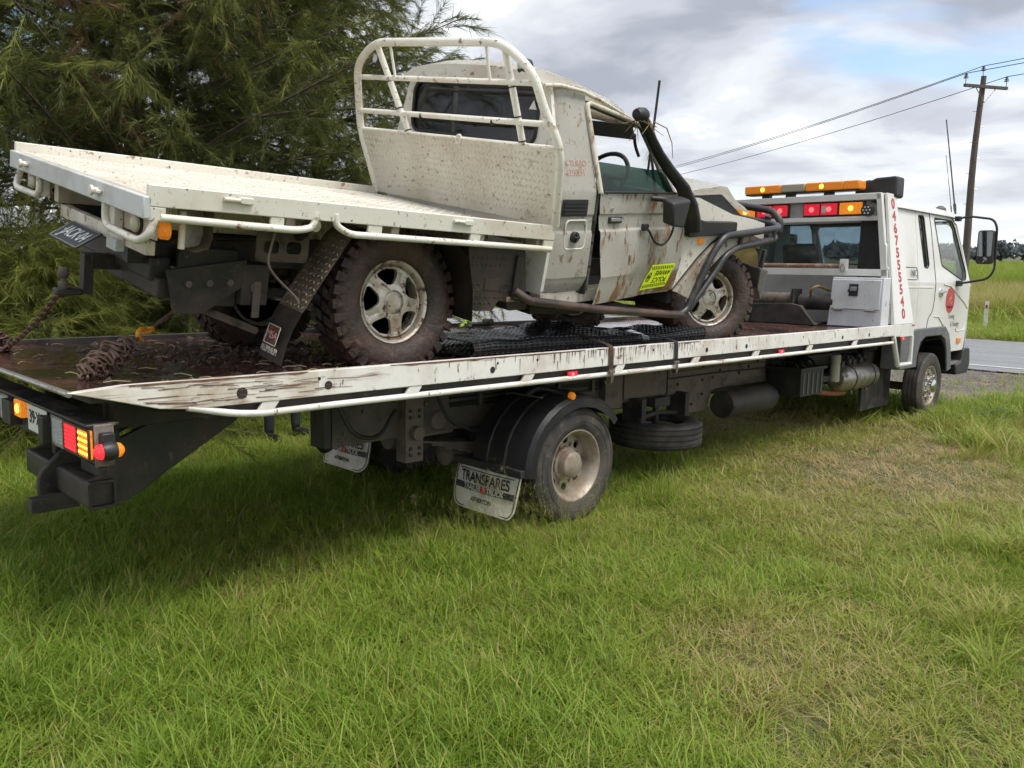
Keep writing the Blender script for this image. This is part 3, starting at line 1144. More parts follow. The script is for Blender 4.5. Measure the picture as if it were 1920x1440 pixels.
def power_pole(x, y, label):
    z0 = ground_z(x, y)
    root = thing('power_pole', label, 'power pole', (x, y, z0), group='poles of the power line')
    bm = nb()
    pts = []
    for i in range(13):
        t = i / 12
        pts.append(RGT * (.20 * t + .05 * sin(t * 7)) + Vector((0, 0, -.4 + 10.1 * t)))
    tube(bm, pts, [.175 - .006 * i for i in range(13)], 12)
    obj('pole', bm, WOOD, root)
    top = pts[-1]
    arm_z = top.z - .45
    base = Vector((pts[11].x, pts[11].y, 0))
    bm = nb()
    c = base + Vector((0, 0, arm_z)) - LINE_DIR * .19
    a, b = c - ARM * 1.12, c + ARM * 1.12
    hexa(bm, [tuple(p + LINE_DIR * dl + Vector((0, 0, dz))) for dz in (-.06, .06) for p, dl in ((a, -.05), (b, -.05), (b, .05), (a, .05))])
    obj('crossarm', bm, WOOD, root, bevel=.008)
    for s in (-1, 1):
        bm = nb()
        tube(bm, [c + ARM * s * .52 + Vector((0, 0, -.05)), c + Vector((0, 0, -.62)) + LINE_DIR * .02], .016, 6)
        obj('brace', bm, STEEL, root)
    heads = []
    for q in (-1.06, 0.0, 1.06):
        bm = nb()
        zz = (arm_z + .06) if q else top.z
        cc = Vector((base.x, base.y, 0)) + ARM * q - LINE_DIR * (.19 if q else 0)
        tube(bm, [cc + Vector((0, 0, zz)), cc + Vector((0, 0, zz + .24))], .014, 6)
        for k, r in enumerate((.10, .085, .06)):
            lathe(bm, [(.02, zz + .20 + .065 * k), (r, zz + .215 + .065 * k), (r * .8, zz + .245 + .065 * k), (.02, zz + .26 + .065 * k)], (cc.x, cc.y, 0), 'z', 12)
        obj('insulator', bm, INSUL, root)
        heads.append(Vector((x, y, z0)) + cc + Vector((0, 0, zz + .40)))
    for k in range(7):
        bm = nb()
        s = 1 if k % 2 else -1
        z = 4.6 + .62 * k
        pp = pts[min(12, max(0, round((z + .4) / 10.1 * 12)))]
        tube(bm, [Vector((pp.x, pp.y, z)), Vector((pp.x, pp.y, z)) + RGT * s * .27], .011, 5)
        obj('climbing_peg', bm, STEEL, root)
    return heads


H1 = power_pole(PX, PY, 'leaning timber power pole with crossarm beside the cane field')
q = Vector((PX, PY, 0)) + LINE_DIR * 78
H2 = power_pole(q.x, q.y, 'timber power pole farther along the line, hidden behind the wrecked ute')
H0 = [h - LINE_DIR * 60 + Vector((0, 0, .6)) for h in H1]
for i in range(3):
    bm = nb()
    w = []
    wl_ = ('overhead wire tied to the crossarm end over the cane field', 'overhead wire tied to the insulator on top of the power pole', 'overhead wire tied to the crossarm end nearer the road')[i]
    for A, B, sag in ((H0[i], H1[i], 1.0), (H1[i], H2[i], 1.7)):
        for k in range(24):
            t = k / 24
            p = A.lerp(B, t)
            w.append(p - Vector((0, 0, 4 * sag * t * (1 - t))))
    w.append(H2[i])
    tube(bm, w, .016, 5, cap=False)
    tag(obj('power_line', bm, WIRE), wl_, 'power line', 'overhead wires')

gp = thing('guide_post', 'white roadside guide post in the grass on the far verge', 'guide post', at_ground(26.6, 3.85))
bm = nb()
box(bm, -.012, .012, -.055, .055, -.2, .98)
obj('post', bm, pm('white_post_plastic', (.72, .72, .66), .5, layers=[((.4, .38, .3), 6, .52, .72)]), gp, bevel=.004)
bm = nb()
box(bm, -.016, -.0125, -.03, .03, .74, .86)
obj('reflector', bm, pm('red_reflector', (.4, .02, .02), .3), gp)

# ---- traffic cone far back by the road
tcn = thing('traffic_cone', 'orange traffic cone beyond the truck, seen past the ute mudflap', 'traffic cone', at_ground(7.6, 13.8))
ORG = pm('orange_cone_plastic', (.85, .16, .03), .5)
bm = nb()
lathe(bm, [(.13, .03), (.125, .06), (.105, .20), (.075, .42), (.035, .68), (.028, .70), (.02, .70)], (0, 0, 0), 'z', 24)
obj('cone_body', bm, ORG, tcn)
bm = nb()
prism(bm, rrect(-.19, .19, -.19, .19, .04), 0, .035, 'z')
obj('base', bm, ORG, tcn, bevel=.008)
bm = nb()
lathe(bm, [(.0935, .30), (.0735, .44), (.072, .44), (.09, .30)], (0, 0, 0), 'z', 24, close=True)
obj('reflective_band', bm, PRINTWH, tcn)

# ================================================================== THE TOW TRUCK
# local frame: x forward from the rear axle, y to the left, z up from the ground
TILT = (0, SLOPE, 0)
TT = thing('tow_truck', 'white flatbed tow truck carrying a wrecked ute, parked on the grass facing the road', 'tow truck', (0, 0, 0), TILT)


def B_(name, mat, *boxes, parent=TT, bevel=.004, f=None):
    bm = nb()
    for b in boxes:
        box(bm, *b, f=f)
    return obj(name, bm, mat, parent, bevel=bevel)


def T_(name, mat, pts, r, n=10, parent=TT, fil=0, f=None, closed=False):
    bm = nb()
    tube(bm, fillet(pts, fil) if fil else pts, r, n, f=f, closed=closed)
    return obj(name, bm, mat, parent)


def cyl(name, mat, c, axis, r, l0, l1, parent=TT, n=24, f=None, bevel=.003):
    bm = nb()
    lathe(bm, [(r, l0), (r, l1)], c, axis, n, f=f)
    return obj(name, bm, mat, parent, bevel=bevel)


# ---- deck and side rails
bm = nb()
nx, ny = 84, 26
G = [[bm.verts.new((-3.13 + 8.30 * i / nx, -1.175 + 2.35 * j / ny,
                    1.165 + (.006 * gnoise(i * .35, j * .35, 1.0)) + (.012 if i == 0 else 0))) for j in range(ny + 1)] for i in range(nx + 1)]
for i in range(nx):
    for j in range(ny):
        bm.faces.new((G[i][j], G[i + 1][j], G[i + 1][j + 1], G[i][j + 1]))
deck = obj('deck', bm, DECKM, TT)
B_('deck_plate', BLACKST, (-3.05, 5.17, -1.165, 1.165, 1.125, 1.15))
bm = nb()
tube(bm, [(-3.135, -1.20, 1.176), (-3.135, 1.20, 1.176)], .013, 8)
obj('deck_tail_edge', bm, STEEL, TT)

rail_poly = [(-3.145, 1.182), (-2.94, 1.197), (5.19, 1.20), (5.19, 1.085), (-2.66, 1.073), (-2.80, 1.088), (-2.98, 1.138)]
for s in (-1, 1):
    bm = nb()
    prism(bm, rail_poly, s * 1.22, s * 1.178, 'y')
    bmesh.ops.bisect_plane(bm, geom=bm.verts[:] + bm.edges[:] + bm.faces[:], plane_co=(-2.05, 0, 0), plane_no=(1, 0, 0))
    r = obj('side_rail', bm, RAILP if s < 0 else BLACKST, TT, bevel=.004)
    r.data.materials.append(RAILP_TAIL if s < 0 else BLACKST)
    for p in r.data.polygons:
        if p.center.x < -2.05:
            p.material_index = 1
    T_('lower_tube', RAILP, [(-2.68, s * 1.205, 1.082), (-2.42, s * 1.208, 1.02), (-1.93, s * 1.205, 1.024), (5.02, s * 1.205, 1.012)], .0165, 10, fil=.15)
    for x in (-2.33, -1.50, -.64, .245, 1.17, 2.07, 3.04, 4.02):
        bm = nb()
        hexa(bm, [(x - .045, s * 1.216, 1.018), (x + .035, s * 1.216, 1.018), (x + .035, s * 1.196, 1.018), (x - .045, s * 1.196, 1.018),
                  (x - .005, s * 1.216, 1.078), (x + .080, s * 1.216, 1.078), (x + .080, s * 1.196, 1.078), (x - .005, s * 1.196, 1.078)])
        obj('rail_post', bm, RAILP, TT, bevel=.003)
    for x, r_ in ((-2.44, .026), (-2.0, .021), (-.92, .019), (1.32, .018), (1.91, .018), (3.72, .018), (4.35, .018), (5.06, .018), (-2.05, .008), (-.88, .008), (-.55, .008), (.63, .009), (2.9, .008)):
        z = 1.123 if r_ > .012 else 1.158
        cyl('hole_shade_disc', PRINTBK, (x, 0, z), 'y', r_, s * 1.2215, s * 1.2195, n=16, bevel=0)  # black disc on the rail face stands in for a hole's dark inside
    for x in (-.21, 2.53, 5.30):
        z = 1.046
        bm = nb()
        box(bm, x - .045, x + .045, s * 1.20, s * 1.214, z - .018, z + .018)
        lm = obj('marker_lamp', bm, L_REDDIM, TT, bevel=.006)
        bm = nb()
        lathe(bm, [(.013, 0), (.011, -s * -.006), (.002, s * .008)], (x - .005, s * 1.214, z), 'y', 12)
        obj('bulb', bm, L_REDHOT, lm)
B_('rail_inner_channel', BLACKST, (-2.6, 5.1, -1.176, -1.12, 1.02, 1.12), (-2.6, 5.1, 1.12, 1.176, 1.02, 1.12))
# ---- deck bearers
for x in np.arange(-2.5, 5.1, .62):
    B_('deck_bearer', BLACKST, (x, x + .06, -1.11, 1.11, 1.03, 1.122))
for s in (-1, 1):
    B_('deck_runner', BLACKST, (-2.75, 5.1, s * .50 - .05, s * .50 + .05, .90, 1.029))
# ---- chassis
for s in (-1, 1):
    bm = nb()
    box(bm, -1.50 if s < 0 else -1.05, 6.6, s * .43 - .035, s * .43 + .035, .62, .86)
    cr = obj('chassis_rail', bm, CHASSIS, TT, bevel=.006)
    bm = nb()
    prism(bm, [(1.90, .895), (3.62, .895), (3.62, .70), (2.62, .62), (2.55, .44), (2.18, .44), (2.18, .64), (1.90, .64)], s * .472, s * .488, 'y')
    sp = obj('subframe_plate', bm, DUSTY, TT, bevel=.003)
    for bx, bz in ((1.98, .85), (2.05, .72), (2.45, .85), (2.45, .73), (2.45, .60), (2.62, .86), (2.62, .74), (2.75, .80), (3.1, .83), (3.1, .75), (3.28, .80), (3.45, .85), (3.45, .77), (2.28, .52)):
        cyl('bolt', BLACKST, (bx, 0, bz), 'y', .014, s * .488, s * .50, parent=sp, n=8, bevel=0)
    B_('subframe_bracket', DUSTY, (.98, 1.20, s * .50 - .03, s * .50 + .03, .60, .90), (1.26, 1.86, s * .49 - .012, s * .49 + .012, .66, .88))
    B_('hanger_bracket', DUSTY, (-1.02, -.88, s * .50 - .05, s * .50 + .05, .47, .90))
    cyl('hanger_pin', DUSTY, (-.95, 0, .66), 'y', .045, s * .55, s * .60)
    for hz in (.52, .56, .76, .80):
        for hx in (-.985, -.915):
            cyl('hanger_bolt', BLACKST, (hx, 0, hz), 'y', .012, s * .55, s * .562, n=8, bevel=0)
    bm = nb()
    for k in range(6):
        L_ = .88 - .11 * k
        pts = [(-L_ + 2 * L_ * i / 12, s * .47, .50 - .016 * k + .09 * ((-L_ + 2 * L_ * i / 12) / .9) ** 2) for i in range(13)]
        for a, b in zip(pts, pts[1:]):
            hexa(bm, [(a[0], a[1] - .035, a[2] - .007), (b[0], b[1] - .035, b[2] - .007), (b[0], b[1] + .035, b[2] - .007), (a[0], a[1] + .035, a[2] - .007),
                      (a[0], a[1] - .035, a[2] + .007), (b[0], b[1] - .035, b[2] + .007), (b[0], b[1] + .035, b[2] + .007), (a[0], a[1] + .035, a[2] + .007)])
    obj('leaf_spring', bm, CHASSIS, TT, smooth=False)
    # rear wedge plate that carries the tow bar
    bm = nb()
    prism(bm, [(-2.86, .515), (-2.84, .498), (-2.70, .505), (-2.10, .855), (-1.93, 1.03), (-2.20, 1.03), (-2.50, .917), (-2.70, .835), (-2.70, 1.03), (-2.765, 1.03), (-2.765, .675), (-2.86, .645)],
          s * .47, s * .44, 'y')
    obj('tail_wedge', bm, BLACKST, TT, bevel=.005)
    bm = nb()
    prism(bm, [(-2.70, .84), (-2.52, .915), (-2.25, 1.02), (-2.70, 1.02)], s * .40, s * .39, 'y')
    obj('tail_recess_shade', bm, SHADOWIN, TT)  # dark sheet behind the wedge cut-out, standing in for its shade
for x in (-1.0, -.6, .7, 2.0, 3.4, 4.8):
    B_('chassis_crossmember', CHASSIS, (x, x + .07, -.40, .40, .66, .82))
B_('rear_bulkhead', BLACKST, (-1.56, -1.51, -.47, -.32, .62, .90))
# hollow square tow bar tube across the tail
bm = nb()
o_, i_ = rrect(-2.865, -2.735, .51, .645, .018, 3), rrect(-2.853, -2.747, .522, .633, .012, 3)
n = len(o_)
rings = [[bm.verts.new((a, y, b)) for a, b in q] for q, y in ((o_, -.50), (i_, -.50), (i_, -.30), (o_, .50), (o_, -.50))]
for A, Bq in ((rings[0], rings[1]), (rings[1], rings[2]), (rings[4], rings[3])):
    for k in range(n):
        bm.faces.new((A[k], A[(k + 1) % n], Bq[(k + 1) % n], Bq[k]))
bm.faces.new(rings[2]); bm.faces.new(rings[3])
obj('tow_bar', bm, BLACKST, TT)
bm = nb()
prism(bm, rpoly([(-2.95, .47), (-2.72, .47), (-2.72, .70), (-2.82, .73), (-2.95, .60)], .04), -.02, .02, 'y')
obj('hitch_plate', bm, BLACKST, TT, bevel=.008)
B_('tow_tongue', BLACKST, (-3.02, -2.80, -.16, -.08, .445, .515))
B_('tow_bar_strut', BLACKST, (-2.80, -2.76, -.46, -.20, .65, .70), (-2.80, -2.74, .2, .26, .65, .9))

# ---- tail lamp bar
tb = B_('tail_lamp_bar', BLACKST, (-3.05, -2.97, -1.185, 1.15, .885, 1.04), (-3.075, -2.95, -1.185, 1.15, 1.034, 1.048))
for y0, y1, m_, hot in ((-1.180, -1.052, L_AMB, L_AMBHOT), (-1.046, -.878, L_REDDIM, L_RED), (-.872, -.722, L_CLEAR, None),
                        (-.05, .10, L_CLEAR, None), (.106, .27, L_REDDIM, L_RED), (.276, .41, L_AMB, L_AMBHOT)):
    bm = nb()
    box(bm, -3.068, -3.05, y0, y1, .905, 1.022)
    ln = obj('lamp_lens', bm, m_, tb, bevel=.004)
    bm = nb()
    if hot is L_AMBHOT:
        for a in range(5):
            for b in range(4):
                lathe(bm, [(.0065, 0), (.0065, .002)], (-3.071, y0 + .018 + a * (y1 - y0 - .036) / 4, .925 + b * .026), 'x', 8)
        obj('led_dots', bm, hot, tb, smooth=False)['kind'] = 'stuff'
    elif hot is L_RED:
        for b in range(6):
            box(bm, -3.0705, -3.068, y0 + .02, y1 - .02, .915 + b * .017, .924 + b * .017)
        obj('lens_rib', bm, hot, tb)
    else:
        for b in range(7):
            box(bm, -3.0705, -3.068, y0 + .012, y1 - .012, .912 + b * .015, .920 + b * .015)
        obj('lens_rib', bm, L_CLEAR, tb)
    bm = nb()
    fr_o, fr_i = rrect(y0 - .004, y1 + .004, .899, 1.028, .006, 2), rrect(y0 + .006, y1 - .006, .909, 1.018, .006, 2)
    panel(bm, fr_o, [fr_i], lambda u, v: (-3.0695, u, v), .008)
    obj('lamp_frame', bm, {L_AMB: PLASTIC, L_REDDIM: PLASTIC, L_CLEAR: STEEL}[m_], tb)
B_('plate_lamp_block', PLASTIC, (-3.10, -3.05, -.705, -.64, .895, 1.015), parent=tb)
B_('plate_lamp_block', PLASTIC, (-3.10, -3.05, -.20, -.06, .905, 1.02), parent=tb)
pl = B_('number_plate', PRINTWH, (-3.062, -3.056, -.632, -.345, .905, 1.03), parent=tb)
text('plate_print', '39·XG', .088, frame((-3.0645, -.49, .972), (0, -1, 0), (0, 0, 1)), PRINTBK, tb, xs=.95)
lm = B_('amber_side_lamp', L_AMB, (-3.085, -3.05, -.325, -.215, .955, 1.035), parent=tb)
bm = nb(); lathe(bm, [(.024, 0), (.018, -.006), (.002, -.008)], (-3.085, -.27, .995), 'x', 12); obj('bulb', bm, L_AMBHOT, tb)
B_('end_plate', pm('dirty_bare_end', (.22, .19, .16), .7, layers=[((.08, .06, .05), 14, .45, .65)]), (-3.05, -2.975, -1.196, -1.186, .875, 1.045), parent=tb)
# two-ended marker lamp on the end of the bar
bm = nb()
lathe(bm, [(.006, -.03), (.034, -.026), (.040, 0), (.034, .026), (.006, .03)], (-3.01, -1.235, .945), 'x', 20)
ml = obj('end_marker_body', bm, PLASTIC, TT)
bm = nb(); lathe(bm, [(.031, -.028), (.027, -.044), (.012, -.056), (.001, -.058)], (-3.01, -1.235, .945), 'x', 20); obj('red_lens', bm, L_RED, ml)
bm = nb(); lathe(bm, [(.031, .028), (.027, .044), (.012, .056), (.001, .058)], (-3.01, -1.235, .945), 'x', 20); obj('amber_lens', bm, L_AMB, ml)
B_('end_marker_bracket', PLASTIC, (-3.035, -2.985, -1.24, -1.197, .955, 1.015))

# ---- wheels
def tyre_prof(R, rr, w, grooves=True):
    h = w / 2
    p = [(rr, -h * .78), (rr + .02, -h * .92), (rr + (R - rr) * .35, -h * 1.02), (rr + (R - rr) * .62, -h * 1.03), (R - .03, -h * .95), (R - .012, -h * .86), (R - .002, -h * .76)]
    if grooves:
        for c in (-.5, -.17, .17, .5):
            q = c * h * 1.25
            p += [(R, q - .007), (R - .011, q - .005), (R - .011, q + .005), (R, q + .007)]
    p += [(r, -t) for r, t in reversed(p[:7])]
    return p


def rim_disc(bm, r0, r1, c, s, nh, hr, hc, prof, n_per=10):
    """disc with nh round-ended openings; prof(r) gives the offset outwards"""
    def ah(r):
        d = 1 - ((r - hc) / hr) ** 2
        return (hr * sqrt(d) / r) if d > 0 else 0.0
    rs = [r0] + [r0 + (hc - hr - r0) * .5] + [hc - hr * cos(pi * k / 8) for k in range(9)] + [hc + hr + (r1 - hc - hr) * .5, r1]
    sect = 2 * pi / nh
    rows = []
    for r in rs:
        a = ah(r)
        row = []
        for q in range(nh):
            c0 = q * sect
            for k in range(5):
                row.append(c0 - sect / 2 + (sect / 2 - a) * k / 4 if k < 4 else c0 - a)
            for k in range(5):
                row.append(c0 + a + (sect / 2 - a) * k / 5)
        rows.append([bm.verts.new((c[0] + r * cos(t), c[1] + s * prof(r), c[2] + r * sin(t))) for t in row])
    m = len(rows[0])
    fs = []
    for i in range(len(rs) - 1):
        inside = hc - hr - 1e-6 <= rs[i] and rs[i + 1] <= hc + hr + 1e-6
        for k in range(m):
            if k % 10 == 4 and inside:
                continue
            v = [rows[i][k], rows[i][(k + 1) % m], rows[i + 1][(k + 1) % m], rows[i + 1][k]]
            try:
                fs.append(bm.faces.new(v))
            except ValueError:
                pass
    bmesh.ops.remove_doubles(bm, verts=bm.verts, dist=1e-5)
    return fs


def truck_wheel(x, y, z, s, dish, label=None, spare=False):
    """y is the outer face of the tyre, s=-1 for the right side"""
    R, rr, w = .40, .238, .215
    yc = y - s * w / 2
    bm = nb()
    fs = rim_disc(bm, .10, .205, (x, 0, z), s, 8, .027, .163, lambda r: s * y - dish)
    bmesh.ops.solidify(bm, geom=bm.faces[:], thickness=.012)
    h = w / 2
    lathe(bm, [(.247, h * .86), (.236, h * .80), (.226, h * .70), (.214, h * .40), (.207, h * .05), (.205, -h * .6), (.235, -h * .8), (.232, -h * .8), (.20, -h * .55), (.200, h * .1), (.21, h * .42), (.222, h * .72), (.238, h * .86)],
          (x, yc, z), 'y', 48, close=True, f=(lambda p: Vector((p.x, yc + s * (p.y - yc), p.z))))
    wh = obj('wheel', bm, RIMST, TT)
    bm = nb()
    lathe(bm, tyre_prof(R, rr, w), (x, yc, z), 'y', 64, close=True)
    for v in bm.verts:      # carry the load: flatten a little on the ground
        if v.co.z < z - .378:
            v.co.z = z - .378 + (v.co.z - z + .378) * .15
    ty = obj('tyre', bm, RUBBER, wh)
    for rr_, tt in ((.305, 1.035), (.352, 1.03)):
        bm = nb()
        lathe(bm, [(rr_ - .002, 0), (rr_, .0022), (rr_ + .002, 0)], (x, yc + s * h * tt * .995, z), 'y', 56, close=True, f=(lambda p: Vector((p.x, 2 * (yc + s * h * tt * .995) - p.y if s < 0 else p.y, p.z))))
        obj('sidewall_ring', bm, RUBBER, wh)
    return wh, yc


for s in (-1, 1):
    wh, yc = truck_wheel(0, s * 1.10, .40, s, .135)
    bm = nb()
    lathe(bm, [(.118, .96), (.115, .995), (.095, 1.0), (.088, 1.055), (.070, 1.068), (.02, 1.072), (.002, 1.072)], (0, 0, .40), 'y', 28, f=(lambda p: Vector((p.x, s * p.y, p.z))))
    obj('hub', bm, RIMST, wh)
    for k in range(8):
        a = 2 * pi * (k + .5) / 8
        cyl('wheel_nut', STEEL, (.137 * cos(a), 0, .40 + .137 * sin(a)), 'y', .015, s * .965, s * .995, parent=wh, n=6, bevel=0)
    bm = nb()
    lathe(bm, tyre_prof(.40, .238, .215), (0, s * .755, .40), 'y', 56, close=True)
    obj('tyre', bm, RUBBER, wh)
    bm = nb()
    lathe(bm, [(.236, -.10), (.2, -.05), (.2, .05), (.236, .10)], (0, s * .755, .40), 'y', 40)
    obj('inner_rim', bm, CHASSIS, wh)
    # front wheel: hub and nuts stand proud
    wh, yc = truck_wheel(6.647, s * 1.10, .40, s, .055)
    bm = nb()
    lathe(bm, [(.112, 1.03), (.108, 1.07), (.085, 1.08), (.082, 1.135), (.060, 1.15), (.002, 1.152)], (6.647, 0, .40), 'y', 28, f=(lambda p: Vector((p.x, s * p.y, p.z))))
    obj('hub', bm, CHROME, wh)
    bm = nb()
    lathe(bm, [(.215, 1.03), (.20, 1.045), (.175, 1.038), (.12, 1.055), (.10, 1.058)], (6.647, 0, .40), 'y', 36, f=(lambda p: Vector((p.x, s * p.y, p.z))))
    obj('hub_cover', bm, CHROME, wh)
    for k in range(8):
        a = 2 * pi * (k + .3) / 8
        bm = nb()
        lathe(bm, [(.020, 1.05), (.020, 1.085), (.014, 1.11), (.002, 1.115)], (6.647 + .142 * cos(a), 0, .40 + .142 * sin(a)), 'y', 8, f=(lambda p: Vector((p.x, s * p.y, p.z))))
        obj('wheel_nut', bm, CHROME, wh)
cyl('front_axle', CHASSIS, (6.647, 0, .36), 'y', .05, -.9, .9)
cyl('rear_axle', CHASSIS, (0, 0, .40), 'y', .075, -.66, .66)
bm = nb()
lathe(bm, [(.05, -.24), (.16, -.12), (.19, 0), (.16, .12), (.05, .24)], (-.02, 0, .40), 'x', 24)
obj('differential', bm, CHASSIS, TT)
for s in (-1, 1):
    bm = nb()
    lathe(bm, [(.03, -.12), (.085, -.10), (.09, .02), (.075, .09), (.02, .10)], (-.42, s * .33, .43), 'x', 18)
    obj('brake_chamber', bm, DUSTY, TT)
    bm = nb()
    tube(bm, fillet([(-.6, s * .38, .78), (-.65, s * .3, .6), (-.45, s * .3, .55), (-.25, s * .28, .5)], .08), .016, 8)
    obj('air_hose', bm, PLASTIC, TT)
    bm = nb()
    box(bm, -.85, -.55, s * .40 - .06, s * .40 + .06, .60, .80)
    lathe(bm, [(.06, -.02), (.07, .01), (.05, .04)], (-.70, s * .47, .70), 'y', 16)
    obj('spring_shackle', bm, DUSTY, TT, bevel=.006)
bm = nb(); tube(bm, [(-1.15, .1, .58), (-1.0, .22, .55), (-.85, .25, .62)], .06, 12); obj('tail_pipe', bm, DUSTY, TT)
bm = nb(); tube(bm, fillet([(-1.55, -.40, .98), (-1.50, -.34, .62), (-1.30, -.10, .54), (-1.0, .15, .8)], .25), .045, 10); obj('hydraulic_hose', bm, BLACKST, TT)
bm = nb(); lathe(bm, [(.09, -.55), (.095, -.5), (.095, .5), (.09, .55)], (-.50, 0, .76), 'x', 20); obj('tilt_ram', bm, BLACKST, TT)
cyl('prop_shaft', CHASSIS, (0, 0, .5), 'x', .045, .1, 4.0)

# ---- rear mudguards and flaps
for s in (-1, 1):
    bm = nb()
    prof = []
    for k in range(15):
        a = rad(196 - 160 * k / 14)
        prof.append((-.02 + .50 * cos(a), .43 + .455 * sin(a)))
    prof[0] = (-.52, .40)
    ys_ = [.62, .63, .74, .75, .765, .775, .90, .91, .925, .935, 1.06, 1.11, 1.135, 1.14]
    rs_ = [0, .004, .004, .014, .014, .004, .004, .014, .014, .004, .004, .0, -.025, -.078]
    gr = [[bm.verts.new((c_[0] + (c_[0] + .02) / .5 * r_, s * y_, c_[1] + (c_[1] - .43) / .455 * r_)) for y_, r_ in zip(ys_, rs_)] for c_ in prof]
    for A, Bq in zip(gr, gr[1:]):
        for k in range(len(ys_) - 1):
            bm.faces.new((A[k], A[k + 1], Bq[k + 1], Bq[k]))
    bmesh.ops.solidify(bm, geom=bm.faces[:], thickness=.006)
    mg = obj('mudguard', bm, GUARDPL, TT)
    # rubber flap with print hanging behind the wheel
    bm = nb()
    N_ = 12
    fl = rpoly([(.50, .405), (1.105, .445), (1.085, .175), (1.06, .135), (.56, .135), (.50, .19)], .05, 4)

    def fm(u, v, s=s):
        return (-.545 - .065 * max(0, (.42 - v) / .3) ** 2 - .022 * sin((u - .5) * 5), s * u, v)
    panel(bm, fl, [], fm, .008, grid=.035)
    fp = obj('mudflap', bm, FLAPW, TT)
    B_('mudflap_strip', PLASTIC, (-.57, -.53, min(s * .49, s * 1.12), max(s * .49, s * 1.12), .405, .455))
    # edge bead and print
    bm = nb()
    tube(bm, [fm(u, v) for u, v in rpoly([(.515, .40), (1.095, .432), (1.072, .178), (1.05, .147), (.57, .147), (.515, .196)], .04, 4)], .004, 6, closed=True)
    obj('mudflap_bead', bm, PLASTIC, fp)
    cen = .80 * s

    def pf(v, s=s):
        u = abs(v.y)
        p = fm(u, v.z)
        return Vector((p[0] - .0105, v.y, v.z))
    text('mudflap_print', 'TRANSPARES', .098, frame((-.6, cen, .338), (0, -1, 0), (0, 0, 1)), PRINTBK, fp, xs=.80, f=pf, bold=.0018)
    bm = nb()
    for z0, z1, a0, a1 in ((.255, .295, .525, 1.07), (.385, .391, .55, 1.06)):
        for q in range(8):
            u0, u1 = a0 + (a1 - a0) * q / 8, a0 + (a1 - a0) * (q + 1) / 8
            vv = [bm.verts.new(pf(Vector((0, s * uu, zz)))) for uu, zz in ((u0, z0), (u1, z0), (u1, z1), (u0, z1))]
            bm.faces.new(vv)
    for v in bm.verts:
        v.co.x += .0012
    obj('mudflap_band', bm, PRINTBK, fp)
    text('mudflap_print', 'TRAILER    TRUCK', .047, frame((-.6, cen, .275), (0, -1, 0), (0, 0, 1)), PRINTWH, fp, xs=.98, f=(lambda v: pf(v) + Vector((-.0016, 0, 0))), bold=.0014)
    bm = nb()
    st = [(.036 * (1 if k % 2 == 0 else .42) * sin(k * pi / 5), .036 * (1 if k % 2 == 0 else .42) * cos(k * pi / 5)) for k in range(10)]
    vv = [bm.verts.new(pf(Vector((0, cen + a - .012, .278 + b))) + Vector((-.003, 0, 0))) for a, b in st]
    bm.faces.new(vv)
    obj('mudflap_star', bm, PRINTRED, fp)
    text('mudflap_print', 'ATHERTON', .036, frame((-.6, cen - .0, .205), (0, -1, 0), (0, 0, 1)), PRINTBK, fp, xs=1.0, f=pf, bold=.0014)
    # amber marker on a rubber arm
    bm = nb()
    tube(bm, fillet([(-.26, s * .86, .875), (-.20, s * .90, .93), (-.12, s * .98, .905), (-.10, s * 1.10, .885)], .05), [.022] * 14, 10)
    ar = obj('marker_arm', bm, PLASTIC, TT)
    bm = nb(); lathe(bm, [(.026, 1.10), (.027, 1.118), (.02, 1.13), (.002, 1.132)], (-.10, 0, .885), 'y', 18, f=(lambda p: Vector((p.x, s * p.y, p.z)))); obj('amber_lens', bm, L_AMBDULL, ar)
    for q in (0, 1):
        B_('mudguard_clamp', STEEL, (-.32 + .05 * q, -.30 + .05 * q, min(s * .70, s * 1.0) if q else min(s * .72, s * .74), max(s * .70, s * 1.0) if q else max(s * .72, s * .74), .87, .88), parent=mg)

# ---- spare wheel slung flat under the chassis
bm = nb()
lathe(bm, tyre_prof(.40, .238, .215), (1.72, -.50, .345), 'z', 56, close=True)
sw = obj('spare_tyre', bm, RUBBER, TT)
bm = nb(); lathe(bm, [(.24, -.09), (.21, -.05), (.20, .05), (.10, .06), (.10, .05), (.19, .03), (.2, -.05), (.235, -.1)], (1.72, -.50, .345), 'z', 40, close=True); obj('rim', bm, RIMST, sw)
bm = nb()
tube(bm, [(1.72, -.5, .40), (1.72, -.5, .60)], .03, 8)
tube(bm, [(1.45, -.5, .47), (1.72, -.5, .50), (2.02, -.5, .47)], .022, 8)
box(bm, 1.62, 1.84, -.56, -.44, .56, .64)
obj('spare_carrier', bm, BLACKST, TT, bevel=.004)

# ---- gear slung under the right side
bt = B_('battery_box', PLASTIC, (3.66, 4.16, -.86, -.50, .50, .755))
for k in range(5):
    B_('battery_rib', GREYTRIM, (3.70 + .10 * k, 3.72 + .10 * k, -.868, -.861, .52, .735), parent=bt, bevel=.002)
B_('battery_lid', PLASTIC, (3.62, 4.2, -.88, -.48, .757, .79), parent=bt)
for k in range(4):
    bm = nb(); tube(bm, fillet([(3.7 + .13 * k, -.8, .79), (3.72 + .13 * k, -.75, .84), (3.85 + .13 * k, -.6, .85), (3.95 + .1 * k, -.5, .82)], .05), .012, 7); obj('battery_cable', bm, BLACKST, TT)
bm = nb(); lathe(bm, [(.04, -.15), (.052, -.14), (.052, .03), (.045, .045), (.052, .05), (.052, .14), (.03, .15)], (4.47, -.84, .74), 'z', 18); obj('fluid_bottle', bm, pm('yellowed_bottle', (.36, .34, .26), .5), TT)
tk = None
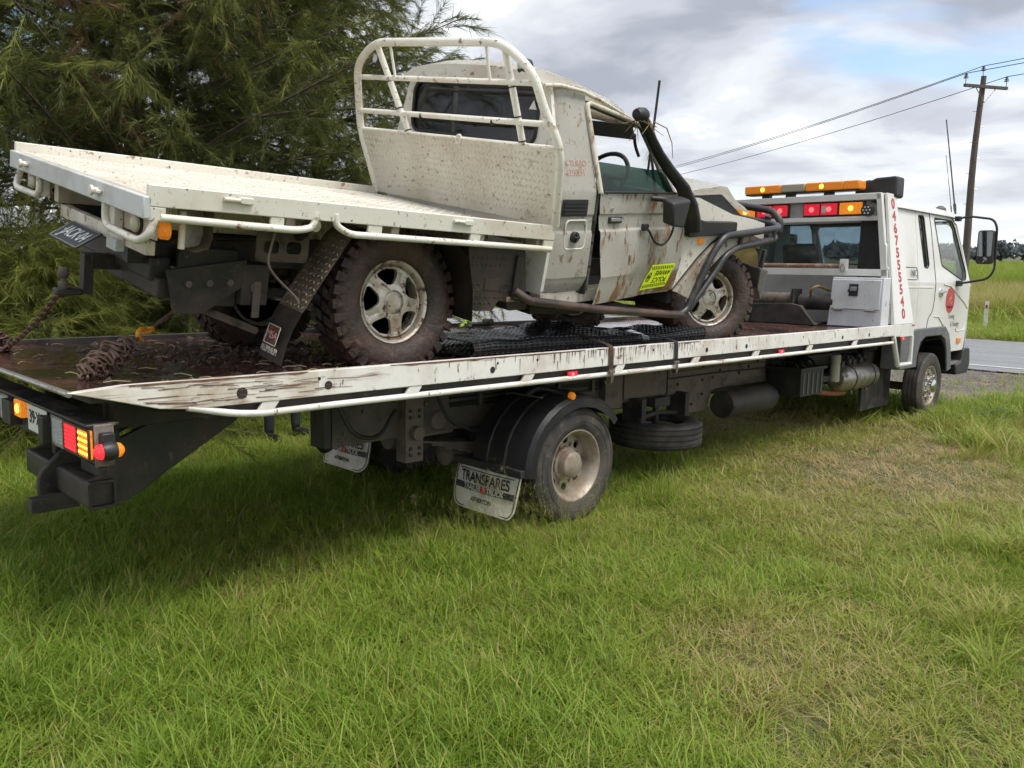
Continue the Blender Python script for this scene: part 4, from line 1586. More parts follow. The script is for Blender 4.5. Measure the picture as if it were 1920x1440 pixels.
bm = nb(); lathe(bm, [(.02, -.46), (.09, -.45), (.135, -.40), (.145, -.36), (.145, .36), (.135, .40), (.09, .45), (.02, .46)], (5.10, -.78, .60), 'x', 28); tk = obj('air_tank', bm, STEEL, TT)
for x in (4.86, 5.36):
    bm = nb(); lathe(bm, [(.1455, -.014), (.150, -.012), (.150, .012), (.1455, .014)], (x, -.78, .60), 'x', 28, close=True); obj('tank_strap', bm, BLACKST, tk)
for k, (x, z) in enumerate(((4.72, .78), (4.9, .80), (5.02, .79), (5.2, .80), (5.38, .78))):
    bm = nb()
    box(bm, x - .035, x + .035, -.82, -.74, z - .05, z + .01)
    lathe(bm, [(.02, 0), (.022, .03), (.012, .045)], (x, -.78, z), 'z', 10)
    tube(bm, fillet([(x, -.78, z + .03), (x + .05, -.74, z + .07), (x + .12, -.6, z + .02)], .04), .009, 6)
    obj('air_valve', bm, BLACKST, TT)
for x in (4.9, 5.3):
    bm = nb(); tube(bm, [(x, -.84, .47), (x + .02, -.85, .43)], .014, 8); obj('drain_cock', bm, DUSTY, TT)
bm = nb(); tube(bm, fillet([(4.45, -.60, .46), (4.7, -.72, .43), (4.95, -.74, .42)], .1), [.03] * 8, 12); obj('exhaust_pipe', bm, pm('orange_pipe', (.34, .12, .06), .6, layers=[((.15, .1, .08), 12, .5, .7)]), TT)
bm = nb(); lathe(bm, [(.02, -.44), (.125, -.43), (.13, -.41), (.13, .41), (.125, .43), (.02, .44)], (3.02, -.62, .50), 'x', 28); obj('exhaust_muffler', bm, BLACKST, TT)
B_('tank_bracket', BLACKST, (4.25, 4.6, -.82, -.5, .60, .66), (4.3, 5.6, -.62, -.5, .66, .86))
B_('side_skirt', BLACKST, (5.36, 6.20, -.78, -.74, .17, .86), (5.36, 6.20, .74, .78, .17, .86))
B_('engine_block', SHADOWIN, (5.3, 6.9, -.42, .42, .45, 1.02))
B_('gearbox', CHASSIS, (4.5, 5.3, -.22, .22, .40, .72))

# ---- headboard frame behind the cab
for s in (-1, 1):
    bm = nb()
    hexa(bm, [(4.99, s * 1.222, 1.203), (5.555, s * 1.222, 1.203), (5.555, s * 1.185, 1.203), (4.99, s * 1.185, 1.203),
              (5.075, s * 1.010, 2.605), (5.30, s * 1.010, 2.605), (5.30, s * .975, 2.605), (5.075, s * .975, 2.605)])
    ph = obj('headboard_post', bm, WHITE, TT, bevel=.006)
    bm = nb()
    hexa(bm, [(5.0, s * 1.18, 1.21), (5.06, s * 1.18, 1.21), (5.06, s * 1.10, 1.21), (5.0, s * 1.10, 1.21),
              (5.0, s * .972, 2.605), (5.06, s * .972, 2.605), (5.06, s * .915, 2.605), (5.0, s * .915, 2.605)])
    obj('headboard_stile', bm, GREYTRIM if False else WHITE, TT, bevel=.006)
    B_('post_foot', WHITE, (5.195, 5.575, min(s * 1.222, s * 1.16), max(s * 1.222, s * 1.16), 1.065, 1.20))
    bm = nb()
    tube(bm, [(5.04, s * 1.205, 1.07), (5.22, s * 1.205, .755), (5.57, s * 1.205, .755), (5.56, s * 1.205, 1.07)], .028, 8)
    obj('step_frame', bm, WHITE, TT)
    B_('post_reflector', PRINTRED, (5.50, 5.575, min(s * 1.2235, s * 1.2225), max(s * 1.2235, s * 1.2225), 1.175, 1.195), bevel=0)
    B_('rail_end_stop', RAILP, (5.0, 5.19, min(s * 1.223, s * 1.18), max(s * 1.223, s * 1.18), 1.075, 1.202))
    if s < 0:
        for k, dgt in enumerate('0467555540'):
            t = (k + .55) / 10
            z = 2.565 - t * 1.31
            y = -(1.222 - (z - 1.203) / 1.402 * .212) - .0016
            xm = 5.1875 + (5.2725 - 5.1875) * (1 - (z - 1.203) / 1.402)
            text('phone_digit', dgt, .148, frame((xm, y, z), (1, 0, -.0), (0, .15, 1)), PRINTRED, ph, xs=1.22, bold=.0055)
B_('headboard_top_beam', WHITE, (5.0, 5.10, -.972, .972, 2.535, 2.605), bevel=.006)
B_('headboard_mid_beam', WHITE, (5.0, 5.06, -1.10, 1.10, 1.715, 1.792), bevel=.005)
lp = B_('lamp_panel', pm('headboard_lamp_panel', (.42, .42, .40), .5, layers=[((.28, .26, .22), 4, .5, .7)]), (5.07, 5.09, -.93, .93, 2.365, 2.535))
B_('lamp_shelf', WHITE, (5.02, 5.09, -.95, .95, 2.315, 2.364))
for s in (-1, 1):
    hs = B_('lamp_cluster', PLASTIC, (5.035, 5.069, min(s * .085, s * .79), max(s * .085, s * .79), 2.375, 2.528), bevel=.01)
    for a, b_, m_, h_ in ((.10, .285, L_REDDIM, L_REDHOT), (.30, .49, L_REDDIM, L_REDHOT), (.515, .77, L_AMB, L_AMBHOT)):
        B_('lamp_lens', m_, (5.018, 5.034, min(s * a, s * b_), max(s * a, s * b_), 2.388, 2.516), parent=hs, bevel=.01)
        bm = nb(); lathe(bm, [(.030, 0), (.022, -.006), (.002, -.008)], (5.018, s * (a + b_) / 2, 2.452), 'x', 14); obj('bulb', bm, h_, hs)
    B_('lens_window', L_CLEAR, (5.013, 5.018, s * .34 - .025, s * .34 + .025, 2.41, 2.49), parent=hs, bevel=0)
    # work light
    wl = cyl('work_light', PLASTIC, (5.0, s * .85, 2.42), 'x', .062, -.06, .0, n=20)
    bm = nb()
    for k in range(7):
        a = k * 2 * pi / 6
        rr_ = .036 if k < 6 else 0
        lathe(bm, [(.011, 0), (.009, -.003), (.001, -.004)], (4.9395, s * .85 + rr_ * cos(a), 2.42 + rr_ * sin(a)), 'x', 8)
    obj('led_face', bm, L_CLEAR, wl)['kind'] = 'stuff'
    bm = nb(); tube(bm, fillet([(4.99, s * .85, 2.48), (5.03, s * .87, 2.53), (5.05, s * .92, 2.50), (5.05, s * .93, 2.44)], .03), .010, 6); obj('work_light_cord', bm, PLASTIC, wl)
# amber warning beacon bar
lb = B_('beacon_bar_base', PLASTIC, (5.02, 5.17, -.72, .65, 2.645, 2.662))
for y0, y1, m_ in ((-.725, -.545, L_AMBDULL), (-.54, -.11, L_AMBDULL), (-.10, .19, pm('cream_beacon_section', (.45, .42, .30), .4)), (.20, .655, L_AMBDULL)):
    B_('beacon_lens', m_, (5.0, 5.19, y0, y1, 2.663, 2.752), parent=lb, bevel=.012)
for y in (-.30, .42):
    bm = nb(); lathe(bm, [(.028, 0), (.02, -.003), (.002, -.004)], (4.9995, y, 2.705), 'x', 14); obj('beacon_glow', bm, L_AMBHOT, lb)
for y in (-.36, .10, .40):
    B_('beacon_foot', PLASTIC, (5.05, 5.12, y - .05, y + .05, 2.60, 2.645), parent=lb)
bm = nb()
prism(bm, rpoly([(-1.035, 2.57), (-1.035, 2.80), (-.80, 2.79), (-.755, 2.765), (-.72, 2.775), (-.63, 2.75), (-.58, 2.66), (-.58, 2.57)], .035), 5.24, 5.46, 'x')
obj('air_intake', bm, PLASTIC, TT, bevel=.02, seg=3)
B_('intake_duct', PLASTIC, (5.26, 5.42, -.98, -.66, 1.2, 2.58), bevel=.02)
bm = nb(); tube(bm, [(5.02, .35, 1.825), (5.02, -.58, 1.825)], .024, 10); obj('rusty_rod', bm, pm('rusty_rod', (.30, .17, .10), .8, layers=[((.5, .42, .33), 14, .5, .65)]), TT)
br = B_('rod_bracket', WHITE, (4.985, 5.04, -.66, -.58, 1.765, 1.90))
bm = nb(); tube(bm, [(4.975, -.62 + .022 * cos(a), 1.80 + .045 * sin(a)) for a in np.linspace(0, 2 * pi, 14)[:-1]], .006, 6, closed=True); obj('shackle', bm, STEEL, br)
bm = nb(); tube(bm, fillet([(4.97, -1.07, 2.05), (4.93, -1.09, 2.05), (4.93, -1.11, 1.80), (4.98, -1.11, 1.80)], .03), .014, 8); obj('grab_handle', bm, WHITE, TT)

# ---- tool box on the deck
TB = thing('tool_box', 'white chipped steel tool box with black latch on the front of the deck', 'tool box', (0, 0, 0), TILT)
TBM = pm('tool_box_paint', (.62, .63, .65), .45, layers=[((.50, .49, .46), 2.5, .45, .7), ((.06, .05, .05), 17, .645, .68, (1, 1, 1), .8), ((.25, .12, .06), 26, .66, .72)])
bm = nb()
hexa(bm, [(4.76, -1.165, 1.172), (4.98, -1.165, 1.172), (4.98, -.585, 1.172), (4.76, -.585, 1.172),
          (4.80, -1.155, 1.70), (4.98, -1.155, 1.70), (4.98, -.60, 1.70), (4.80, -.60, 1.70)])
obj('box_body', bm, TBM, TB, bevel=.008)


def tbf(p):      # the lid panel leans with the front of the box
    x, y, z = p
    return (x + .04 * (z - 1.172) / .528, y, z)


bm = nb(); box(bm, 4.742, 4.757, -1.135, -.605, 1.36, 1.675, f=tbf); ld = obj('lid', bm, TBM, TB, bevel=.006)
bm = nb(); box(bm, 4.732, 4.741, -.90, -.80, 1.50, 1.63, f=tbf); obj('latch_plate', bm, PLASTIC, ld, bevel=.006)
bm = nb(); box(bm, 4.722, 4.731, -.885, -.815, 1.555, 1.60, f=tbf); obj('latch_paddle', bm, STEEL, ld, bevel=.004)
for y in (-.70, -1.04):
    bm = nb(); tube(bm, [tbf((4.742, y - .05, 1.352)), tbf((4.742, y + .05, 1.352))], .011, 8); obj('hinge', bm, STEEL, TB)

# ---- winch in front of the headboard
WN = thing('winch', 'dirty cable winch on a dark steel base in front of the cab guard', 'winch', (0, 0, 0), TILT)
bm = nb()
prism(bm, [(-.52, 1.172), (.95, 1.172), (.95, 1.36), (-.2, 1.40), (-.34, 1.38)], 4.60, 4.66, 'x')
prism(bm, [(-.50, 1.172), (.95, 1.172), (.95, 1.20), (-.5, 1.20)], 4.662, 5.0, 'x')
obj('winch_base', bm, BLACKST, WN, bevel=.005)
bm = nb(); lathe(bm, [(.03, -.26), (.115, -.26), (.115, -.245), (.07, -.24)] + [(.07 + .006 * (k % 2), -.24 + .48 * k / 30) for k in range(31)] + [(.07, .24), (.115, .245), (.115, .26), (.03, .26)], (4.83, .10, 1.44), 'y', 28); obj('drum', bm, DUSTY, WN)
bm = nb(); lathe(bm, [(.02, -.24), (.085, -.23), (.09, -.1), (.09, .1), (.085, .17), (.02, .18)], (4.84, -.40, 1.42), 'y', 22); obj('motor', bm, BLACKST, WN)
B_('winch_cheek', BLACKST, (4.72, 4.94, -.19, -.165, 1.20, 1.56), (4.72, 4.94, .365, .39, 1.20, 1.56), parent=WN)
B_('gear_case', CHASSIS, (4.74, 4.92, .392, .62, 1.30, 1.54), parent=WN, bevel=.02)
bm = nb(); tube(bm, fillet([(4.8, -.36, 1.46), (4.7, -.40, 1.56), (4.74, -.46, 1.60), (4.95, -.5, 1.55)], .04), .014, 8); obj('hydraulic_line', bm, pm('brass_fitting', (.35, .22, .08), .4, .6), WN)

# ---- cab
CABY = 1.05


def cy(z):
    return CABY if z < 1.66 else CABY - .115 * (z - 1.66) / .84


up_out = rpoly([(5.45, 1.66), (7.96, 1.66), (7.86, 1.86), (7.50, 2.44), (7.30, 2.545), (5.60, 2.545), (5.47, 2.44)], .05, 4)
sw_h = rpoly([(6.19, 2.44), (6.37, 2.44), (6.46, 1.86), (6.40, 1.83), (6.30, 1.84)], .03, 4)
dw_h = rpoly([(6.72, 2.44), (7.36, 2.44), (7.46, 2.36), (7.80, 1.80), (7.78, 1.70), (7.62, 1.70), (6.90, 1.87)], .04, 4)
lo_out = [(5.45, 1.66), (5.45, 1.06), (6.02, 1.06), (6.14, 1.10), (7.15, 1.10), (7.26, .98), (7.34, .78), (7.90, .78), (7.99, 1.2), (7.96, 1.66)]
for s in (-1, 1):
    bm = nb()
    panel(bm, up_out, [sw_h, dw_h], lambda u, v: (u, s * cy(v), v), .03)
    bmu = bm
    panel(bm, lo_out, [], lambda u, v: (u, s * CABY, v), .03)
    sd_ = obj('cab_side', bm, WHITE, TT, angle=25)
    for h_, nm in ((sw_h, 'quarter_window'), (dw_h, 'door_window')):
        bm = nb()
        panel(bm, h_, [], lambda u, v: (u, s * (cy(v) - .018), v), .004)
        obj(nm, bm, GLASSD if nm == 'quarter_window' else GLASSC, TT)
        bm = nb()
        tube(bm, [(u, s * (cy(v) - .002), v) for u, v in h_], .010, 6, closed=True)
        obj('window_seal', bm, PLASTIC, sd_)
    # door shut lines, creases, handle
    for pts in ([(6.55, 2.50), (6.60, 2.30), (6.66, 1.66), (6.66, 1.45), (6.62, 1.30), (6.50, 1.24), (6.46, 1.10)],
                [(6.55, 2.50), (7.32, 2.505), (7.50, 2.40)]):
        bm = nb()
        tube(bm, fillet([(u, s * (cy(v) + .0005), v) for u, v in pts], .05), .0055, 6)
        obj('door_gap', bm, PRINTBK, sd_)
    bm = nb(); tube(bm, [(6.95, s * (CABY + .002), 1.64), (7.20, s * (CABY + .002), 1.62), (7.80, s * (CABY + .002), 1.40), (7.92, s * (CABY + .002), 1.33)], .008, 6); obj('door_crease', bm, WHITE, sd_)
    bm = nb(); tube(bm, [(6.70, s * (CABY + .002), 1.25), (6.85, s * (CABY + .002), 1.24), (7.06, s * (CABY + .002), 1.12)], .008, 6); obj('door_crease', bm, WHITE, sd_)
    bm = nb(); tube(bm, fillet([(7.52, s * (CABY + .001), 1.08), (7.56, s * (CABY + .001), 1.035), (7.86, s * (CABY + .001), 1.05), (7.90, s * (CABY + .001), 1.15)], .04), .006, 6); obj('step_recess', bm, PLASTIC if False else WHITE, sd_)
    bm = nb(); lathe(bm, [(.058, 0), (.058, .008), (.05, .012), (.002, .004)], (6.86, CABY, 1.54), 'y', 24, f=(lambda p: Vector((p.x * 1.0, s * p.y, p.z)))); hd = obj('door_handle', bm, CHROME, sd_)
    bm = nb(); tube(bm, fillet([(6.80, s * (CABY + .01), 1.54), (6.84, s * (CABY + .035), 1.545), (6.94, s * (CABY + .035), 1.55), (6.97, s * (CABY + .012), 1.55)], .02), .014, 8); obj('door_handle', bm, CHROME, sd_)
    # grey arch trim and black liner
    bm = nb()
    arch = [(5.62, 1.055), (6.10, 1.115), (7.06, 1.12), (7.22, 1.02), (7.32, .84), (7.40, .56), (7.24, .53), (7.17, .80), (7.08, .95), (6.92, 1.01), (6.38, 1.01), (6.22, .95), (6.15, .78), (6.15, .66), (5.62, .66)]
    prism(bm, arch, s * (CABY + .035), s * .86, 'y')
    obj('arch_trim', bm, GREYTRIM, TT, bevel=.012)
    bm = nb()
    lin = [(6.20, .62), (6.20, .85), (6.32, .965), (6.95, .965), (7.12, .86), (7.22, .55)]
    rw = [[bm.verts.new((a, s * yy, b)) for a, b in lin] for yy in (1.075, .60)]
    for k in range(len(lin) - 1):
        bm.faces.new((rw[0][k], rw[0][k + 1], rw[1][k + 1], rw[1][k]))
    bmesh.ops.solidify(bm, geom=bm.faces[:], thickness=.01)
    obj('arch_liner', bm, PLASTIC, TT)
    B_('side_indicator', L_AMBDULL, (7.60, 7.74, min(s * (CABY + .018), s * CABY), max(s * (CABY + .018), s * CABY), .885, .945), parent=sd_, bevel=.006)
    # mirror on its hoop
    bm = nb(); tube(bm, fillet([(7.42, s * .98, 2.47), (7.48, s * 1.12, 2.50), (7.52, s * 1.38, 2.46), (7.55, s * 1.42, 2.36), (7.60, s * 1.42, 1.83), (7.58, s * 1.36, 1.72), (7.50, s * 1.12, 1.665), (7.44, s * 1.05, 1.655)], .06), .014, 8)
    ma = obj('mirror_arm', bm, PLASTIC, TT)
    B_('mirror_mount', PLASTIC, (7.38, 7.47, min(s * .97, s * 1.03), max(s * .97, s * 1.03), 2.44, 2.50), (7.38, 7.50, min(s * 1.05, s * 1.10), max(s * 1.05, s * 1.10), 1.62, 1.69), parent=ma)
    bm = nb()
    prism(bm, rrect(s * 1.315 - .095, s * 1.315 + .095, 1.905, 2.325, .035), 7.50, 7.58, 'x')
    mr = obj('mirror', bm, PLASTIC, TT, bevel=.012)
    bm = nb(); panel(bm, rrect(s * 1.315 - .08, s * 1.315 + .08, 2.00, 2.31, .02), [], lambda u, v: (7.497, u, v), .002); obj('mirror_glass', bm, MIRR, mr)
    bm = nb(); lathe(bm, [(.035, 0), (.03, -.004), (.002, -.010)], (7.498, s * 1.32, 1.955), 'x', 16); obj('spot_mirror', bm, MIRR, mr)
# rounded cab corners and a pressed waist line
for s in (-1, 1):
    bm = nb(); tube(bm, [(5.485, s * (cy(z) - .034), z) for z in (1.06, 1.4, 1.66, 2.0, 2.3, 2.5)], .036, 12); obj('cab_corner', bm, WHITE, TT)
    bm = nb(); tube(bm, [(x, s * (cy(2.5) - .030), 2.515) for x in (5.49, 6.2, 7.3)], .036, 12); obj('roof_edge', bm, WHITE, TT)
    bm = nb(); tube(bm, [(5.50, s * (CABY - .004), 1.60), (6.58, s * (CABY - .004), 1.60)], .010, 8); obj('waist_press', bm, WHITE, TT)
    bm = nb(); tube(bm, [(6.10, s * (cy(z) - .003), z) for z in (1.15, 1.6, 1.66, 2.1, 2.5)], .009, 8); obj('pillar_press', bm, WHITE, TT)
    for k, z in enumerate((.80, .83, .775)):
        bm = nb(); tube(bm, [(-.6 + 1.1 * i, s * (.475 + .006 * k), z + .012 * sin(i * 2.3 + k)) for i in range(5)], .009, 7); obj('air_line', bm, PLASTIC, TT)
    for x in (-.35, .45, .85, 1.35, 3.75, 4.1):
        B_('line_clip', CHASSIS, (x, x + .03, min(s * .466, s * .50), max(s * .466, s * .50), .76, .85), bevel=0)
# roof, rear wall, front
bm = nb()
prof = []
for k in range(13):
    a = pi * k / 12
    prof.append((cos(a), sin(a)))
xs_ = [(5.45, .0, .93), (5.50, .045, .96), (5.62, .06, .97), (6.6, .085, .97), (7.25, .07, .97), (7.38, .05, .965), (7.52, -.05, .96)]
R_ = [[bm.verts.new((x, hw * (abs(c) ** .35) * (1 if c > 0 else -1), 2.515 + (dz + .03) * s_ ** .5 - .03)) for c, s_ in prof] for x, dz, hw in xs_]
for A, Bq in zip(R_, R_[1:]):
    for k in range(12):
        bm.faces.new((A[k], A[k + 1], Bq[k + 1], Bq[k]))
bm.faces.new(R_[0]); bm.faces.new(R_[-1])
obj('cab_roof', bm, WHITE, TT, angle=50)
bm = nb()
panel(bm, rpoly([(-1.05, 1.06), (1.05, 1.06), (1.05, 1.66), (.935, 2.53), (-.935, 2.53), (-1.05, 1.66)], .04), [rrect(-.64, .64, 1.84, 2.32, .06)], lambda u, v: (5.45, u, v), .03)
cw = obj('cab_rear_wall', bm, pm('cab_rear_grey', (.40, .40, .39), .55, layers=[((.30, .28, .25), 3, .45, .7)]), TT)
bm = nb(); panel(bm, rrect(-.64, .64, 1.84, 2.32, .06), [], lambda u, v: (5.46, u, v), .004); obj('rear_window', bm, GLASSB, TT)
bm = nb(); tube(bm, [(5.442, u, v) for u, v in rrect(-.64, .64, 1.84, 2.32, .06)], .018, 8, closed=True); obj('rear_window_seal', bm, PLASTIC, cw)
B_('rear_grille', PLASTIC, (5.415, 5.448, -.98, -.70, 1.7, 2.36), parent=cw)
for k in range(3):
    B_('rear_grille_rib', SHADOWIN, (5.40, 5.415, -.97 + .09 * k, -.96 + .09 * k, 1.7, 2.36), parent=cw, bevel=0)
bm = nb()
wsh = rrect(-.90, .90, 1.70, 2.42, .08)
panel(bm, rpoly([(-1.05, .70), (1.05, .70), (1.05, 1.64), (.96, 2.45), (-.96, 2.45), (-1.05, 1.64)], .05), [wsh], lambda u, v: (7.99 if v < 1.66 else 7.97 - (v - 1.66) * .58, u, v), .03)
obj('cab_front', bm, WHITE, TT)
bm = nb(); panel(bm, wsh, [], lambda u, v: (7.95 - (v - 1.66) * .58, u, v), .004); obj('windscreen', bm, GLASSC, TT)
B_('cab_floor', SHADOWIN, (5.5, 7.95, -1.0, 1.0, 1.02, 1.06))
B_('dashboard', SHADOWIN, (7.45, 7.9, -.98, .98, 1.35, 1.66), bevel=.04)
for y in (-.55, .45):
    st_ = B_('cab_seat', GREYTRIM, (6.25, 6.80, y - .26, y + .26, 1.12, 1.52), bevel=.05)
    bm = nb(); hexa(bm, [(6.22, y - .26, 1.45), (6.38, y - .26, 1.45), (6.38, y + .26, 1.45), (6.22, y + .26, 1.45), (6.02, y - .22, 2.12), (6.14, y - .22, 2.12), (6.14, y + .22, 2.12), (6.02, y + .22, 2.12)])
    obj('seat_back', bm, SHADOWIN, st_, bevel=.05)
bm = nb(); tube(bm, [(7.22 + .10 * sin(a), -.55 + .21 * cos(a), 1.74 + .19 * sin(a)) for a in np.linspace(0, 2 * pi, 25)[:-1]], .016, 8, closed=True); obj('steering_wheel', bm, PLASTIC, TT)
# bumper, steps
bm = nb()
prism(bm, rpoly([(7.62, .46), (8.10, .46), (8.16, .60), (8.10, .80), (7.86, .80), (7.80, .62), (7.62, .60)], .04), -1.08, 1.08, 'y')
obj('front_bumper', bm, PLASTIC, TT, bevel=.015)
B_('cab_step', STEEL, (7.45, 7.84, -1.06, -.90, .60, .64), (7.45, 7.84, .90, 1.06, .60, .64))
# signwriting on the door
ds = -1
bm = nb(); lathe(bm, [(.165, 0), (.165, .0015), (.002, .0015)], (7.235, -CABY - .0012, 1.445), 'y', 40, f=(lambda p: Vector((p.x, -CABY - .001 - (p.y + CABY + .0012), p.z)))); dl = obj('door_emblem', bm, pm('red_emblem', (.50, .05, .055), .4), TT)
bm = nb()
for pts in ([(-.05, .10), (-.045, .02), (-.06, -.03)], [(-.02, .12), (-.01, .04), (-.03, -.02)], [(.02, .11), (.03, .03), (.0, -.03)], [(.03, .05), (.065, .02), (.07, -.04), (.03, -.06)], [(-.06, .0), (.0, .01), (.05, .03)]):
    tube(bm, [(7.235 + a, -CABY - .004, 1.455 + b) for a, b in pts], .0045, 5)
obj('emblem_mark', bm, PRINTPINK, dl)
bm = nb(); tube(bm, [(7.235 - .10 + .2 * k / 20, -CABY - .004, 1.36 + .018 * sin(k * 1.3)) for k in range(21)], .006, 5); obj('emblem_mark', bm, pm('dark_red_print', (.16, .05, .04), .5), dl)
text('door_sign', 'Towing', .095, frame((7.33, -CABY - .0015, 1.235), (1, 0, 0), (.25, 0, 1)), PRINTGR, TT, xs=.85)
text('door_sign', '& Haulage', .095, frame((7.48, -CABY - .0015, 1.135), (1, 0, 0), (.25, 0, 1)), PRINTGR, TT, xs=.85)
text('cab_badge', 'NIC', .11, frame((5.93, -CABY - .0015, 1.76), (1, 0, 0), (0, .13, 1)), PRINTBK, TT, xs=1.0)
bm = nb(); tube(bm, [(u, -cy(v) - .002, v) for u, v in rrect(5.60, 6.06, 1.69, 1.83, .03)], .004, 5, closed=True); obj('badge_outline', bm, PRINTBK, TT)
# aerials and cab roof lamp
for nm, a, b, r_ in (('radio_aerial', (7.52, -.93, 2.54), (6.98, -.90, 3.64), .009), ('whip_aerial', (7.46, -.90, 2.56), (7.08, -.90, 3.23), .004)):
    bm = nb()
    A, Bv = Vector(a), Vector(b)
    tube(bm, [A, A.lerp(Bv, .06), A.lerp(Bv, .10), A.lerp(Bv, .12), A.lerp(Bv, .55), A.lerp(Bv, .94), Bv], [r_ * 1.3, r_ * 2.2, r_ * 2.2, r_ * 1.2, r_, r_ * .8, r_ * .9], 8)
    obj(nm, bm, GREYTRIM, TT)
bm = nb(); lathe(bm, [(.07, 0), (.065, .04), (.03, .07), (.002, .075)], (7.2, -.85, 2.55), 'z', 16); obj('roof_lamp', bm, GREYTRIM, TT)

# ---- lines and brackets under the deck
for k, (y0, dz) in enumerate(((-.62, 0), (-.70, .02), (.3, .01))):
    bm = nb(); tube(bm, [(-2.6 + .45 * i, y0 + .02 * sin(i + k), .985 + dz - .035 * (i % 2)) for i in range(12)], .012, 7); obj('hydraulic_line', bm, PLASTIC, TT)
bm = nb(); tube(bm, fillet([(-1.5, -.50, .92), (-1.42, -.56, .70), (-1.25, -.58, .66), (-1.1, -.55, .82)], .08), .014, 8); obj('brake_hose', bm, PLASTIC, TT)
bm = nb(); tube(bm, fillet([(-.75, -.52, .88), (-.72, -.60, .72), (-.55, -.62, .64), (-.35, -.55, .60)], .08), .012, 8); obj('brake_hose', bm, PLASTIC, TT)
for x, z in ((-1.42, .80), (-1.42, .70), (-1.28, .82), (-1.15, .66), (-.80, .82), (-.55, .84), (-.55, .66)):
    cyl('chassis_bolt', DUSTY, (x, 0, z), 'y', .014, -.480, -.466, n=6, bevel=0)
B_('spare_hanger', BLACKST, (1.38, 1.44, -.60, -.40, .44, .66))
B_('spare_hanger', BLACKST, (2.02, 2.08, -.60, -.40, .44, .66))
bm = nb()
for k in range(9):
    tube(bm, fillet([(3.7 + .18 * k, -.52, .84), (3.72 + .18 * k, -.60, .80 - .05 * (k % 3)), (3.86 + .18 * k, -.58, .74), (3.9 + .18 * k, -.5, .80)], .04), .008, 6)
o = obj('pipe_cluster', bm, PLASTIC, TT); o['kind'] = 'stuff'

# ---- mud wiped over the top edge of the right rail, and drips below it
SMEAR = pm('wiped_red_mud', (.13, .062, .042), .55, layers=[((.22, .13, .09), 30, .45, .65)])
bm = nb()
prev = None
for i in range(330):
    x = -2.92 + .0225 * i
    k = .5 + .5 * gnoise(x * 1.3, 2.0, 1.0)
    h = .030 * max(0.0, k - .30) * (1.0 if x < -.2 else .55 if x < 1.2 else .3) + .012 * max(0, gnoise(x * 9, 5.0, 1.0)) * (1 if x < 1.2 else .4)
    if h < .0035:
        prev = None
        continue
    cur = (bm.verts.new((x, -1.2216, 1.1965)), bm.verts.new((x, -1.2216, 1.1965 - h)))
    if prev:
        bm.faces.new((prev[0], cur[0], cur[1], prev[1]))
    prev = cur
o = obj('rail_mud', bm, SMEAR, TT, smooth=False); o['kind'] = 'stuff'
bm = nb()
for _ in range(150):
    x = rng.normal(.35, .55) if rng.uniform() < .8 else rng.uniform(-2.6, 4.8)
    L_, w = rng.uniform(.015, .085), rng.uniform(.0012, .0032)
    z0 = 1.196 if rng.uniform() < .75 else rng.uniform(1.12, 1.19)
    z1 = max(1.08, z0 - L_)
    bm.faces.new([bm.verts.new(p) for p in ((x - w, -1.2222, z0), (x + w, -1.2222, z0), (x + w * .4, -1.2222, z1), (x - w * .4, -1.2222, z1))])
for _ in range(46):
    x, z = rng.uniform(-2.95, -2.0), rng.uniform(1.10, 1.185)
    L_, w = rng.uniform(.03, .22), rng.uniform(.0008, .0028)
    if z < 1.09 + max(0, -2.75 - x) * .25:
        continue
    t = rng.normal(0, .05) * L_
    bm.faces.new([bm.verts.new(p) for p in ((x, -1.2222, z), (x + L_, -1.2222, z + t), (x + L_, -1.2222, z + t - w), (x, -1.2222, z - w * 1.6))])
o = obj('rail_drips', bm, SMEAR, TT, smooth=False); o['kind'] = 'stuff'

# ================================================================== THE WRECKED UTE
# its wheels stand level on the deck; tray and cab lean to the right on collapsed springs
RBm = Matrix.Rotation(rad(.84), 3, 'Y') @ Matrix.Rotation(rad(10.4), 3, 'X')
OBv = Vector((-2.838, -.399, 2.148))
RCm = RBm @ Matrix.Rotation(rad(-5.0), 3, 'Y')
OCv = OBv + RBm @ Vector((2.77, 0, -.42))


def fB(p):
    return OBv + RBm @ Vector(p)


def fC(p):
    return OCv + RCm @ Vector(p)


UT = thing('wrecked_ute', 'crashed cream tray-back ute with crushed cab and muddy wheels chained on the tow truck deck', 'ute', (0, 0, 0), TILT)


def UB(name, mat, *boxes, f=fB, parent=UT, bevel=.004):
    return B_(name, mat, *boxes, parent=parent, bevel=bevel, f=f)


def UTb(name, mat, pts, r, f=fB, parent=UT, fil=0, n=12, closed=False):
    return T_(name, mat, pts, r, n, parent, fil, f, closed)


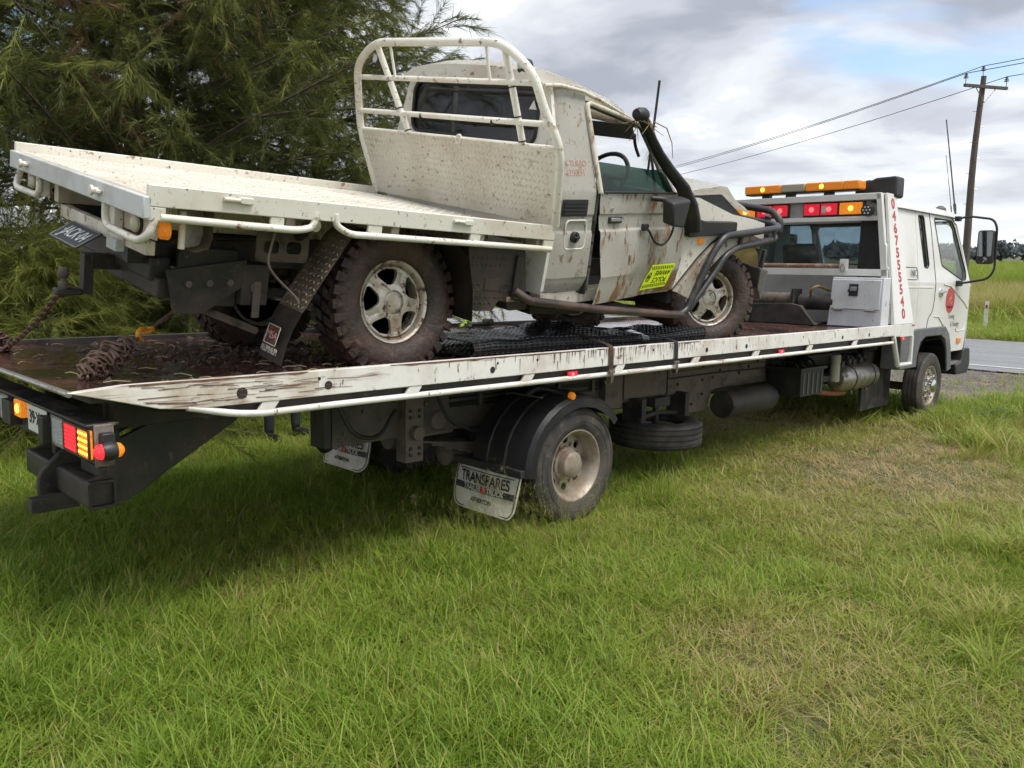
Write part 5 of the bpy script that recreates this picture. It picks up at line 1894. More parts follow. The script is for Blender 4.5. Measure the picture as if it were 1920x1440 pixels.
def lozenges(name, mat, u0, u1, v0, v1, pitch, m3, nrm, parent, inside=None, ln=.021, wd=.0052, ht=.0022):
    """raised tread bars of checker plate: far too many to be parts"""
    V, F = [], []
    nu, nv = int((u1 - u0) / pitch), int((v1 - v0) / pitch)
    for i in range(nu):
        for j in range(nv):
            u, v = u0 + (i + .5) * pitch, v0 + (j + .5) * pitch
            if inside and not inside(u, v):
                continue
            a = rad(45) if (i + j) % 2 else rad(-45)
            du, dv = cos(a), sin(a)
            b = len(V)
            for s_, t_, h in ((-1, 0, .15), (0, -1, .2), (1, 0, .15), (0, 1, .2), (-.45, 0, 1), (.45, 0, 1)):
                uu = u + du * s_ * ln / 2 - dv * t_ * wd / 2
                vv = v + dv * s_ * ln / 2 + du * t_ * wd / 2
                V.append(Vector(m3(uu, vv)) + nrm * (ht * h))
            F += [(b, b + 1, b + 4), (b + 1, b + 5, b + 4), (b + 1, b + 2, b + 5), (b + 2, b + 3, b + 5), (b + 3, b + 4, b + 5), (b + 3, b, b + 4)]
    o = nmesh(name, [tuple(v) for v in V], F, mat, parent)
    o['kind'] = 'stuff'
    return o


# ---- tray
bm = nb(); box(bm, .02, 2.33, -.885, .885, -.062, -.047, f=fB); tray = obj('tray_deck', bm, CREAM_PLATE, UT)
lozenges('tray_tread', CREAM_TRAY, .03, 2.30, -.87, .87, .040, lambda u, v: fB((u, v, -.0472)), RBm @ Vector((0, 0, 1)), tray, ln=.034, wd=.011, ht=.004)
for s in (-1, 1):
    UB('tray_side_rail', CREAM_TRAY, (0, 2.345, min(s * .915, s * .886), max(s * .915, s * .886), -.085, 0))
    for x in (.30, 1.55):
        rt = UTb('rope_rail', CREAM_TRAY, [(x, s * .925, -.028), (x + .07, s * .925, -.028)], .009)
        UB('rope_lug', CREAM_TRAY, (x + .07, x + .13, min(s * .932, s * .916), max(s * .932, s * .916), -.042, -.014))
    # lower hoops and their posts
    UTb('lower_hoop', CREAM_TRAY, [(.05, s * .908, -.126), (.66, s * .908, -.136), (.74, s * .908, -.118), (.745, s * .905, -.05)], .0165, fil=.07)
    UTb('lower_hoop', CREAM_TRAY, [(.85, s * .905, -.05), (.855, s * .908, -.10), (.93, s * .908, -.137), (2.33, s * .908, -.137)], .0165, fil=.07)
    for a, b in ((.525, .59), (1.035, 1.115), (1.69, 1.76), (2.262, 2.345)):
        UB('hoop_post', CREAM_TRAY, (a, b, min(s * .912, s * .893), max(s * .912, s * .893), -.142 if b < 2.3 else -.158, -.0855))
    UB('corner_post', CREAM_TRAY, (.0, .07, min(s * .914, s * .86), max(s * .914, s * .86), -.14, -.0855))
    # rear hoops round the tail lamps
    y0, y1 = s * .46, s * .90
    UTb('rear_hoop', CREAM_TRAY, [(.0, y0, -.10), (.0, y0, -.228), (-.005, s * .84, -.232), (.012, y1, -.20), (.035, y1, -.13)], .0165, fil=.06)
    UB('lamp_bracket', CREAM_TRAY, (.01, .05, min(s * .46, s * .53), max(s * .46, s * .53), -.23, -.13))
    UB('lamp_box', CREAM_DIRTY, (.052, .066, min(s * .50, s * .86), max(s * .50, s * .86), -.225, -.13))
    UTb('corner_stay', CREAM_TRAY, [(.17, s * .84, -.10), (.17, s * .84, -.255)], .014)
    for yy, m_ in ((.70, pm('cream_lamp_lens', (.55, .50, .34), .3)), (.855, L_AMBDULL)):
        bm = nb(); lathe(bm, [(.002, -.012), (.025, -.010), (.036, .0), (.038, .03), (.002, .03)], (.03 if yy < .8 else .075, s * yy, -.182), 'x', 20, f=fB); obj('tail_lamp', bm, m_, UT)
    bm = nb(); lathe(bm, [(.041, .01), (.043, .05), (.03, .055)], (.03, s * .70, -.182), 'x', 20, f=fB); obj('lamp_rim', bm, PLASTIC, UT)
    # curved checker plate beside the lamp
    bm = nb()
    pf_ = [(.28, -.07), (.285, -.20), (.27, -.245), (.21, -.262)]
    gq = [[bm.verts.new(fB((a, s * yy, b))) for a, b in pf_] for yy in (.88, .62)]
    for k in range(3):
        bm.faces.new((gq[0][k], gq[0][k + 1], gq[1][k + 1], gq[1][k]))
    bmesh.ops.solidify(bm, geom=bm.faces[:], thickness=.004)
    cp = obj('splash_plate', bm, CHECKDK, UT)
    bm = nb(); panel(bm, rpoly([(.165, -.075), (.283, -.07), (.288, -.235), (.255, -.256), (.205, -.258)], .015), [], lambda u, v: fB((u, s * .785, v)), .004)
    sp_ = obj('splash_plate', bm, pm('grimy_checker', (.42, .40, .34), .45, .3, layers=[((.2, .16, .12), 8, .48, .7)]), UT)
    lozenges('splash_tread', MATS['grimy_checker'], .17, .285, -.25, -.08, .026, lambda u, v: fB((u, s * .7852 if s > 0 else -.789, v)), RBm @ Vector((0, s, 0)), sp_, ln=.019, wd=.005)
UB('tray_rear_rail', pm('tray_tail_paint', (.60, .61, .60), .42, layers=[((.45, .43, .39), 3, .46, .7), ((.2, .13, .09), 22, .64, .74)]), (-.02, .015, -.915, .915, -.135, -.046), bevel=.006)
for y in (.62, -.42):
    bm = nb(); lathe(bm, [(.014, 0), (.014, -.02), (.022, -.022), (.022, -.034), (.002, -.036)], (-.02, y, -.09), 'x', 14, f=fB); obj('tie_knob', bm, CREAM_TRAY, UT)
    UB('knob_tab', CREAM_TRAY, (-.045, -.021, y - .05, y - .018, -.098, -.082))
for x in (.06, .62, 1.2, 1.78, 2.25):
    UB('tray_crossbearer', CREAM_DIRTY, (x, x + .05, -.87, .87, -.135, -.063))
for s in (-1, 1):
    UB('tray_runner', CREAM_DIRTY, (.05, 2.3, s * .37 - .03, s * .37 + .03, -.24, -.136))
UB('under_tray_beam', CREAM_DIRTY, (.05, .09, -.78, .30, -.30, -.24))

# ---- tray headboard (bent back over the tray)
def hb(y, z):
    return fB((2.335 - .37 * z, y, z))


HN = (RBm @ Vector((-1, 0, -.37))).normalized()
pl_o = rpoly([(-.895, .0), (.875, -.03), (.975, .385), (-.975, .425)], .02, 3)
bm = nb(); panel(bm, pl_o, [], hb, .006)
hbp = obj('headboard_plate', bm, CREAM_PLATE, UT)


def in_plate(u, v):
    lim = .875 + .10 * v / .4
    return -lim + .03 < u < lim - .03 and v > .02 - .0 * u and v < .40 - .02 * (u + 0) - .012 if True else False


lozenges('headboard_tread', CREAM_TRAY, -.97, .97, .0, .42, .036, lambda u, v: Vector(hb(u, v)) + HN * .0072, HN, hbp, inside=in_plate, ln=.032, wd=.010, ht=.005)
UTb('headboard_hoop', CREAM_TRAY, [(2.34, .885, -.03), (2.195, .98, .39), (2.10, .90, .60), (2.035, .86, .78), (1.985, .62, .925), (1.985, -.62, .94), (2.03, -.85, .79), (2.10, -.90, .61), (2.195, -.985, .43), (2.34, -.905, .0)], .0255, fil=.16)
UTb('headboard_bar', CREAM_TRAY, [(2.06, .87, .715), (2.06, -.87, .745)], .0165)
UTb('headboard_bar', CREAM_TRAY, [(2.145, .92, .505), (2.14, -.92, .545)], .0175)
UTb('headboard_top_edge', CREAM_TRAY, [(2.20, .975, .386), (2.19, -.975, .426)], .014)
for a, b in (((2.0, .61, .925), (2.19, .40, .40)), ((2.0, -.61, .935), (2.185, -.69, .425))):
    st_ = UTb('headboard_strut', CREAM_TRAY, [a, b], .021)
    A, Bv = Vector(a), Vector(b)
    for t in (.42, .72, .97):
        c = A.lerp(Bv, t); d_ = (Bv - A).normalized() * .004
        UTb('cable_tie', PLASTIC, [c - d_, c + d_], .0235, parent=st_)
for y in (.46, -.46):
    UTb('lamp_stay', CREAM_TRAY, [(2.0, y, .925), (2.05, y - .03, .73)], .009)
for y in (.22, -.46):
    c = Vector((2.14, y, .516 - .018 * y)); UTb('cable_tie', PLASTIC, [c - Vector((0, .005, 0)), c + Vector((0, .005, 0))], .020)
UTb('tie_ring', CREAM_TRAY, [(2.185 + 0 * a, -.12 + .026 * cos(a), .405 + .026 * sin(a)) for a in np.linspace(0, 2 * pi, 14)[:-1]], .006, closed=True)
for c in ((2.05, .62, .83), (2.06, -.745, .835)):
    bm = nb(); lathe(bm, [(.002, -.040), (.030, -.038), (.036, -.02), (.036, .02), (.02, .04), (.002, .042)], c, 'x', 18, f=fB); wl = obj('work_lamp', bm, PLASTIC, UT)
    bm = nb(); lathe(bm, [(.026, -.0405), (.002, -.0415)], c, 'x', 16, f=fB); obj('lamp_face', bm, L_CLEAR, wl)
    UTb('lamp_mount', PLASTIC, [(c[0], c[1] + .05, c[2] - .03), (c[0], c[1] + .02, c[2] - .01)], .012, parent=wl)

# ---- chassis, springs, tow bar
for s in (-1, 1):
    UB('chassis_rail', BLACKST, (.12, 4.9, s * .37 - .035, s * .37 + .035, -.40, -.245))
    UTb('wheel_tube', BLACKST, [(.55, s * .37, -.40), (.55, s * .45, -.46)], .05)
    UB('spring_hanger', BLACKST, (.60, .74, s * .50 - .05, s * .50 + .05, -.56, -.36))
    UTb('spring_pin', DUSTY, [(.67, s * .56, -.47), (.67, s * .42, -.47)], .028)
    bm = nb()
    for k in range(4):
        L_ = .62 - .1 * k
        for q in range(8):
            xa, xb = 1.41 - L_ + 2 * L_ * q / 8, 1.41 - L_ + 2 * L_ * (q + 1) / 8
            za, zb = [-.53 - .014 * k - .05 * (1 - ((x_ - 1.41) / .62) ** 2) for x_ in (xa, xb)]
            hexa(bm, [fB(p) for p in ((xa, s * .5 - .035, za - .006), (xb, s * .5 - .035, zb - .006), (xb, s * .5 + .035, zb - .006), (xa, s * .5 + .035, za - .006),
                                      (xa, s * .5 - .035, za + .006), (xb, s * .5 - .035, zb + .006), (xb, s * .5 + .035, zb + .006), (xa, s * .5 + .035, za + .006))])
    obj('leaf_spring', bm, DUSTY, UT, smooth=False)
    UTb('shock_absorber', BLACKST, [(1.2, s * .4, -.15), (1.36, s * .55, -.62)], .032)
UB('rear_crossmember', BLACKST, (.20, .30, -.45, .45, -.47, -.36), bevel=.01)
UB('tow_bar_beam', BLACKST, (.22, .31, -.50, .50, -.54, -.45), (.31, .60, -.50, -.46, -.58, -.30), (.31, .60, .46, .50, -.58, -.30), bevel=.008)
bm = nb(); prism(bm, [(.24, -.40), (.62, -.34), (.62, -.46), (.42, -.60), (.28, -.60)], -.545, -.53, 'y', f=fB); obj('tow_bar_plate', bm, BLACKST, UT)
UB('fuel_tank', BLACKST, (.66, 1.02, -.30, .42, -.48, -.20), bevel=.03)
bm = nb()
box(bm, .09, .34, -.035, .035, -.50, -.43, f=fB)
tb_ = obj('tow_tongue', bm, BLACKST, UT, bevel=.006)
UB('tongue_drop', BLACKST, (.06, .105, -.032, .032, -.622, -.43))
UB('tongue_foot', BLACKST, (-.06, .06, -.03, .03, -.632, -.602), bevel=.008)
bm = nb(); lathe(bm, [(.02, -.605), (.024, -.575), (.013, -.565), (.013, -.555)] + [(.027 * sin(a), -.528 - .027 * cos(a)) for a in np.linspace(.55, pi, 9)], (-.02, 0, 0), 'z', 20, f=fB); obj('tow_ball', bm, DUSTY, UT)
UTb('swing_bar', pm('worn_bar', (.20, .17, .13), .6, layers=[((.06, .05, .04), 10, .5, .7)]), [(.42, -.47, -.585), (.76, -.43, -.72)], .019, n=4)
UTb('brake_pipe', DUSTY, [(.58, -.86, -.14), (.55, -.86, -.30), (.60, -.86, -.36), (.71, -.86, -.45), (.73, -.86, -.48)], .006, fil=.05)
bm = nb(); lathe(bm, [(.002, -.01), (.028, -.008), (.032, .01), (.032, .05)], (.775, -.86, -.115), 'y', 14, f=fB); obj('filler_cap', bm, CHROME, UT)
UTb('filler_hose', BLACKST, [(.775, -.82, -.115), (.85, -.6, -.2), (.9, -.3, -.3)], .03, fil=.1)
bm = nb(); lathe(bm, [(.02, -.02), (.13, 0), (.15, .10), (.13, .2), (.02, .22)], (1.40, -.05, -.70), 'x', 20, f=fB); obj('differential', bm, BLACKST, UT)
T_('rear_axle', BLACKST, [(-1.44, -.80, 1.505), (-1.44, .45, 1.505)], .042, parent=UT)
T_('front_axle', BLACKST, [(1.74, -.80, 1.49), (1.74, .45, 1.49)], .045, parent=UT)
UB('gearbox', BLACKST, (2.3, 3.9, -.20, .20, -.52, -.28), bevel=.04)
UB('transfer_guard', BLACKST, (2.55, 3.05, -.62, -.1, -.60, -.54))
UB('engine', BLACKST, (3.75, 4.75, -.32, .32, -.45, .12), bevel=.04)
# number plate tilted face up
plate_m = pm('black_number_plate', (.025, .028, .034), .4)
M_ = frame(Vector((-.035, -.19, -.314)), (0, -1, 0), (.84, 0, .54))
bm = nb()
q = [M_ @ Vector(v) for v in ((-.185, -.066, 0), (.185, -.066, 0), (.185, .066, 0), (-.185, .066, 0))]
w_ = (M_.to_3x3() @ Vector((0, 0, 1))) * -.006
hexa(bm, [fB(v + w_) for v in q] + [fB(v) for v in q])
npl = obj('number_plate', bm, plate_m, UT)
text('plate_print', '·JACK·04', .098, M_ @ Matrix.Translation((0, 0, .0015)), pm('plate_grey_print', (.50, .53, .55), .4), npl, xs=.78, f=fB)
bm = nb(); tube(bm, [fB(M_ @ Vector((a, b, .001))) for a, b in rrect(-.178, .178, -.060, .060, .012)], .0025, 5, closed=True); obj('plate_border', bm, PRINTGR, npl)
UB('plate_lamp', L_CLEAR, (.02, .06, -.53, -.42, -.33, -.28))

# ---- rear mudguard strip and flap, front splash guard
def strip(name, prof, y0, y1, mat, parent=UT, t=.004, ny=2):
    bm = nb()
    gq = [[bm.verts.new(fB((a, y0 + (y1 - y0) * k / ny, b))) for a, b in prof] for k in range(ny + 1)]
    for k in range(ny):
        for q in range(len(prof) - 1):
            bm.faces.new((gq[k][q], gq[k][q + 1], gq[k + 1][q + 1], gq[k + 1][q]))
    bmesh.ops.solidify(bm, geom=bm.faces[:], thickness=t)
    return obj(name, bm, mat, parent)


for s in (-1, 1):
    g1, g2 = (s * .885, s * .665)
    mgp = [(1.0, -.13), (.955, -.17), (.80, -.42), (.735, -.53)]
    ms1 = strip('mudguard', mgp, g1, g2, CHECKDK)
    A, Bv = Vector((.955, 0, -.17)), Vector((.735, 0, -.53))
    nr = (RBm @ Vector((-.36, 0, .22))).normalized()
    ln_ = (Bv - A).length
    lozenges('mudguard_tread', CHECKDK, 0, ln_, min(g1, g2), max(g1, g2), .034, lambda u, v: fB(A.lerp(Bv, u / ln_) + Vector((0, v, 0))) + nr * .0055, nr, ms1, ln=.032, wd=.009, ht=.006)
    fpz = [(.740, -.52), (.70, -.60), (.672, -.68), (.655, -.775)]
    fl_ = strip('mudflap', fpz, g1, g2, pm('muddy_flap', (.045, .038, .033), .6, layers=[((.10, .07, .055), 6, .45, .68)]), t=.008)
    nf = (RBm @ Vector((-1, 0, .2))).normalized()
    Mf = frame(Vector((.668, s * .775, -.655)), (0, -1, 0), (.27, 0, 1))
    bm = nb()
    vv = [bm.verts.new(fB(Mf @ Vector((a, b, .011)))) for a, b in ((-.055, -.045), (.055, -.045), (.055, .05), (-.055, .05))]
    bm.faces.new(vv); bmesh.ops.solidify(bm, geom=bm.faces[:], thickness=.002)
    obj('flap_badge', bm, pm('faded_red_badge', (.20, .075, .06), .5, layers=[((.42, .34, .28), 20, .55, .65)]), fl_)
    text('flap_print', 'MSA', .05, Mf @ Matrix.Translation((0, .0, .0145)), PRINTPINK, fl_, f=fB)
    bm = nb(); tube(bm, [fB(Mf @ Vector((a, b, .0135))) for a, b in rrect(-.053, .053, -.043, .048, .004)], .0018, 5, closed=True); obj('badge_border', bm, FLAPW, fl_)
    text('flap_print', 'ALUMINIUM', .048, frame(Vector((.644, s * .775, -.722)), (0, -1, 0), (.12, 0, 1)), FLAPW, fl_, xs=.56, f=fB)
    # moulded guard between wheel and cab
    bm = nb()
    prism(bm, rpoly([(1.775, -.165), (2.225, -.165), (2.31, -.52), (2.15, -.53), (2.13, -.475), (2.06, -.47), (2.03, -.53), (1.87, -.53), (1.82, -.40)], .02, 3), s * .815, s * .50, 'y', f=fB)
    gd = obj('splash_guard', bm, CHECKBK, UT, bevel=.008)
    on = RBm @ Vector((0, s, 0))
    lozenges('guard_tread', CHECKBK, 1.80, 2.12, -.28, -.175, .036, lambda u, v: fB((u, s * .8165, v)), on, gd, ln=.032, wd=.010, ht=.006)
    lozenges('guard_tread', CHECKBK, 1.83, 2.16, -.50, -.33, .036, lambda u, v: fB((u, s * .8165, v)), on, gd, ln=.032, wd=.010, ht=.006, inside=lambda u, v: not (1.92 < u < 2.06 and -.42 < v < -.33) and (v > -.46 or u < 2.0))
    UB('guard_emblem', CHECKBK, (1.93, 2.05, min(s * .82, s * .8155), max(s * .82, s * .8155), -.41, -.34), parent=gd)
    UB('guard_rib', CHECKBK, (2.15, 2.19, min(s * .835, s * .8155), max(s * .835, s * .8155), -.46, -.20), parent=gd)
    UB('guard_clip', pm('rusty_clip', (.33, .25, .17), .6, layers=[((.12, .07, .04), 20, .5, .65)]), (2.12, 2.25, min(s * .824, s * .8155), max(s * .824, s * .8155), -.475, -.445), parent=gd)
    strip('guard_flap', [(1.62, -.14), (1.74, -.22), (1.80, -.40), (1.83, -.58)], s * .87, s * .60, CHECKBK, t=.005)

# ---- wheels
def ute_wheel(x, y, z, s, steer=0.0, spin=0.0):
    """x, y, z: centre of the tyre. s=-1 on the right side"""
    Rz = Matrix.Rotation(steer, 3, 'Z')
    C = Vector((x, y, z))
    FLOOR = 1.170

    def f(p):                                # wheel-local (x, outwards, z) to the deck
        v = Vector((p[0], s * p[1], p[2]))
        a = spin
        v = Vector((v.x * cos(a) - v.z * sin(a), v.y, v.x * sin(a) + v.z * cos(a)))
        return C + Rz @ v

    def squash(bm):
        for v in bm.verts:
            if v.co.z < FLOOR:
                dz = FLOOR - v.co.z
                v.co.z = FLOOR + .002 * random.random()
                n = Rz @ Vector((0, 1, 0))
                side = (v.co - C).dot(n)
                v.co += n * (.35 * dz * (1 if side > 0 else -1))
    # rim face with five openings
    bm = nb()
    nsec, rs = 5, [.062, .076, .084, .090, .097, .108, .122, .140, .156, .168, .176, .182, .196]
    r1, r2 = .090, .182

    def half(r):
        if r <= r1 or r >= r2:
            return 0.0
        t = (r - r1) / (r2 - r1)
        base = rad(15) + rad(13) * t
        return base * min(1, (4 * t * (1 - t)) ** .24)

    def off(r, t):
        sec = 2 * pi / 5
        d = abs(((t + sec / 2) % sec) - sec / 2)       # angle from the middle of an opening
        spoke = max(0.0, 1 - (sec / 2 - d) / rad(20))
        base = .060 - .030 * ((r - .06) / .14) ** 1.4 if r > .06 else .06
        gro = .007 * math.exp(-((sec / 2 - d) / rad(7)) ** 2) * (1 if .10 < r < .17 else 0)
        return base + .010 * (1 if r > .185 else 0) - gro
    rows = []
    for r in rs:
        a = half(r)
        row = []
        for q in range(nsec):
            c0 = q * 2 * pi / nsec
            e = pi / nsec
            row += [c0 - e + (e - a) * k / 7 for k in range(7)] + [c0 - a] + ([c0 - a / 2, c0, c0 + a / 2] if True else []) + [c0 + a + (e - a) * k / 7 for k in range(7)]
        rows.append([(r, t) for t in row])
    m_ = len(rows[0])
    VV = [[bm.verts.new(f((r * cos(t), off(r, t), r * sin(t)))) for r, t in row] for row in rows]
    per = m_ // nsec
    for i in range(len(rs) - 1):
        hole = r1 - 1e-6 <= rs[i] and rs[i + 1] <= r2 + 1e-6
        for k in range(m_):
            kk = k % per
            if hole and 7 <= kk <= 10:
                continue
            try:
                bm.faces.new((VV[i][k], VV[i][(k + 1) % m_], VV[i + 1][(k + 1) % m_], VV[i + 1][k]))
            except ValueError:
                pass
    bmesh.ops.remove_doubles(bm, verts=bm.verts, dist=1e-5)
    bmesh.ops.recalc_face_normals(bm, faces=bm.faces)
    bmesh.ops.solidify(bm, geom=bm.faces[:], thickness=.022)
    lathe(bm, [(.196, .035), (.205, .072), (.214, .086), (.222, .088), (.224, .082), (.215, .070), (.204, .02), (.200, -.09), (.216, -.10), (.21, -.105), (.19, -.09), (.192, .02)], (0, 0, 0), 'y', 60, close=True, f=f)
    wh = obj('wheel', bm, ALLOY, UT, angle=45)
    bm = nb()
    lathe(bm, [(.062, .035), (.062, .072), (.054, .080), (.044, .082), (.040, .078), (.002, .080)], (0, 0, 0), 'y', 30, f=f)
    obj('hub_cap', bm, ALLOY, wh)
    for k in range(5):
        a = 2 * pi * (k + .5) / 5
        bm = nb(); lathe(bm, [(.014, .045), (.014, .062), (.010, .070), (.002, .071)], (.084 * cos(a), 0, .084 * sin(a)), 'y', 6, f=f); obj('wheel_nut', bm, STEEL, wh)
    bm = nb(); lathe(bm, [(.19, -.03), (.02, -.03)], (0, 0, 0), 'y', 36, f=f); obj('brake_drum', bm, BLACKST, wh)
    # tyre carcass and mud-terrain lugs
    bm = nb()
    h = .128
    half_p = [(.222, .082), (.232, .100), (.262, .122), (.300, .130), (.335, .126), (.362, .114), (.376, .098), (.380, .06)]
    lathe(bm, half_p + [(.381, 0)] + [(r, -t) for r, t in reversed(half_p)], (0, 0, 0), 'y', 72, close=True, f=f)
    NP = 34

    def lug(t0, t1, y0, y1, r0, r1, sk=0.0, y1b=None):
        y1b = y1 if y1b is None else y1b
        pts = []
        for r_, (ya, yb) in ((r0, (y0, y1)), (r1, (y0, y1b))):
            for t, yy in ((t0, ya), (t1, ya), (t1 + sk, yb), (t0 + sk, yb)):
                pts.append(f((r_ * cos(t), yy, r_ * sin(t))))
        hexa(bm, pts)
    for k in range(NP):
        t = 2 * pi * k / NP
        w = 2 * pi / NP
        e = .006 if k % 2 else 0
        for sg in (1, -1):
            lug(t, t + w * .66, sg * .070, sg * (.118 + e), .366, .401, 0, sg * (.108 + e))
            # side biter running down the sidewall
            lug(t + w * .06, t + w * .58, sg * .108, sg * (.127 if k % 2 else .123), .335 if k % 2 else .350, .378, 0, sg * .118)
        lug(t + w * .10, t + w * .80, .008, .062, .368, .402, w * .35)
        lug(t + w * .55, t + w * 1.25, -.062, -.008, .368, .402, w * .35)
    squash(bm)
    ty = obj('tyre', bm, MUDRUB, wh, angle=30)
    return wh


CYy = -.175
ute_wheel(-1.44, -.905, 1.503, -1, 0, .5)
ute_wheel(-1.44, .555, 1.503, 1, 0, .2)
ute_wheel(1.74, -.905, 1.503, -1, rad(-25), 1.0)
ute_wheel(1.74, .555, 1.503, 1, rad(-25), .4)

# ---- cab shell
def syd(z, s, out=0.0):
    """side surface of the cab at height z"""
    if z < .645:
        y = .845 - (.03 * ((.12 - z) / .15) if z < .12 else 0)
    else:
        y = .845 - .185 * (z - .645) / .59
    return s * (y + out)


def rearx(z):
    return -.365 + .045 * z


bm = nb()
panel(bm, rpoly([(-.815, .02), (.815, .02), (.845, .645), (.665, 1.235), (-.665, 1.235), (-.845, .645)], .03), [rrect(-.605, .605, .885, 1.205, .07, 5)], lambda u, v: fC((rearx(v), u, v)), .025)
crw = obj('cab_rear_wall', bm, CREAM, UT)
bm = nb(); panel(bm, rrect(-.605, .605, .885, 1.205, .07, 5), [], lambda u, v: fC((rearx(v) + .006, u, v)), .004); obj('rear_window', bm, GLASSD, UT)
bm = nb(); tube(bm, [fC((rearx(v) - .006, u, v)) for u, v in rrect(-.605, .605, .885, 1.205, .07, 5)], .011, 8, closed=True); obj('rear_window_seal', bm, PLASTIC, crw)
text('window_sticker', '▲', .07, frame((rearx(1.1) - .004, -.555, 1.11), (0, -1, 0), (.045, 0, 1)), PRINTWH, crw, f=fC)
for s in (-1, 1):
    # rear quarter behind the door, built in courses so that it follows the side
    bm = nb()
    zs = [.0, .05, .10, .115, .12, .25, .385, .40, .41, .495, .51, .58, .645, .66, .80, .95, 1.10, 1.24]
    outs = [-.035, -.01, -.002, -.002, 0, .004, .004, 0, -.008, -.008, 0, 0, 0, 0, 0, 0, 0, 0]
    rws = []
    for z, o_ in zip(zs, outs):
        x0 = rearx(z) + .0
        x1 = .015 - .02 * max(0, (z - .645) / .6)
        rws.append([bm.verts.new(fC((x0 + (x1 - x0) * k / 6 + (0), syd(z, s, o_ - (.05 if k == 0 else .012 if k == 1 else 0)), z))) for k in range(7)])
    for A, Bq in zip(rws, rws[1:]):
        for k in range(6):
            bm.faces.new((A[k], A[k + 1], Bq[k + 1], Bq[k]))
    bmesh.ops.solidify(bm, geom=bm.faces[:], thickness=.006)
    qp = obj('quarter_panel', bm, CREAM, UT, angle=25)
    # vent, filler recess and cap
    bm = nb(); panel(bm, rrect(-.285, -.055, .50, .60, .008), [], lambda u, v: fC((u, syd(v, s, .004), v)), .004); vt = obj('air_vent', bm, PLASTIC, UT)
    for k in range(4):
        UB('vent_louvre', SHADOWIN, (-.275, -.065, min(syd(.55, s, .013), syd(.55, s, .009)), max(syd(.55, s, .013), syd(.55, s, .009)), .513 + .022 * k, .521 + .022 * k), f=fC, parent=vt, bevel=0)
    if s < 0:
        bm = nb()
        o_ = rrect(-.235, -.045, .30, .475, .03, 4)
        tube(bm, [fC((u, syd(v, s, .001), v)) for u, v in o_], .006, 6, closed=True)
        fr_ = obj('filler_recess', bm, CREAM, qp)
        bm = nb(); lathe(bm, [(.034, .85), (.034, .868), (.030, .872), (.002, .872)], (-.155, 0, .375), 'y', 20, f=lambda p: fC((p.x, -p.y, p.z))); fc_ = obj('filler_cap', bm, PLASTIC, UT)
        UB('filler_grip', PLASTIC, (-.180, -.130, -.884, -.872, .369, .381), f=fC, parent=fc_)
        UB('filler_grip', PLASTIC, (-.161, -.149, -.8835, -.8722, .350, .400), f=fC, parent=fc_)
    # inner pillar seen in the gap behind the sprung door
    UB('door_pillar', pm('door_jamb_paint', (.30, .30, .27), .5, layers=[((.06, .05, .045), 9, .48, .66)]), (-.02, .10, min(s * .80, s * .72), max(s * .80, s * .72), .0, .66), f=fC)
    UB('door_seal', PRINTBK, (.012, .035, min(s * .838, s * .80), max(s * .838, s * .80), .0, .66), f=fC)
    UB('sill', CREAM_DIRTY, (-.34, 1.0, min(s * .80, s * .70), max(s * .80, s * .70), -.06, .02), f=fC)
    hgt = 1.06 if s < 0 else 1.17
    UTb('windscreen_pillar', CREAM, [(.60, s * .655, hgt + .01), (.72, s * .70, .90), (.93, s * .775, .63)], .026, f=fC)
    # front guard panel
    bm = nb()
    gp_ = [(.985, .62), (1.15, .615), (1.62, .495), (1.93, .455), (2.12, .42), (2.15, .27), (2.05, .30), (1.80, .36), (1.55, .335), (1.40, .28), (1.25, .18), (1.12, .07), (1.0, -.04), (.975, -.04)]
    panel(bm, gp_, [], lambda u, v: fC((u, s * .845, v)), .01)
    box(bm, 1.0, 2.12, min(s * .838, s * .70), max(s * .838, s * .70), .405, .412, f=fC)
    gpn = obj('front_guard', bm, CREAM, UT)
    bm = nb()
    a_ = [(.98, -.045), (1.12, .075), (1.25, .185), (1.40, .285), (1.55, .338), (1.80, .362), (2.05, .30)]
    b_ = [(1.12, -.10), (1.22, .02), (1.34, .12), (1.46, .20), (1.60, .255), (1.80, .275), (2.0, .23)]
    gq = [[bm.verts.new(fC((p[0], s * yy, p[1]))) for p in pp] for pp, yy in ((a_, .846), (a_, .885), (b_, .905), (b_, .80))]
    for A, Bq in zip(gq, gq[1:]):
        for k in range(len(a_) - 1):
            bm.faces.new((A[k], A[k + 1], Bq[k + 1], Bq[k]))
    bmesh.ops.solidify(bm, geom=bm.faces[:], thickness=.006)
    obj('guard_flare', bm, CREAM_DIRTY, UT, angle=30)
    UTb('flare_seam', PRINTBK, [(u - .006, s * .8465, v + .006) for u, v in a_[:6]], .007, f=fC, n=6)
    UB('inner_guard', SHADOWIN, (1.02, 2.05, min(s * .80, s * .60), max(s * .80, s * .60), .30, .40), (1.0, 1.06, min(s * .80, s * .5), max(s * .80, s * .5), -.15, .36), f=fC)
    UB('side_indicator', L_AMBDULL, (1.205, 1.275, min(s * .858, s * .846), max(s * .858, s * .846), .285, .33), f=fC, bevel=.006)
    UB('headlamp', PLASTIC, (2.05, 2.17, min(s * .80, s * .52), max(s * .80, s * .52), .22, .415), f=fC, bevel=.015)
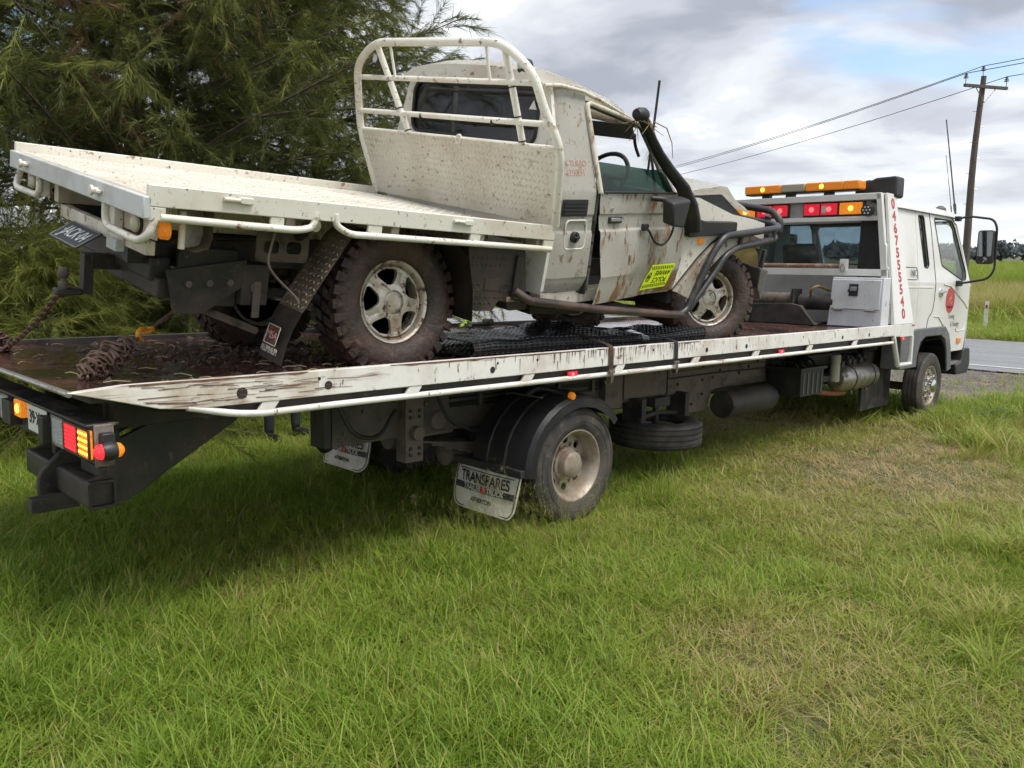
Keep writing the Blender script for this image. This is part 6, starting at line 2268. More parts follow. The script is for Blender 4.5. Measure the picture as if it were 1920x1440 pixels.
# crumpled roof
bm = nb()
xs_ = [-.40, -.37, -.25, -.05, .15, .35, .50, .62, .66]
zR = [1.225, 1.255, 1.265, 1.25, 1.205, 1.15, 1.11, 1.075, 1.05]
zL = [1.225, 1.258, 1.275, 1.275, 1.26, 1.235, 1.21, 1.18, 1.16]
cr_ = [.015, .065, .085, .085, .072, .06, .045, .03, .0]
RR = []
for x, a, b, c in zip(xs_, zR, zL, cr_):
    row = []
    for k in range(15):
        t = -1 + 2 * k / 14
        e = a + (b - a) * (t + 1) / 2
        yy = t * .675
        z = e + c * (1 - abs(t) ** 3.2) + ((.030 * gnoise(x * 4, t * 3.1, 1.0, 2.0) + .012 * gnoise(x * 11, t * 8, 1.0, 6.0)) * sm(-.3, .1, x)) - (.02 if k in (0, 14) else 0)
        row.append(bm.verts.new(fC((x, yy, z))))
    RR.append(row)
for A, Bq in zip(RR, RR[1:]):
    for k in range(14):
        bm.faces.new((A[k], A[k + 1], Bq[k + 1], Bq[k]))
bmesh.ops.solidify(bm, geom=bm.faces[:], thickness=.02)
rf = obj('cab_roof', bm, CREAM_TRAY, UT, angle=16)
UTb('roof_gutter', CREAM_DIRTY, [(-.38, -.69, 1.225), (-.25, -.69, 1.238), (-.05, -.69, 1.222), (.15, -.69, 1.178), (.35, -.69, 1.122), (.50, -.69, 1.083), (.64, -.69, 1.03)], .012, f=fC)
UTb('roof_gutter', CREAM_DIRTY, [(-.38, .69, 1.228), (.15, .69, 1.232), (.50, .69, 1.18), (.64, .69, 1.13)], .012, f=fC)
UB('headlining', SHADOWIN, (-.33, .05, -.60, .60, 1.20, 1.215), f=fC)
bm = nb(); prism(bm, [(-.0, 1.17), (.58, 1.075), (.6, 1.055), (-.0, 1.15)], -.70, -.64, 'y', f=fC); obj('torn_door_seal', bm, pm('muddy_seal', (.07, .05, .04), .8, layers=[((.2, .13, .09), 20, .5, .65)]), UT)
# windscreen and cowl
bm = nb()
vv = [bm.verts.new(fC(p)) for p in ((.60, -.64, 1.06), (.60, .64, 1.17), (.93, .76, .64), (.93, -.76, .64))]
bm.faces.new(vv); bmesh.ops.solidify(bm, geom=bm.faces[:], thickness=.004)
obj('windscreen', bm, GLASSC, UT)
UTb('windscreen_header', CREAM_DIRTY, [(.61, -.66, 1.06), (.61, .66, 1.17)], .022, f=fC)
UB('cowl', CREAM, (.92, 1.06, -.80, .80, .56, .635), f=fC, bevel=.01)
UB('firewall', SHADOWIN, (.98, 1.02, -.80, .80, -.05, .56), f=fC)
UB('cab_floor', SHADOWIN, (-.34, 1.0, -.78, .78, -.03, .0), f=fC)
UB('dashboard', SHADOWIN, (.72, .96, -.76, .76, .40, .62), f=fC, bevel=.03)
for y in (-.38, .34):
    sb = UB('seat', SHADOWIN, (-.20, .30, y - .25, y + .25, .12, .28), f=fC, bevel=.04)
    bm = nb(); hexa(bm, [fC(p) for p in ((-.24, y - .24, .25), (-.12, y - .24, .25), (-.12, y + .24, .25), (-.24, y + .24, .25), (-.30, y - .2, .90), (-.22, y - .2, .90), (-.22, y + .2, .90), (-.30, y + .2, .90))]); obj('seat_back', bm, GREYTRIM, sb, bevel=.03)
bm = nb()
cs, uu, wv = Vector((.60, -.40, .70)), Vector((0, 1, 0)), Vector((.52, 0, .85)).normalized()
tube(bm, [fC(cs + uu * .185 * cos(a) + wv * .185 * sin(a)) for a in np.linspace(0, 2 * pi, 29)[:-1]], .016, 8, closed=True)
stw = obj('steering_wheel', bm, PLASTIC, UT)
UTb('steering_spoke', PLASTIC, [cs + uu * .18, cs - uu * .18], .014, f=fC, parent=stw)
UTb('steering_column', PLASTIC, [cs, cs + Vector((.25, 0, -.15))], .03, f=fC)
bm = nb(); prism(bm, [(.54, 1.06), (.60, .965), (.615, .97), (.56, 1.065)], -.62, -.16, 'y', f=fC); obj('sun_visor', bm, GREYTRIM, UT, bevel=.004)
UTb('grab_handle', PLASTIC, [(.62, -.60, 1.00), (.66, -.585, .93), (.70, -.60, .86)], .011, f=fC, fil=.04)

# ---- right door, sprung and bowed, with its window frame
bm = nb()
zs = [-.045, .0, .05, .105, .118, .20, .30, .385, .405, .42, .49, .505, .515, .58, .648]
ys_ = [.842, .855, .862, .866, .872, .874, .872, .868, .864, .850, .846, .848, .856, .858, .852]
zs_d, ys_d = list(zs), list(ys_)
rws = []
for z, y in zip(zs, ys_):
    xa = .03 + .045 * math.sin(max(0, min(1, (.6 - z) / .6)) * 2.2) if z > .1 else .03 + (z - .1) * .25 + .042
    xb = .985 if z < .45 else .985 - (z - .45) * .62
    row = []
    for k in range(13):
        t = k / 12
        x = xa + (xb - xa) * t
        flare = .055 * max(0, 1 - t * 1.6) * max(0, (.30 - z) / .34) + .012 * max(0, 1 - 2 * t)
        dent = .010 * gnoise(x * 3.1, z * 4.2, 1.0, 5.0) + .006 * gnoise(x * 9, z * 8, 1.0, 2.0)
        zz = z - (.012 * (1 - t) if z < 0 else 0) + (.02 * max(0, t - .5) if z < .01 else 0)
        row.append(bm.verts.new(fC((x, -(y + flare + dent), zz))))
    rws.append(row)
for A, Bq in zip(rws, rws[1:]):
    for k in range(12):
        bm.faces.new((A[k], A[k + 1], Bq[k + 1], Bq[k]))
bmesh.ops.solidify(bm, geom=bm.faces[:], thickness=.012)
dr = obj('right_door', bm, DOORP, UT, angle=22)
frm = [(.035, -.862, .64), (-.005, -.69, 1.165), (.57, -.685, 1.068), (.66, -.70, .965), (.83, -.80, .645)]
bm = nb(); tube(bm, [fC(p) for p in fillet(frm, .05)], .017, 10); obj('door_window_frame', bm, CREAM_DIRTY, dr)
bm = nb(); tube(bm, [fC((x_ + .016 if i < 1 else x_, y_ + .004, z_ - .016)) for i, (x_, y_, z_) in enumerate(fillet(frm, .05))], .011, 8); obj('window_channel', bm, PLASTIC, dr)
bm = nb(); panel(bm, rpoly([(.05, .60), (.86, .60), (.72, .80), (.60, .79), (.045, .825)], .015), [], lambda u, v: fC((u, -.848 + .30 * max(0, v - .64), v)), .004); obj('door_glass', bm, GLASSG, dr)
bm = nb(); tube(bm, [fC((.70, -.78, .65)), fC((.655, -.72, .93))], .010, 8); obj('quarter_light_bar', bm, PLASTIC, dr)
UTb('belt_moulding', PLASTIC, [(.06, -.868, .648), (.82, -.866, .648)], .008, f=fC, parent=dr)
UB('door_handle', PLASTIC, (.14, .27, -.872, -.858, .455, .495), f=fC, parent=dr)
UB('handle_flap', CHROME, (.152, .258, -.880, -.873, .468, .490), f=fC, parent=dr)
bm = nb(); lathe(bm, [(.014, .86), (.014, .872), (.002, .874)], (.155, 0, .545), 'y', 14, f=lambda p: fC((p.x, -p.y, p.z))); obj('door_lock', bm, CHROME, dr)
for z in (.18, .33, .46):
    UB('door_edge_bolt', BLACKST, (.028, .05, -.845, -.835, z - .008, z + .008), f=fC, parent=dr, bevel=0)
# left door, plain
bm = nb()
panel(bm, [(.03, -.03), (.985, -.03), (.985, .45), (.86, .645), (.03, .645)], [], lambda u, v: fC((u, .855, v)), .015)
ldr = obj('left_door', bm, CREAM, UT)
bm = nb(); tube(bm, [fC(p) for p in fillet([(.035, .855, .64), (.0, .69, 1.21), (.57, .685, 1.15), (.84, .81, .645)], .05)], .017, 10); obj('door_window_frame', bm, CREAM, ldr)

# ---- sprung bonnet, snorkel, mirror, aerial
bm = nb()
xs_ = [1.0, 1.12, 1.25, 1.38, 1.50, 1.62, 1.72, 1.87, 2.02, 2.14]
zc_ = [.655, .685, .70, .712, .72, .722, .715, .655, .585, .51]
RR = []
for x, z in zip(xs_, zc_):
    row = []
    for k in range(13):
        t = -1 + 2 * k / 12
        row.append(bm.verts.new(fC((x - .03 * abs(t), t * .715, z - .055 * abs(t) ** 2.5 + .034 * gnoise(x * 4.2, t * 2.4, 1.0, 8.0) + .012 * gnoise(x * 12, t * 7, 1.0, 3.0)))))
    RR.append(row)
for A, Bq in zip(RR, RR[1:]):
    for k in range(12):
        bm.faces.new((A[k], A[k + 1], Bq[k + 1], Bq[k]))
bmesh.ops.solidify(bm, geom=bm.faces[:], thickness=.014)
obj('bonnet', bm, CREAM, UT, angle=22)
bm = nb(); prism(bm, [(1.02, .36), (2.05, .36), (2.05, .44), (1.68, .62), (1.02, .60)], -.69, -.66, 'y', f=fC); obj('bonnet_gap_shade', bm, SHADOWIN, UT)  # dark sheet added for the shade under the raised bonnet
UB('grille', PLASTIC, (2.10, 2.16, -.52, .52, .20, .43), f=fC)
bm = nb()
path = [(.355, -.845, 1.115), (.40, -.85, 1.075), (.47, -.86, .985), (.56, -.865, .90), (.69, -.87, .805), (.86, -.885, .69), (.965, -.895, .575), (1.02, -.895, .47), (1.05, -.89, .40)]
path = [fC(p) for p in path]
tube(bm, path, [.036, .040, .037, .040, .045, .052, .058, .064, .066], 14, flat=.72)
sn = obj('snorkel', bm, PLASTIC, UT)
bm = nb(); prism(bm, rpoly([(1.0, .50), (1.14, .47), (1.20, .455), (1.63, .445), (1.64, .36), (1.02, .345)], .02), -.847, -.895, 'y', f=fC); obj('snorkel_base', bm, PLASTIC, sn, bevel=.012)
bm = nb(); lathe(bm, [(.002, -.05), (.032, -.048), (.043, -.02), (.045, .025), (.034, .05), (.002, .052)], (.345, -.845, 1.125), 'x', 18, f=fC); obj('snorkel_head', bm, PLASTIC, sn)
bm = nb()
for k in range(11):
    a = k * .55
    tube(bm, [fC((.36 + .05 * cos(a), -.86 + .05 * sin(a), 1.09)), fC((.38 + .12 * cos(a * 1.7), -.87 + .10 * sin(a), 1.06 - .05 * (k % 3)))], [.0035, .0012], 4)
tube(bm, [fC(p) for p in ((.42, -.90, 1.09), (.52, -.93, 1.06), (.60, -.93, .97), (.63, -.93, .88))], [.004, .004, .003, .002], 5)
o = obj('caught_straw', bm, pm('dry_straw', (.30, .21, .11), .9), UT); o['kind'] = 'stuff'
bm = nb()
for k in range(60):
    a = rng.uniform(0, 6.28)
    p0 = Vector((.66 + rng.normal(0, .015), -.735 + rng.normal(0, .015), .93 + rng.normal(0, .02)))
    p1 = p0 + Vector((rng.normal(-.06, .05), rng.normal(-.02, .03), -abs(rng.normal(.10, .03))))
    w = Vector((.003, .0015, 0))
    vv = [bm.verts.new(fC(q)) for q in (p0 - w, p0 + w, p1)]
    bm.faces.new(vv)
o = obj('caught_grass', bm, pm('caught_grass_green', (.10, .12, .045), .8, layers=[((.30, .26, .13), 30, .5, .6)]), UT, smooth=False); o['kind'] = 'stuff'
UTb('aerial', PLASTIC, [(.80, -.62, .70), (.79, -.62, 1.18), (.785, -.62, 1.36)], .0085, f=fC)
bm = nb()
hexa(bm, [fC(p) for p in ((.575, -1.055, .455), (.735, -1.035, .44), (.745, -.935, .455), (.60, -.945, .465), (.555, -1.045, .605), (.775, -1.03, .625), (.765, -.94, .645), (.555, -.95, .625))])
mir = obj('door_mirror', bm, PLASTIC, UT, bevel=.014)
UTb('mirror_bracket', PLASTIC, [(.54, -.875, .615), (.60, -.93, .615), (.63, -.95, .60)], .018, f=fC)
UTb('mirror_cable', PLASTIC, [(.50, -.885, .43), (.54, -.90, .40), (.60, -.905, .325), (.70, -.91, .30), (.77, -.91, .36), (.76, -.93, .43), (.70, -.97, .45)], .0075, f=fC, fil=.05)
UB('mirror_stub', PLASTIC, (.47, .53, -.90, -.873, .405, .45), f=fC, bevel=.008)
# police aware label, applied upside down low on the door and following its skin
def door_y(x, z):
    y = float(np.interp(z, zs_d, ys_d))
    t = max(0.0, min(1.0, (x - .07) / .91))
    return -(y + .055 * max(0, 1 - t * 1.6) * max(0, (.30 - z) / .34) + .012 * max(0, 1 - 2 * t) + .010 * gnoise(x * 3.1, z * 4.2, 1.0, 5.0) + .006 * gnoise(x * 9, z * 8, 1.0, 2.0))


LBL = [Vector((.565, -.010)), Vector((.865, .0)), Vector((.918, .168)), Vector((.655, .166))]


def lab_pt(u, v, out=.004):
    p = LBL[0].lerp(LBL[1], u).lerp(LBL[3].lerp(LBL[2], u), v)
    return fC((p.x, door_y(p.x, p.y) - out - .004, p.y))


bm = nb()
gv = [[bm.verts.new(lab_pt(i / 14, j / 10)) for j in range(11)] for i in range(15)]
for i in range(14):
    for j in range(10):
        bm.faces.new((gv[i][j], gv[i + 1][j], gv[i + 1][j + 1], gv[i][j + 1]))
lab = obj('police_label', bm, LABELY, UT)
lab['label'] = 'fluorescent yellow police notice stuck upside down on the door'


def lab_text(p):           # flat label space (metres, origin at its centre) on to the door
    return lab_pt(.5 + p.x / .27, .5 + p.y / .17, .0052)


for j, (vc, n_) in enumerate(((.90, 12), (.83, 12), (.17, 12), (.10, 12))):
    bm = nb()
    for k in range(n_):
        u0 = .03 + .94 * (k + .5 * (j % 2)) / n_
        bm.faces.new([bm.verts.new(lab_pt(u, v, .0055)) for u, v in ((u0, vc - .033), (u0 + .04, vc - .033), (u0 + .04, vc + .033), (u0, vc + .033))])
    o = obj('label_check', bm, PRINTBK, lab, smooth=False); o['kind'] = 'stuff'
for body, cx_, cz_ in (('POLICE', .032, -.024), ('AWARE', .032, .024)):
    text('label_print', body, .050, frame((cx_, cz_, 0), (-1, 0, 0), (0, -1, 0)), PRINTBK, lab, xs=.92, f=lab_text, bold=.001)
bm = nb(); tube(bm, [lab_text(Vector((-.10 + .018 * cos(a), .030 * sin(a), 0))) for a in np.linspace(0, 2 * pi, 17)[:-1]], .0035, 5, closed=True); obj('label_crest', bm, PRINTBK, lab)
bm = nb(); bm.faces.new([bm.verts.new(lab_pt(.13 + .035 * cos(a), .5 + .07 * sin(a), .0055)) for a in np.linspace(0, 2 * pi, 13)[:-1]]); obj('label_crest', bm, PRINTBK, lab)
for body, z_, sz in (('Di-TURBO', .805, .052), ('4200EFI', .752, .058)):
    text('cab_decal', body, sz, frame((-.165, syd(z_, -1, .0015), z_), (1, 0, .03), (0, .31, 1)), PRINTPINK, UT, xs=.90, f=fC)

# ---- side steps, brush rails and bull bar
for s in (-1, 1):
    UTb('side_step_tube', STEPM, [(2.14, s * .86, -.40), (2.20, s * .915, -.445), (2.86, s * .925, -.497), (3.70, s * .925, -.535), (3.84, s * .92, -.535)], .027, fil=.08)
    bm = nb()
    hexa(bm, [fB(p) for p in ((2.18, s * .90, -.462), (3.78, s * .90, -.545), (3.80, s * .66, -.545), (2.2, s * .66, -.462), (2.18, s * .90, -.452), (3.78, s * .90, -.535), (3.80, s * .66, -.535), (2.2, s * .66, -.452))])
    obj('side_step_plate', bm, STEPM, UT)
    for x in (2.5, 3.4):
        UB('step_bracket', STEPM, (x, x + .05, min(s * .40, s * .88), max(s * .40, s * .88), -.50 - .05 * (x - 2.3), -.46 - .05 * (x - 2.3)))
    UTb('brush_rail', TUBEB, [(3.80, s * .92, -.54), (3.88, s * .92, -.50), (4.0, s * .92, -.215), (4.075, s * .92, -.06), (4.17, s * .92, .055), (4.50, s * .92, .098), (4.95, s * .905, .16), (5.12, s * .82, .178), (5.20, s * .66, .185), (5.24, s * .3, .19)], .027, fil=.12)
    UTb('brush_rail', TUBEB, [(3.90, s * .92, -.50), (4.02, s * .92, -.36), (4.16, s * .92, -.20), (4.24, s * .92, -.085), (4.38, s * .92, -.022), (4.66, s * .92, .026), (4.95, s * .905, .078), (5.10, s * .82, .092), (5.20, s * .62, .09)], .025, fil=.12)
    for x, z0, z1 in ((4.42, -.02, .09), (4.9, .06, .15)):
        UTb('brush_stay', TUBEB, [(x, s * .915, z0), (x, s * .915, z1)], .018)
    strip('guard_flap', [(3.80, -.30), (3.86, -.52), (3.95, -.66)], s * .80, s * .45, STEPM)
    # steel bumper wing
    bm = nb()
    hexa(bm, [fB(p) for p in ((4.98, s * .84, -.34), (5.26, s * .74, -.46), (5.30, s * .40, -.46), (5.0, s * .40, -.36), (4.92, s * .86, -.17), (5.24, s * .76, -.20), (5.30, s * .40, -.18), (4.95, s * .40, -.15))])
    obj('bumper_wing', bm, STEEL if False else pm('grey_steel_wing', (.16, .155, .15), .45, .4, layers=[((.06, .05, .045), 7, .45, .65)]), UT, bevel=.01)
    UTb('bull_bar_upright', TUBEB, [(5.24, s * .62, -.25), (5.23, s * .64, .10), (5.22, s * .655, .24)], .030)
    UTb('bull_bar_stay', TUBEB, [(5.22, s * .62, .10), (5.42, s * .5, -.22)], .020)
    strip('arch_liner_end', [(4.86, .0), (4.96, -.06), (5.02, -.18)], s * .78, s * .52, pm('yellowed_liner', (.46, .40, .24), .6), t=.012)
bm = nb(); tube(bm, [fC(p) for p in fillet([(2.66, -.69, .32), (2.67, -.685, .40), (2.68, -.60, .475), (2.69, -.45, .478), (2.69, .45, .478), (2.68, .60, .475), (2.67, .685, .40), (2.66, .69, .32)], .09)], .030, 12); obj('bull_bar_hoop', bm, TUBEB, UT)
UB('bumper_channel', BLACKST, (5.14, 5.32, -.40, .40, -.46, -.20), bevel=.01)
UB('bar_winch', BLACKST, (5.20, 5.45, -.30, .30, -.20, -.02), bevel=.03)
UTb('driving_lamp_stem', BLACKST, [(5.34, -.52, -.18), (5.34, -.52, -.06)], .016)
bm = nb(); lathe(bm, [(.002, -.05), (.03, -.045), (.042, 0), (.042, .03), (.002, .035)], (5.36, -.50, -.04), 'x', 16, f=fB); obj('driving_lamp', bm, DUSTY, UT)
UB('recovery_plate', BLACKST, (5.30, 5.33, -.66, -.52, -.20, -.04), bevel=.006)

# ---- grimy detail under the tray
UTb('exhaust_tailpipe', DUSTY, [(2.2, .25, -.46), (1.0, .55, -.30), (.45, .62, -.34), (.22, .62, -.38)], .028, fil=.2)
UTb('wiring_loom', PLASTIC, [(.10, -.60, -.20), (.16, -.45, -.29), (.35, -.42, -.27), (.75, -.43, -.25)], .011, fil=.08, n=7)
UTb('wiring_loom', PLASTIC, [(.09, .55, -.20), (.14, .30, -.33), (.17, -.1, -.36), (.15, -.46, -.24)], .010, fil=.08, n=7)
UTb('brake_hose', PLASTIC, [(.95, -.37, -.33), (1.05, -.30, -.55), (1.3, -.25, -.58)], .010, fil=.12, n=7)
for s in (-1, 1):
    for x in (.34, .44, .54):
        bm = nb(); lathe(bm, [(.017, 0), (.017, .010), (.002, .012)], (x, s * .546, -.46 + .05 * (x - .34)), 'y', 6, f=(lambda p: fB((p.x, p.y if s > 0 else 2 * (s * .546) - p.y, p.z)))); obj('tow_bar_bolt', bm, DUSTY, UT)
    for x in (1.34, 1.48):
        UTb('axle_u_bolt', DUSTY, [(x, s * .545, -.50), (x, s * .545, -.64), (x, s * .455, -.64), (x, s * .455, -.50)], .009, fil=.02, n=6)
    UB('spring_shackle', DUSTY, (.655, .695, min(s * .556, s * .566), max(s * .556, s * .566), -.62, -.44))
    UB('chassis_gusset', BLACKST, (.80, .95, min(s * .335, s * .30), max(s * .335, s * .30), -.40, -.26))
bm = nb(); panel(bm, rrect(.62, .90, -.33, -.18, .02), [rrect(.66, .74, -.29, -.23, .02), rrect(.78, .86, -.29, -.23, .02)], lambda u, v: fB((u, -.62, v)), .004); obj('tray_mount', bm, DUSTY, UT)

# ================================================================== THINGS ON THE DECK AND BEYOND
def chain_links(bm, pts, L=.050, wd=.033, r=.0062, jit=0.0):
    """links strung along a path"""
    pts = [Vector(p) for p in pts]
    d = [0.0]
    for a, b in zip(pts, pts[1:]):
        d.append(d[-1] + (b - a).length)
    n = max(1, int(d[-1] / (L * .74)))
    j = 0
    tw = 0.0
    for i in range(n):
        s = d[-1] * (i + .5) / n
        while j < len(d) - 2 and d[j + 1] < s:
            j += 1
        t = (s - d[j]) / max(1e-6, d[j + 1] - d[j])
        c = pts[j].lerp(pts[j + 1], t)
        u = (pts[j + 1] - pts[j]).normalized()
        if jit:
            u = (u + Vector(rng.normal(0, jit, 3))).normalized()
            c = c + Vector(rng.normal(0, jit * .012, 3))
        ref = Vector((0, 0, 1)) if abs(u.z) < .85 else Vector((1, 0, 0))
        a = u.cross(ref).normalized()
        b = u.cross(a)
        v = a if i % 2 else b
        loop = []
        for k in range(10):
            q = 2 * pi * k / 10
            loop.append(c + u * ((L - wd) / 2 * (1 if cos(q) > 0 else -1) + wd / 2 * cos(q)) + v * (wd / 2 - r) * sin(q))
        tube(bm, loop, r, 5, closed=True)


def chain_obj(name, pts, parent, **k):
    bm = nb()
    chain_links(bm, pts, **k)
    o = obj(name, bm, CHAINM, parent)
    o['kind'] = 'stuff'
    return o


def wrap(A, Bv, t0, t1, turns, r0, r1, n=220):
    A, Bv = Vector(A), Vector(Bv)
    u = (Bv - A).normalized()
    a = u.cross(Vector((0, 0, 1))).normalized()
    b = u.cross(a)
    out = []
    for i in range(n):
        s = i / (n - 1)
        t = t0 + (t1 - t0) * (.5 - .5 * cos(s * pi * 3)) if False else t0 + (t1 - t0) * s
        r = (r0 + (r1 - r0) * sin(pi * s) ** .7) * (.8 + .4 * random.random())
        q = 2 * pi * turns * s
        p = A.lerp(Bv, t) + a * r * cos(q) + b * r * sin(q)
        p.z = max(p.z, 1.180)
        out.append(p)
    return out


CH = thing('tie_down_chain', 'rusty chain wound in a heap and joined by a yellow hook to the ute chassis', 'chain', (0, 0, 0), TILT)
A, E_ = Vector((-2.96, -.77, 1.182)), Vector((-2.32, -.38, 1.475))
chain_obj('chain_run', [A, A.lerp(E_, .50)], CH)
chain_obj('chain_heap', wrap(A, E_, .02, .43, 11, .016, .047), CH, jit=.25)
chain_obj('chain_heap', wrap(A, E_, .08, .36, 7, .014, .030, 160), CH, jit=.3)
hk = A.lerp(E_, .55)
u = (E_ - A).normalized()
sd_ = u.cross(Vector((0, 0, 1))).normalized()
up_ = sd_.cross(u)
bm = nb()
tube(bm, [hk + u * (.030 * cos(a)) + up_ * .026 * sin(a) for a in np.linspace(-.4, 4.4, 14)], [.009 + .004 * sin(pi * i / 13) for i in range(14)], 9)
obj('grab_hook', bm, HOOKY, CH)
bm = nb()
tube(bm, [hk + u * (.045 + .028 * cos(a)) + sd_ * .024 * sin(a) for a in np.linspace(0, 2 * pi, 15)[:-1]], .009, 8, closed=True)
obj('hook_ring', bm, HOOKY, CH)
bm = nb()
a, b = hk + u * .07, E_ + u * .03
tube(bm, [a, a.lerp(b, .12), a.lerp(b, .2), b], [.014, .010, .020, .021], 6, flat=.45)
obj('tie_strap', bm, STRAPB, CH)

CL = thing('tie_down_chain', 'rusty chain running from a heap on the far tail corner up to the tow ball', 'chain', (0, 0, 0), TILT)
ball = fB((-.02, 0, -.60))
A2 = Vector((-2.88, .74, 1.185))
chain_obj('chain_run', [A2.lerp(ball, t) - Vector((0, 0, .03 * sin(pi * t))) for t in np.linspace(0, 1, 9)] + [ball + Vector((.03, -.03, .01))], CL)
chain_obj('chain_heap', wrap(A2 + Vector((-.05, .10, 0)), ball, -.02, .14, 8, .03, .062), CL, jit=.3)

# ---- folded black plastic grid mats
GRID = pm('black_grid_plastic', (.028, .028, .029), .20, layers=[((.05, .036, .03), 9, .55, .72, (1, 1, 1), .6)])


def mat_sheet(label, x0, x1, y_in, zfun, rfun, group=None):
    bm = nb()
    p = .046
    nx = int((x1 - x0) / p)
    nl = int((y_in + 1.03) / p)
    nf = 7
    R = []
    for i in range(nx + 1):
        x = x0 + p * i
        r = rfun(x)
        zt = zfun(x)
        row = []
        for k in range(nl + 1):                       # lower leaf, from inside to the fold
            y = y_in - (y_in + 1.0) * k / nl
            row.append((x, y, 1.180 + .006 * gnoise(x * 3, y * 3, 1.0)))
        for k in range(1, nf):
            a = pi * k / nf
            row.append((x, -1.0 - r * sin(a), 1.180 + r * (1 - cos(a))))
        for k in range(nl + 1):                       # upper leaf, rising into a hump and falling again
            t = k / nl
            y = -1.0 + (y_in - .12 + 1.0) * t
            row.append((x + .02 * sin(t * 3), y, 1.180 + 2 * r + (zt - 1.18 - 2 * r) * sin(pi * min(1, t * 1.15)) ** 1.2 - 2 * r * max(0, t - .6)))
        R.append([bm.verts.new(q) for q in row])
    fs = []
    for A, Bq in zip(R, R[1:]):
        for k in range(len(A) - 1):
            fs.append(bm.faces.new((A[k], A[k + 1], Bq[k + 1], Bq[k])))
    bmesh.ops.recalc_face_normals(bm, faces=fs)
    bmesh.ops.inset_individual(bm, faces=fs, thickness=.0055, depth=0.0)
    bmesh.ops.inset_individual(bm, faces=fs, thickness=.006, depth=-.009)
    o = obj('grid_mat', bm, GRID, None, angle=20)
    o.rotation_euler = TILT
    tag(o, label, 'grid mat', 'folded recovery mats')
    return o


mat_sheet('folded black plastic grid mat lying open behind the rear wheel, brown strap over it', -.90, .80, .0, lambda x: 1.275 + .055 * math.exp(-((x - .25) / .35) ** 2) + .03 * gnoise(x * 2.4, 1, 1.0), lambda x: .046 - .010 * sm(-.2, .8, x) + .006 * gnoise(x * 5, 3, 1.0))
mat_sheet('smaller rolled black plastic grid mat against the ute front wheel', .84, 1.60, -.35, lambda x: 1.285 + .03 * gnoise(x * 4, 2, 1.0), lambda x: .034 + .018 * sm(.84, 1.6, x))


def ribbon(name, pts, w, mat, label, hook=True):
    root = thing(name, label, 'strap', (0, 0, 0), TILT)
    pts = [Vector(p) for p in fillet(pts, .03, 3)]
    bm = nb()
    L_ = [bm.verts.new(p - Vector((w / 2, 0, 0))) for p in pts]
    R_ = [bm.verts.new(p + Vector((w / 2, 0, 0))) for p in pts]
    for k in range(len(pts) - 1):
        bm.faces.new((L_[k], R_[k], R_[k + 1], L_[k + 1]))
    bmesh.ops.solidify(bm, geom=bm.faces[:], thickness=.004)
    obj('webbing', bm, mat, root)
    e = pts[-1]
    bm = nb()
    for dx in (-.012, .012):
        tube(bm, fillet([e + Vector((dx, -.004, .02)), e + Vector((dx * .6, -.010, -.03)), e + Vector((dx * .3, -.006, -.075)), e + Vector((0, .035, -.085)), e + Vector((0, .05, -.06))], .02), .005, 6)
    obj('hook', bm, DUSTY, root)
    bm = nb()
    box(bm, e.x - w * .6, e.x + w * .6, e.y - .012, e.y + .004, e.z, e.z + .02)
    obj('buckle', bm, DUSTY, root, bevel=.003)


ribbon('tie_strap', [(-.20, .2, 1.31), (-.02, -.35, 1.31), (.10, -.98, 1.275), (.15, -1.228, 1.212), (.15, -1.232, 1.03)], .048, STRAPB, 'brown muddy webbing strap pulled over the open grid mat and hooked to the rail')
ribbon('tie_strap', [(.72, -.62, 1.275), (.80, -.98, 1.262), (.90, -1.228, 1.212), (.90, -1.232, 1.045)], .045, STRAPG, 'dark grey webbing strap hooked to the rail between the two mats')

RS = thing('ratchet_strap', 'lime and blue ratchet strap with black handle on the far edge of the deck', 'ratchet strap', (0, 0, 0), TILT)
bm = nb(); box(bm, .98, 1.22, 1.06, 1.11, 1.172, 1.205); obj('handle', bm, PLASTIC, RS, bevel=.01)
bm = nb(); lathe(bm, [(.02, -.05), (.035, -.045), (.035, .045), (.02, .05)], (1.2, 1.08, 1.205), 'y', 14); obj('ratchet_drum', bm, BLACKST, RS)
bm = nb()
for k in range(5):
    tube(bm, [(.80 + .03 * k, 1.02 + .03 * (k % 2), 1.18 + .012 * k), (.90, 1.06, 1.20 + .008 * k), (.99, 1.08, 1.19)], .016, 5, flat=.3)
obj('webbing', bm, pm('lime_webbing', (.42, .62, .05), .8), RS)['kind'] = 'stuff'
bm = nb(); tube(bm, [(.86, .98, 1.18), (.93, 1.03, 1.188), (1.0, 1.10, 1.18)], .02, 6, flat=.35); obj('webbing', bm, pm('blue_webbing', (.05, .10, .22), .8), RS)

# ---- mud clods and straw dropped on the deck
bm = nb()
for _ in range(900):
    if rng.uniform() < .75:
        x, y = rng.normal(-1.75, .42), rng.normal(-.35, .55)
    else:
        x, y = rng.uniform(-3.0, 1.2), rng.uniform(-1.1, 1.0)
    if abs(y) > 1.15 or x < -3.05:
        continue
    s = abs(rng.normal(.010, .010)) + .003
    a = rng.uniform(0, 6.28)
    n = 5
    ring = [bm.verts.new((x + s * rng.uniform(.7, 1.4) * cos(a + k * 6.28 / n), y + s * rng.uniform(.7, 1.4) * sin(a + k * 6.28 / n), 1.166)) for k in range(n)]
    t = bm.verts.new((x + rng.normal(0, s * .2), y, 1.166 + s * rng.uniform(.4, .9)))
    for k in range(n):
        bm.faces.new((ring[k], ring[(k + 1) % n], t))
o = obj('mud_clods', bm, pm('dark_mud', (.05, .030, .024), .55, layers=[((.10, .06, .045), 20, .45, .65)]), None)
o.rotation_euler = TILT
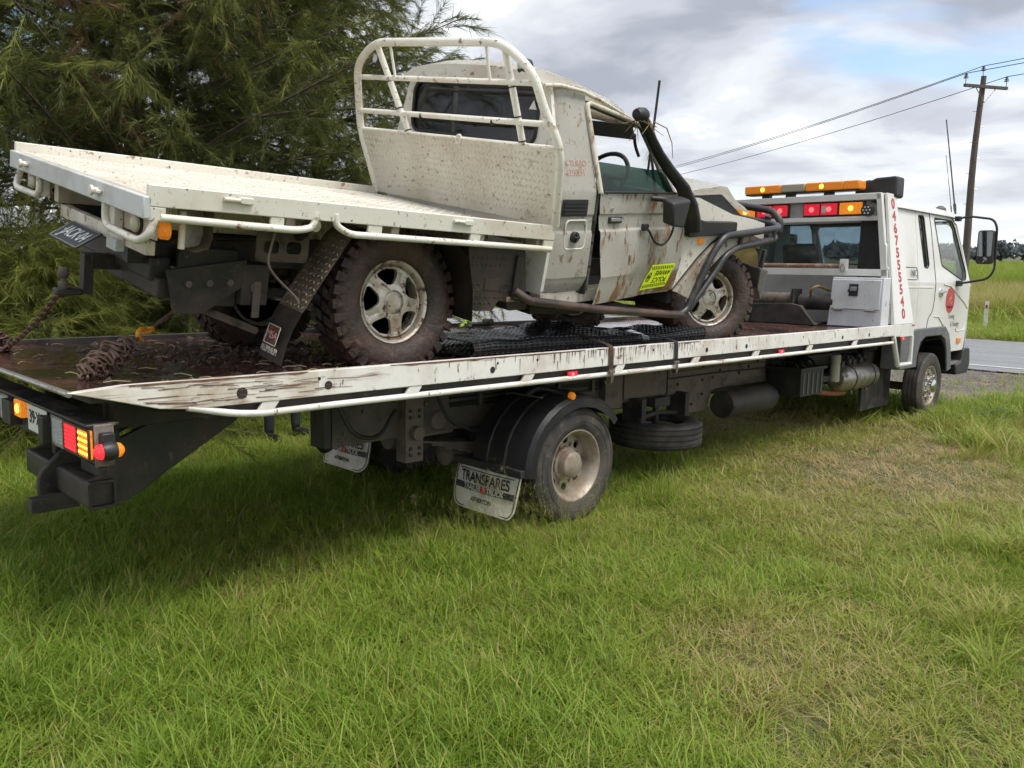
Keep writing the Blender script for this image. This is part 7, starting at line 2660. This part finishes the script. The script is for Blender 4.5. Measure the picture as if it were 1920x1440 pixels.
o['kind'] = 'stuff'; o['label'] = 'dark mud clods fallen from the ute wheels onto the deck'
bm = nb()
for _ in range(70):
    x, y = rng.uniform(-3.0, -.9), rng.uniform(-1.1, 1.0)
    a, L_ = rng.uniform(0, 3.14), rng.uniform(.02, .12)
    d_ = Vector((cos(a), sin(a), 0)) * L_
    c = Vector((x, y, 1.178))
    tube(bm, [c - d_ / 2, c + d_ * .1 + Vector((0, 0, .006)), c + d_ / 2], .0022, 4)
o = obj('straw_bits', bm, pm('pale_straw', (.42, .33, .19), .9), None)
o.rotation_euler = TILT
o['kind'] = 'stuff'; o['label'] = 'pale bits of straw scattered on the muddy deck'

# ---- weeds at the edge of the gravel
WEED = pm('weed_leaf', (.035, .065, .020), .6, layers=[((.08, .12, .03), 14, .45, .65)])
for (x, y, n, hh, lab) in ((7.0, -1.75, 120, .16, 'low dark broadleaf weed growing in front of the truck front wheel'), (4.35, -.55, 46, .07, 'small dark weed on the worn turf beside the battery box'),
                           (9.1, -2.6, 130, .18, 'dark broadleaf weed spreading over the gravel edge')):
    root = thing('weed', lab, 'weed', at_ground(x, y), (0, 0, 0))
    bm, bs = nb(), nb()
    for k in range(n):
        a, r = rng.uniform(0, 6.28), abs(rng.normal(0, hh * 1.5))
        c = Vector((r * cos(a), r * sin(a), rng.uniform(.02, hh)))
        d_ = Vector((cos(a + rng.normal(0, .6)), sin(a + rng.normal(0, .6)), rng.uniform(-.2, .6))).normalized()
        w = d_.cross(Vector((0, 0, 1))).normalized()
        L_ = rng.uniform(.03, .07)
        v = [bm.verts.new(p) for p in (c, c + d_ * L_ * .5 + w * L_ * .28, c + d_ * L_, c + d_ * L_ * .5 - w * L_ * .28)]
        bm.faces.new(v)
        if k % 4 == 0:
            tube(bs, [(c.x * .2, c.y * .2, -.02), (c.x * .7, c.y * .7, c.z * .8), tuple(c)], .0025, 4)
    o = obj('leaves', bm, WEED, root, smooth=False); o['kind'] = 'stuff'
    obj('stems', bs, WEED, root)

# ---- a person standing on the far side of the deck
PS = thing('person', 'person in dark trousers and boots standing behind the deck, only lower legs seen under it', 'person', at_ground(-.06, 2.66), (0, 0, rad(-80)))


def person_body():
    # joints: x forward, y left, z up
    J, Ed, Rr = [], [], []

    def j(p, r, par=None):
        J.append(p); Rr.append(r)
        if par is not None:
            Ed.append((par, len(J) - 1))
        return len(J) - 1
    pel = j((0, 0, .97), (.15, .115))
    wa = j((.0, 0, 1.12), (.145, .105), pel)
    ch = j((.01, 0, 1.32), (.165, .12), wa)
    nk0 = j((.0, 0, 1.47), (.10, .08), ch)
    nk = j((.015, 0, 1.54), (.052, .055), nk0)
    hd = j((.03, 0, 1.62), (.068, .080), nk)
    hd2 = j((.035, 0, 1.70), (.074, .090), hd)
    j((.03, 0, 1.77), (.052, .062), hd2)
    for s in (1, -1):
        hp = j((0, s * .10, .90), (.095, .10), pel)
        kn = j((.03, s * .14, .50), (.062, .066), hp)
        cf = j((.005, s * .155, .36), (.056, .062), kn)
        an = j((-.01, s * .165, .10), (.045, .050), cf)
        hl = j((-.015, s * .168, .055), (.045, .05), an)
        bl = j((.11, s * .185, .045), (.048, .040), hl)
        j((.19, s * .195, .038), (.040, .030), bl)
        sh = j((.0, s * .19, 1.42), (.065, .065), nk0)
        el = j((-.02, s * .255, 1.14), (.045, .045), sh)
        wr = j((.10, s * .25, .90), (.030, .033), el)
        pm_ = j((.135, s * .245, .84), (.022, .040), wr)
        for k in range(4):
            b0 = j((.15 + .004 * k, s * .243 + (k - 1.5) * -.0, .80), (.009, .009), pm_) if False else j((.125 + .018 * k, s * .240, .795 - .004 * abs(k - 1.5)), (.0095, .0095), pm_)
            b1 = j((.130 + .018 * k, s * .232, .765 - .004 * abs(k - 1.5)), (.0088, .0088), b0)
            j((.130 + .017 * k, s * .218, .742 - .003 * abs(k - 1.5)), (.0075, .0075), b1)
        t0 = j((.175, s * .232, .85), (.011, .011), pm_)
        j((.190, s * .220, .815), (.009, .009), t0)
    me = bpy.data.meshes.new('body')
    me.from_pydata(J, Ed, [])
    o = bpy.data.objects.new('body', me)
    COL.objects.link(o)
    md = o.modifiers.new('skin', 'SKIN')
    md.use_smooth_shade = True
    sv = me.skin_vertices[0].data
    for i, r in enumerate(Rr):
        sv[i].radius = r
        sv[i].use_root = (i == 0)
    sb = o.modifiers.new('sub', 'SUBSURF'); sb.levels = 2; sb.render_levels = 2
    dg = bpy.context.evaluated_depsgraph_get()
    m2 = bpy.data.meshes.new_from_object(o.evaluated_get(dg))
    bpy.data.objects.remove(o)
    m2.name = 'body'
    for m_ in (pm('dark_navy_trousers', (.022, .026, .036), .85, layers=[((.05, .052, .06), 8, .45, .7)]), pm('dark_work_shirt', (.035, .038, .05), .85),
               pm('skin_tone', (.42, .25, .18), .55), pm('black_boots', (.015, .014, .014), .5)):
        m2.materials.append(m_)
    for p in m2.polygons:
        c = p.center
        arm = abs(c.y) > .2 and c.z > .7
        p.material_index = 3 if c.z < .115 else 2 if (c.z > 1.52 or (arm and c.z < .93)) else 1 if (c.z > 1.0 or arm) else 0
    return link('body', m2, None, PS)


person_body()
bm = nb()
lathe(bm, [(.088 * sin(a), .10 - .10 * (1 - cos(a)) + 0) for a in np.linspace(.02, pi * .55, 8)], (.03, 0, 1.70), 'z', 20)
for v in bm.verts:
    v.co.y *= .86
obj('hair', bm, pm('brown_hair', (.06, .04, .03), .8), PS)
bm = nb()
tube(bm, [(.112, 0, 1.70), (.126, 0, 1.665), (.118, 0, 1.652)], [.008, .014, .010], 8); obj('nose', bm, MATS['skin_tone'], PS)
bm = nb(); tube(bm, [(.102, .022, 1.625), (.108, 0, 1.622), (.102, -.022, 1.625)], .005, 6); obj('mouth', bm, pm('lip_tone', (.32, .13, .11), .5), PS)
for s in (1, -1):
    bm = nb(); lathe(bm, [(.002, -.006), (.010, 0), (.002, .006)], (.100, s * .030, 1.695), 'x', 10); obj('eye', bm, PRINTWH, PS)
    bm = nb(); lathe(bm, [(.002, -.008), (.026, -.004), (.028, .004), (.002, .008)], (.025, s * .080, 1.68), 'y', 12); obj('ear', bm, MATS['skin_tone'], PS)
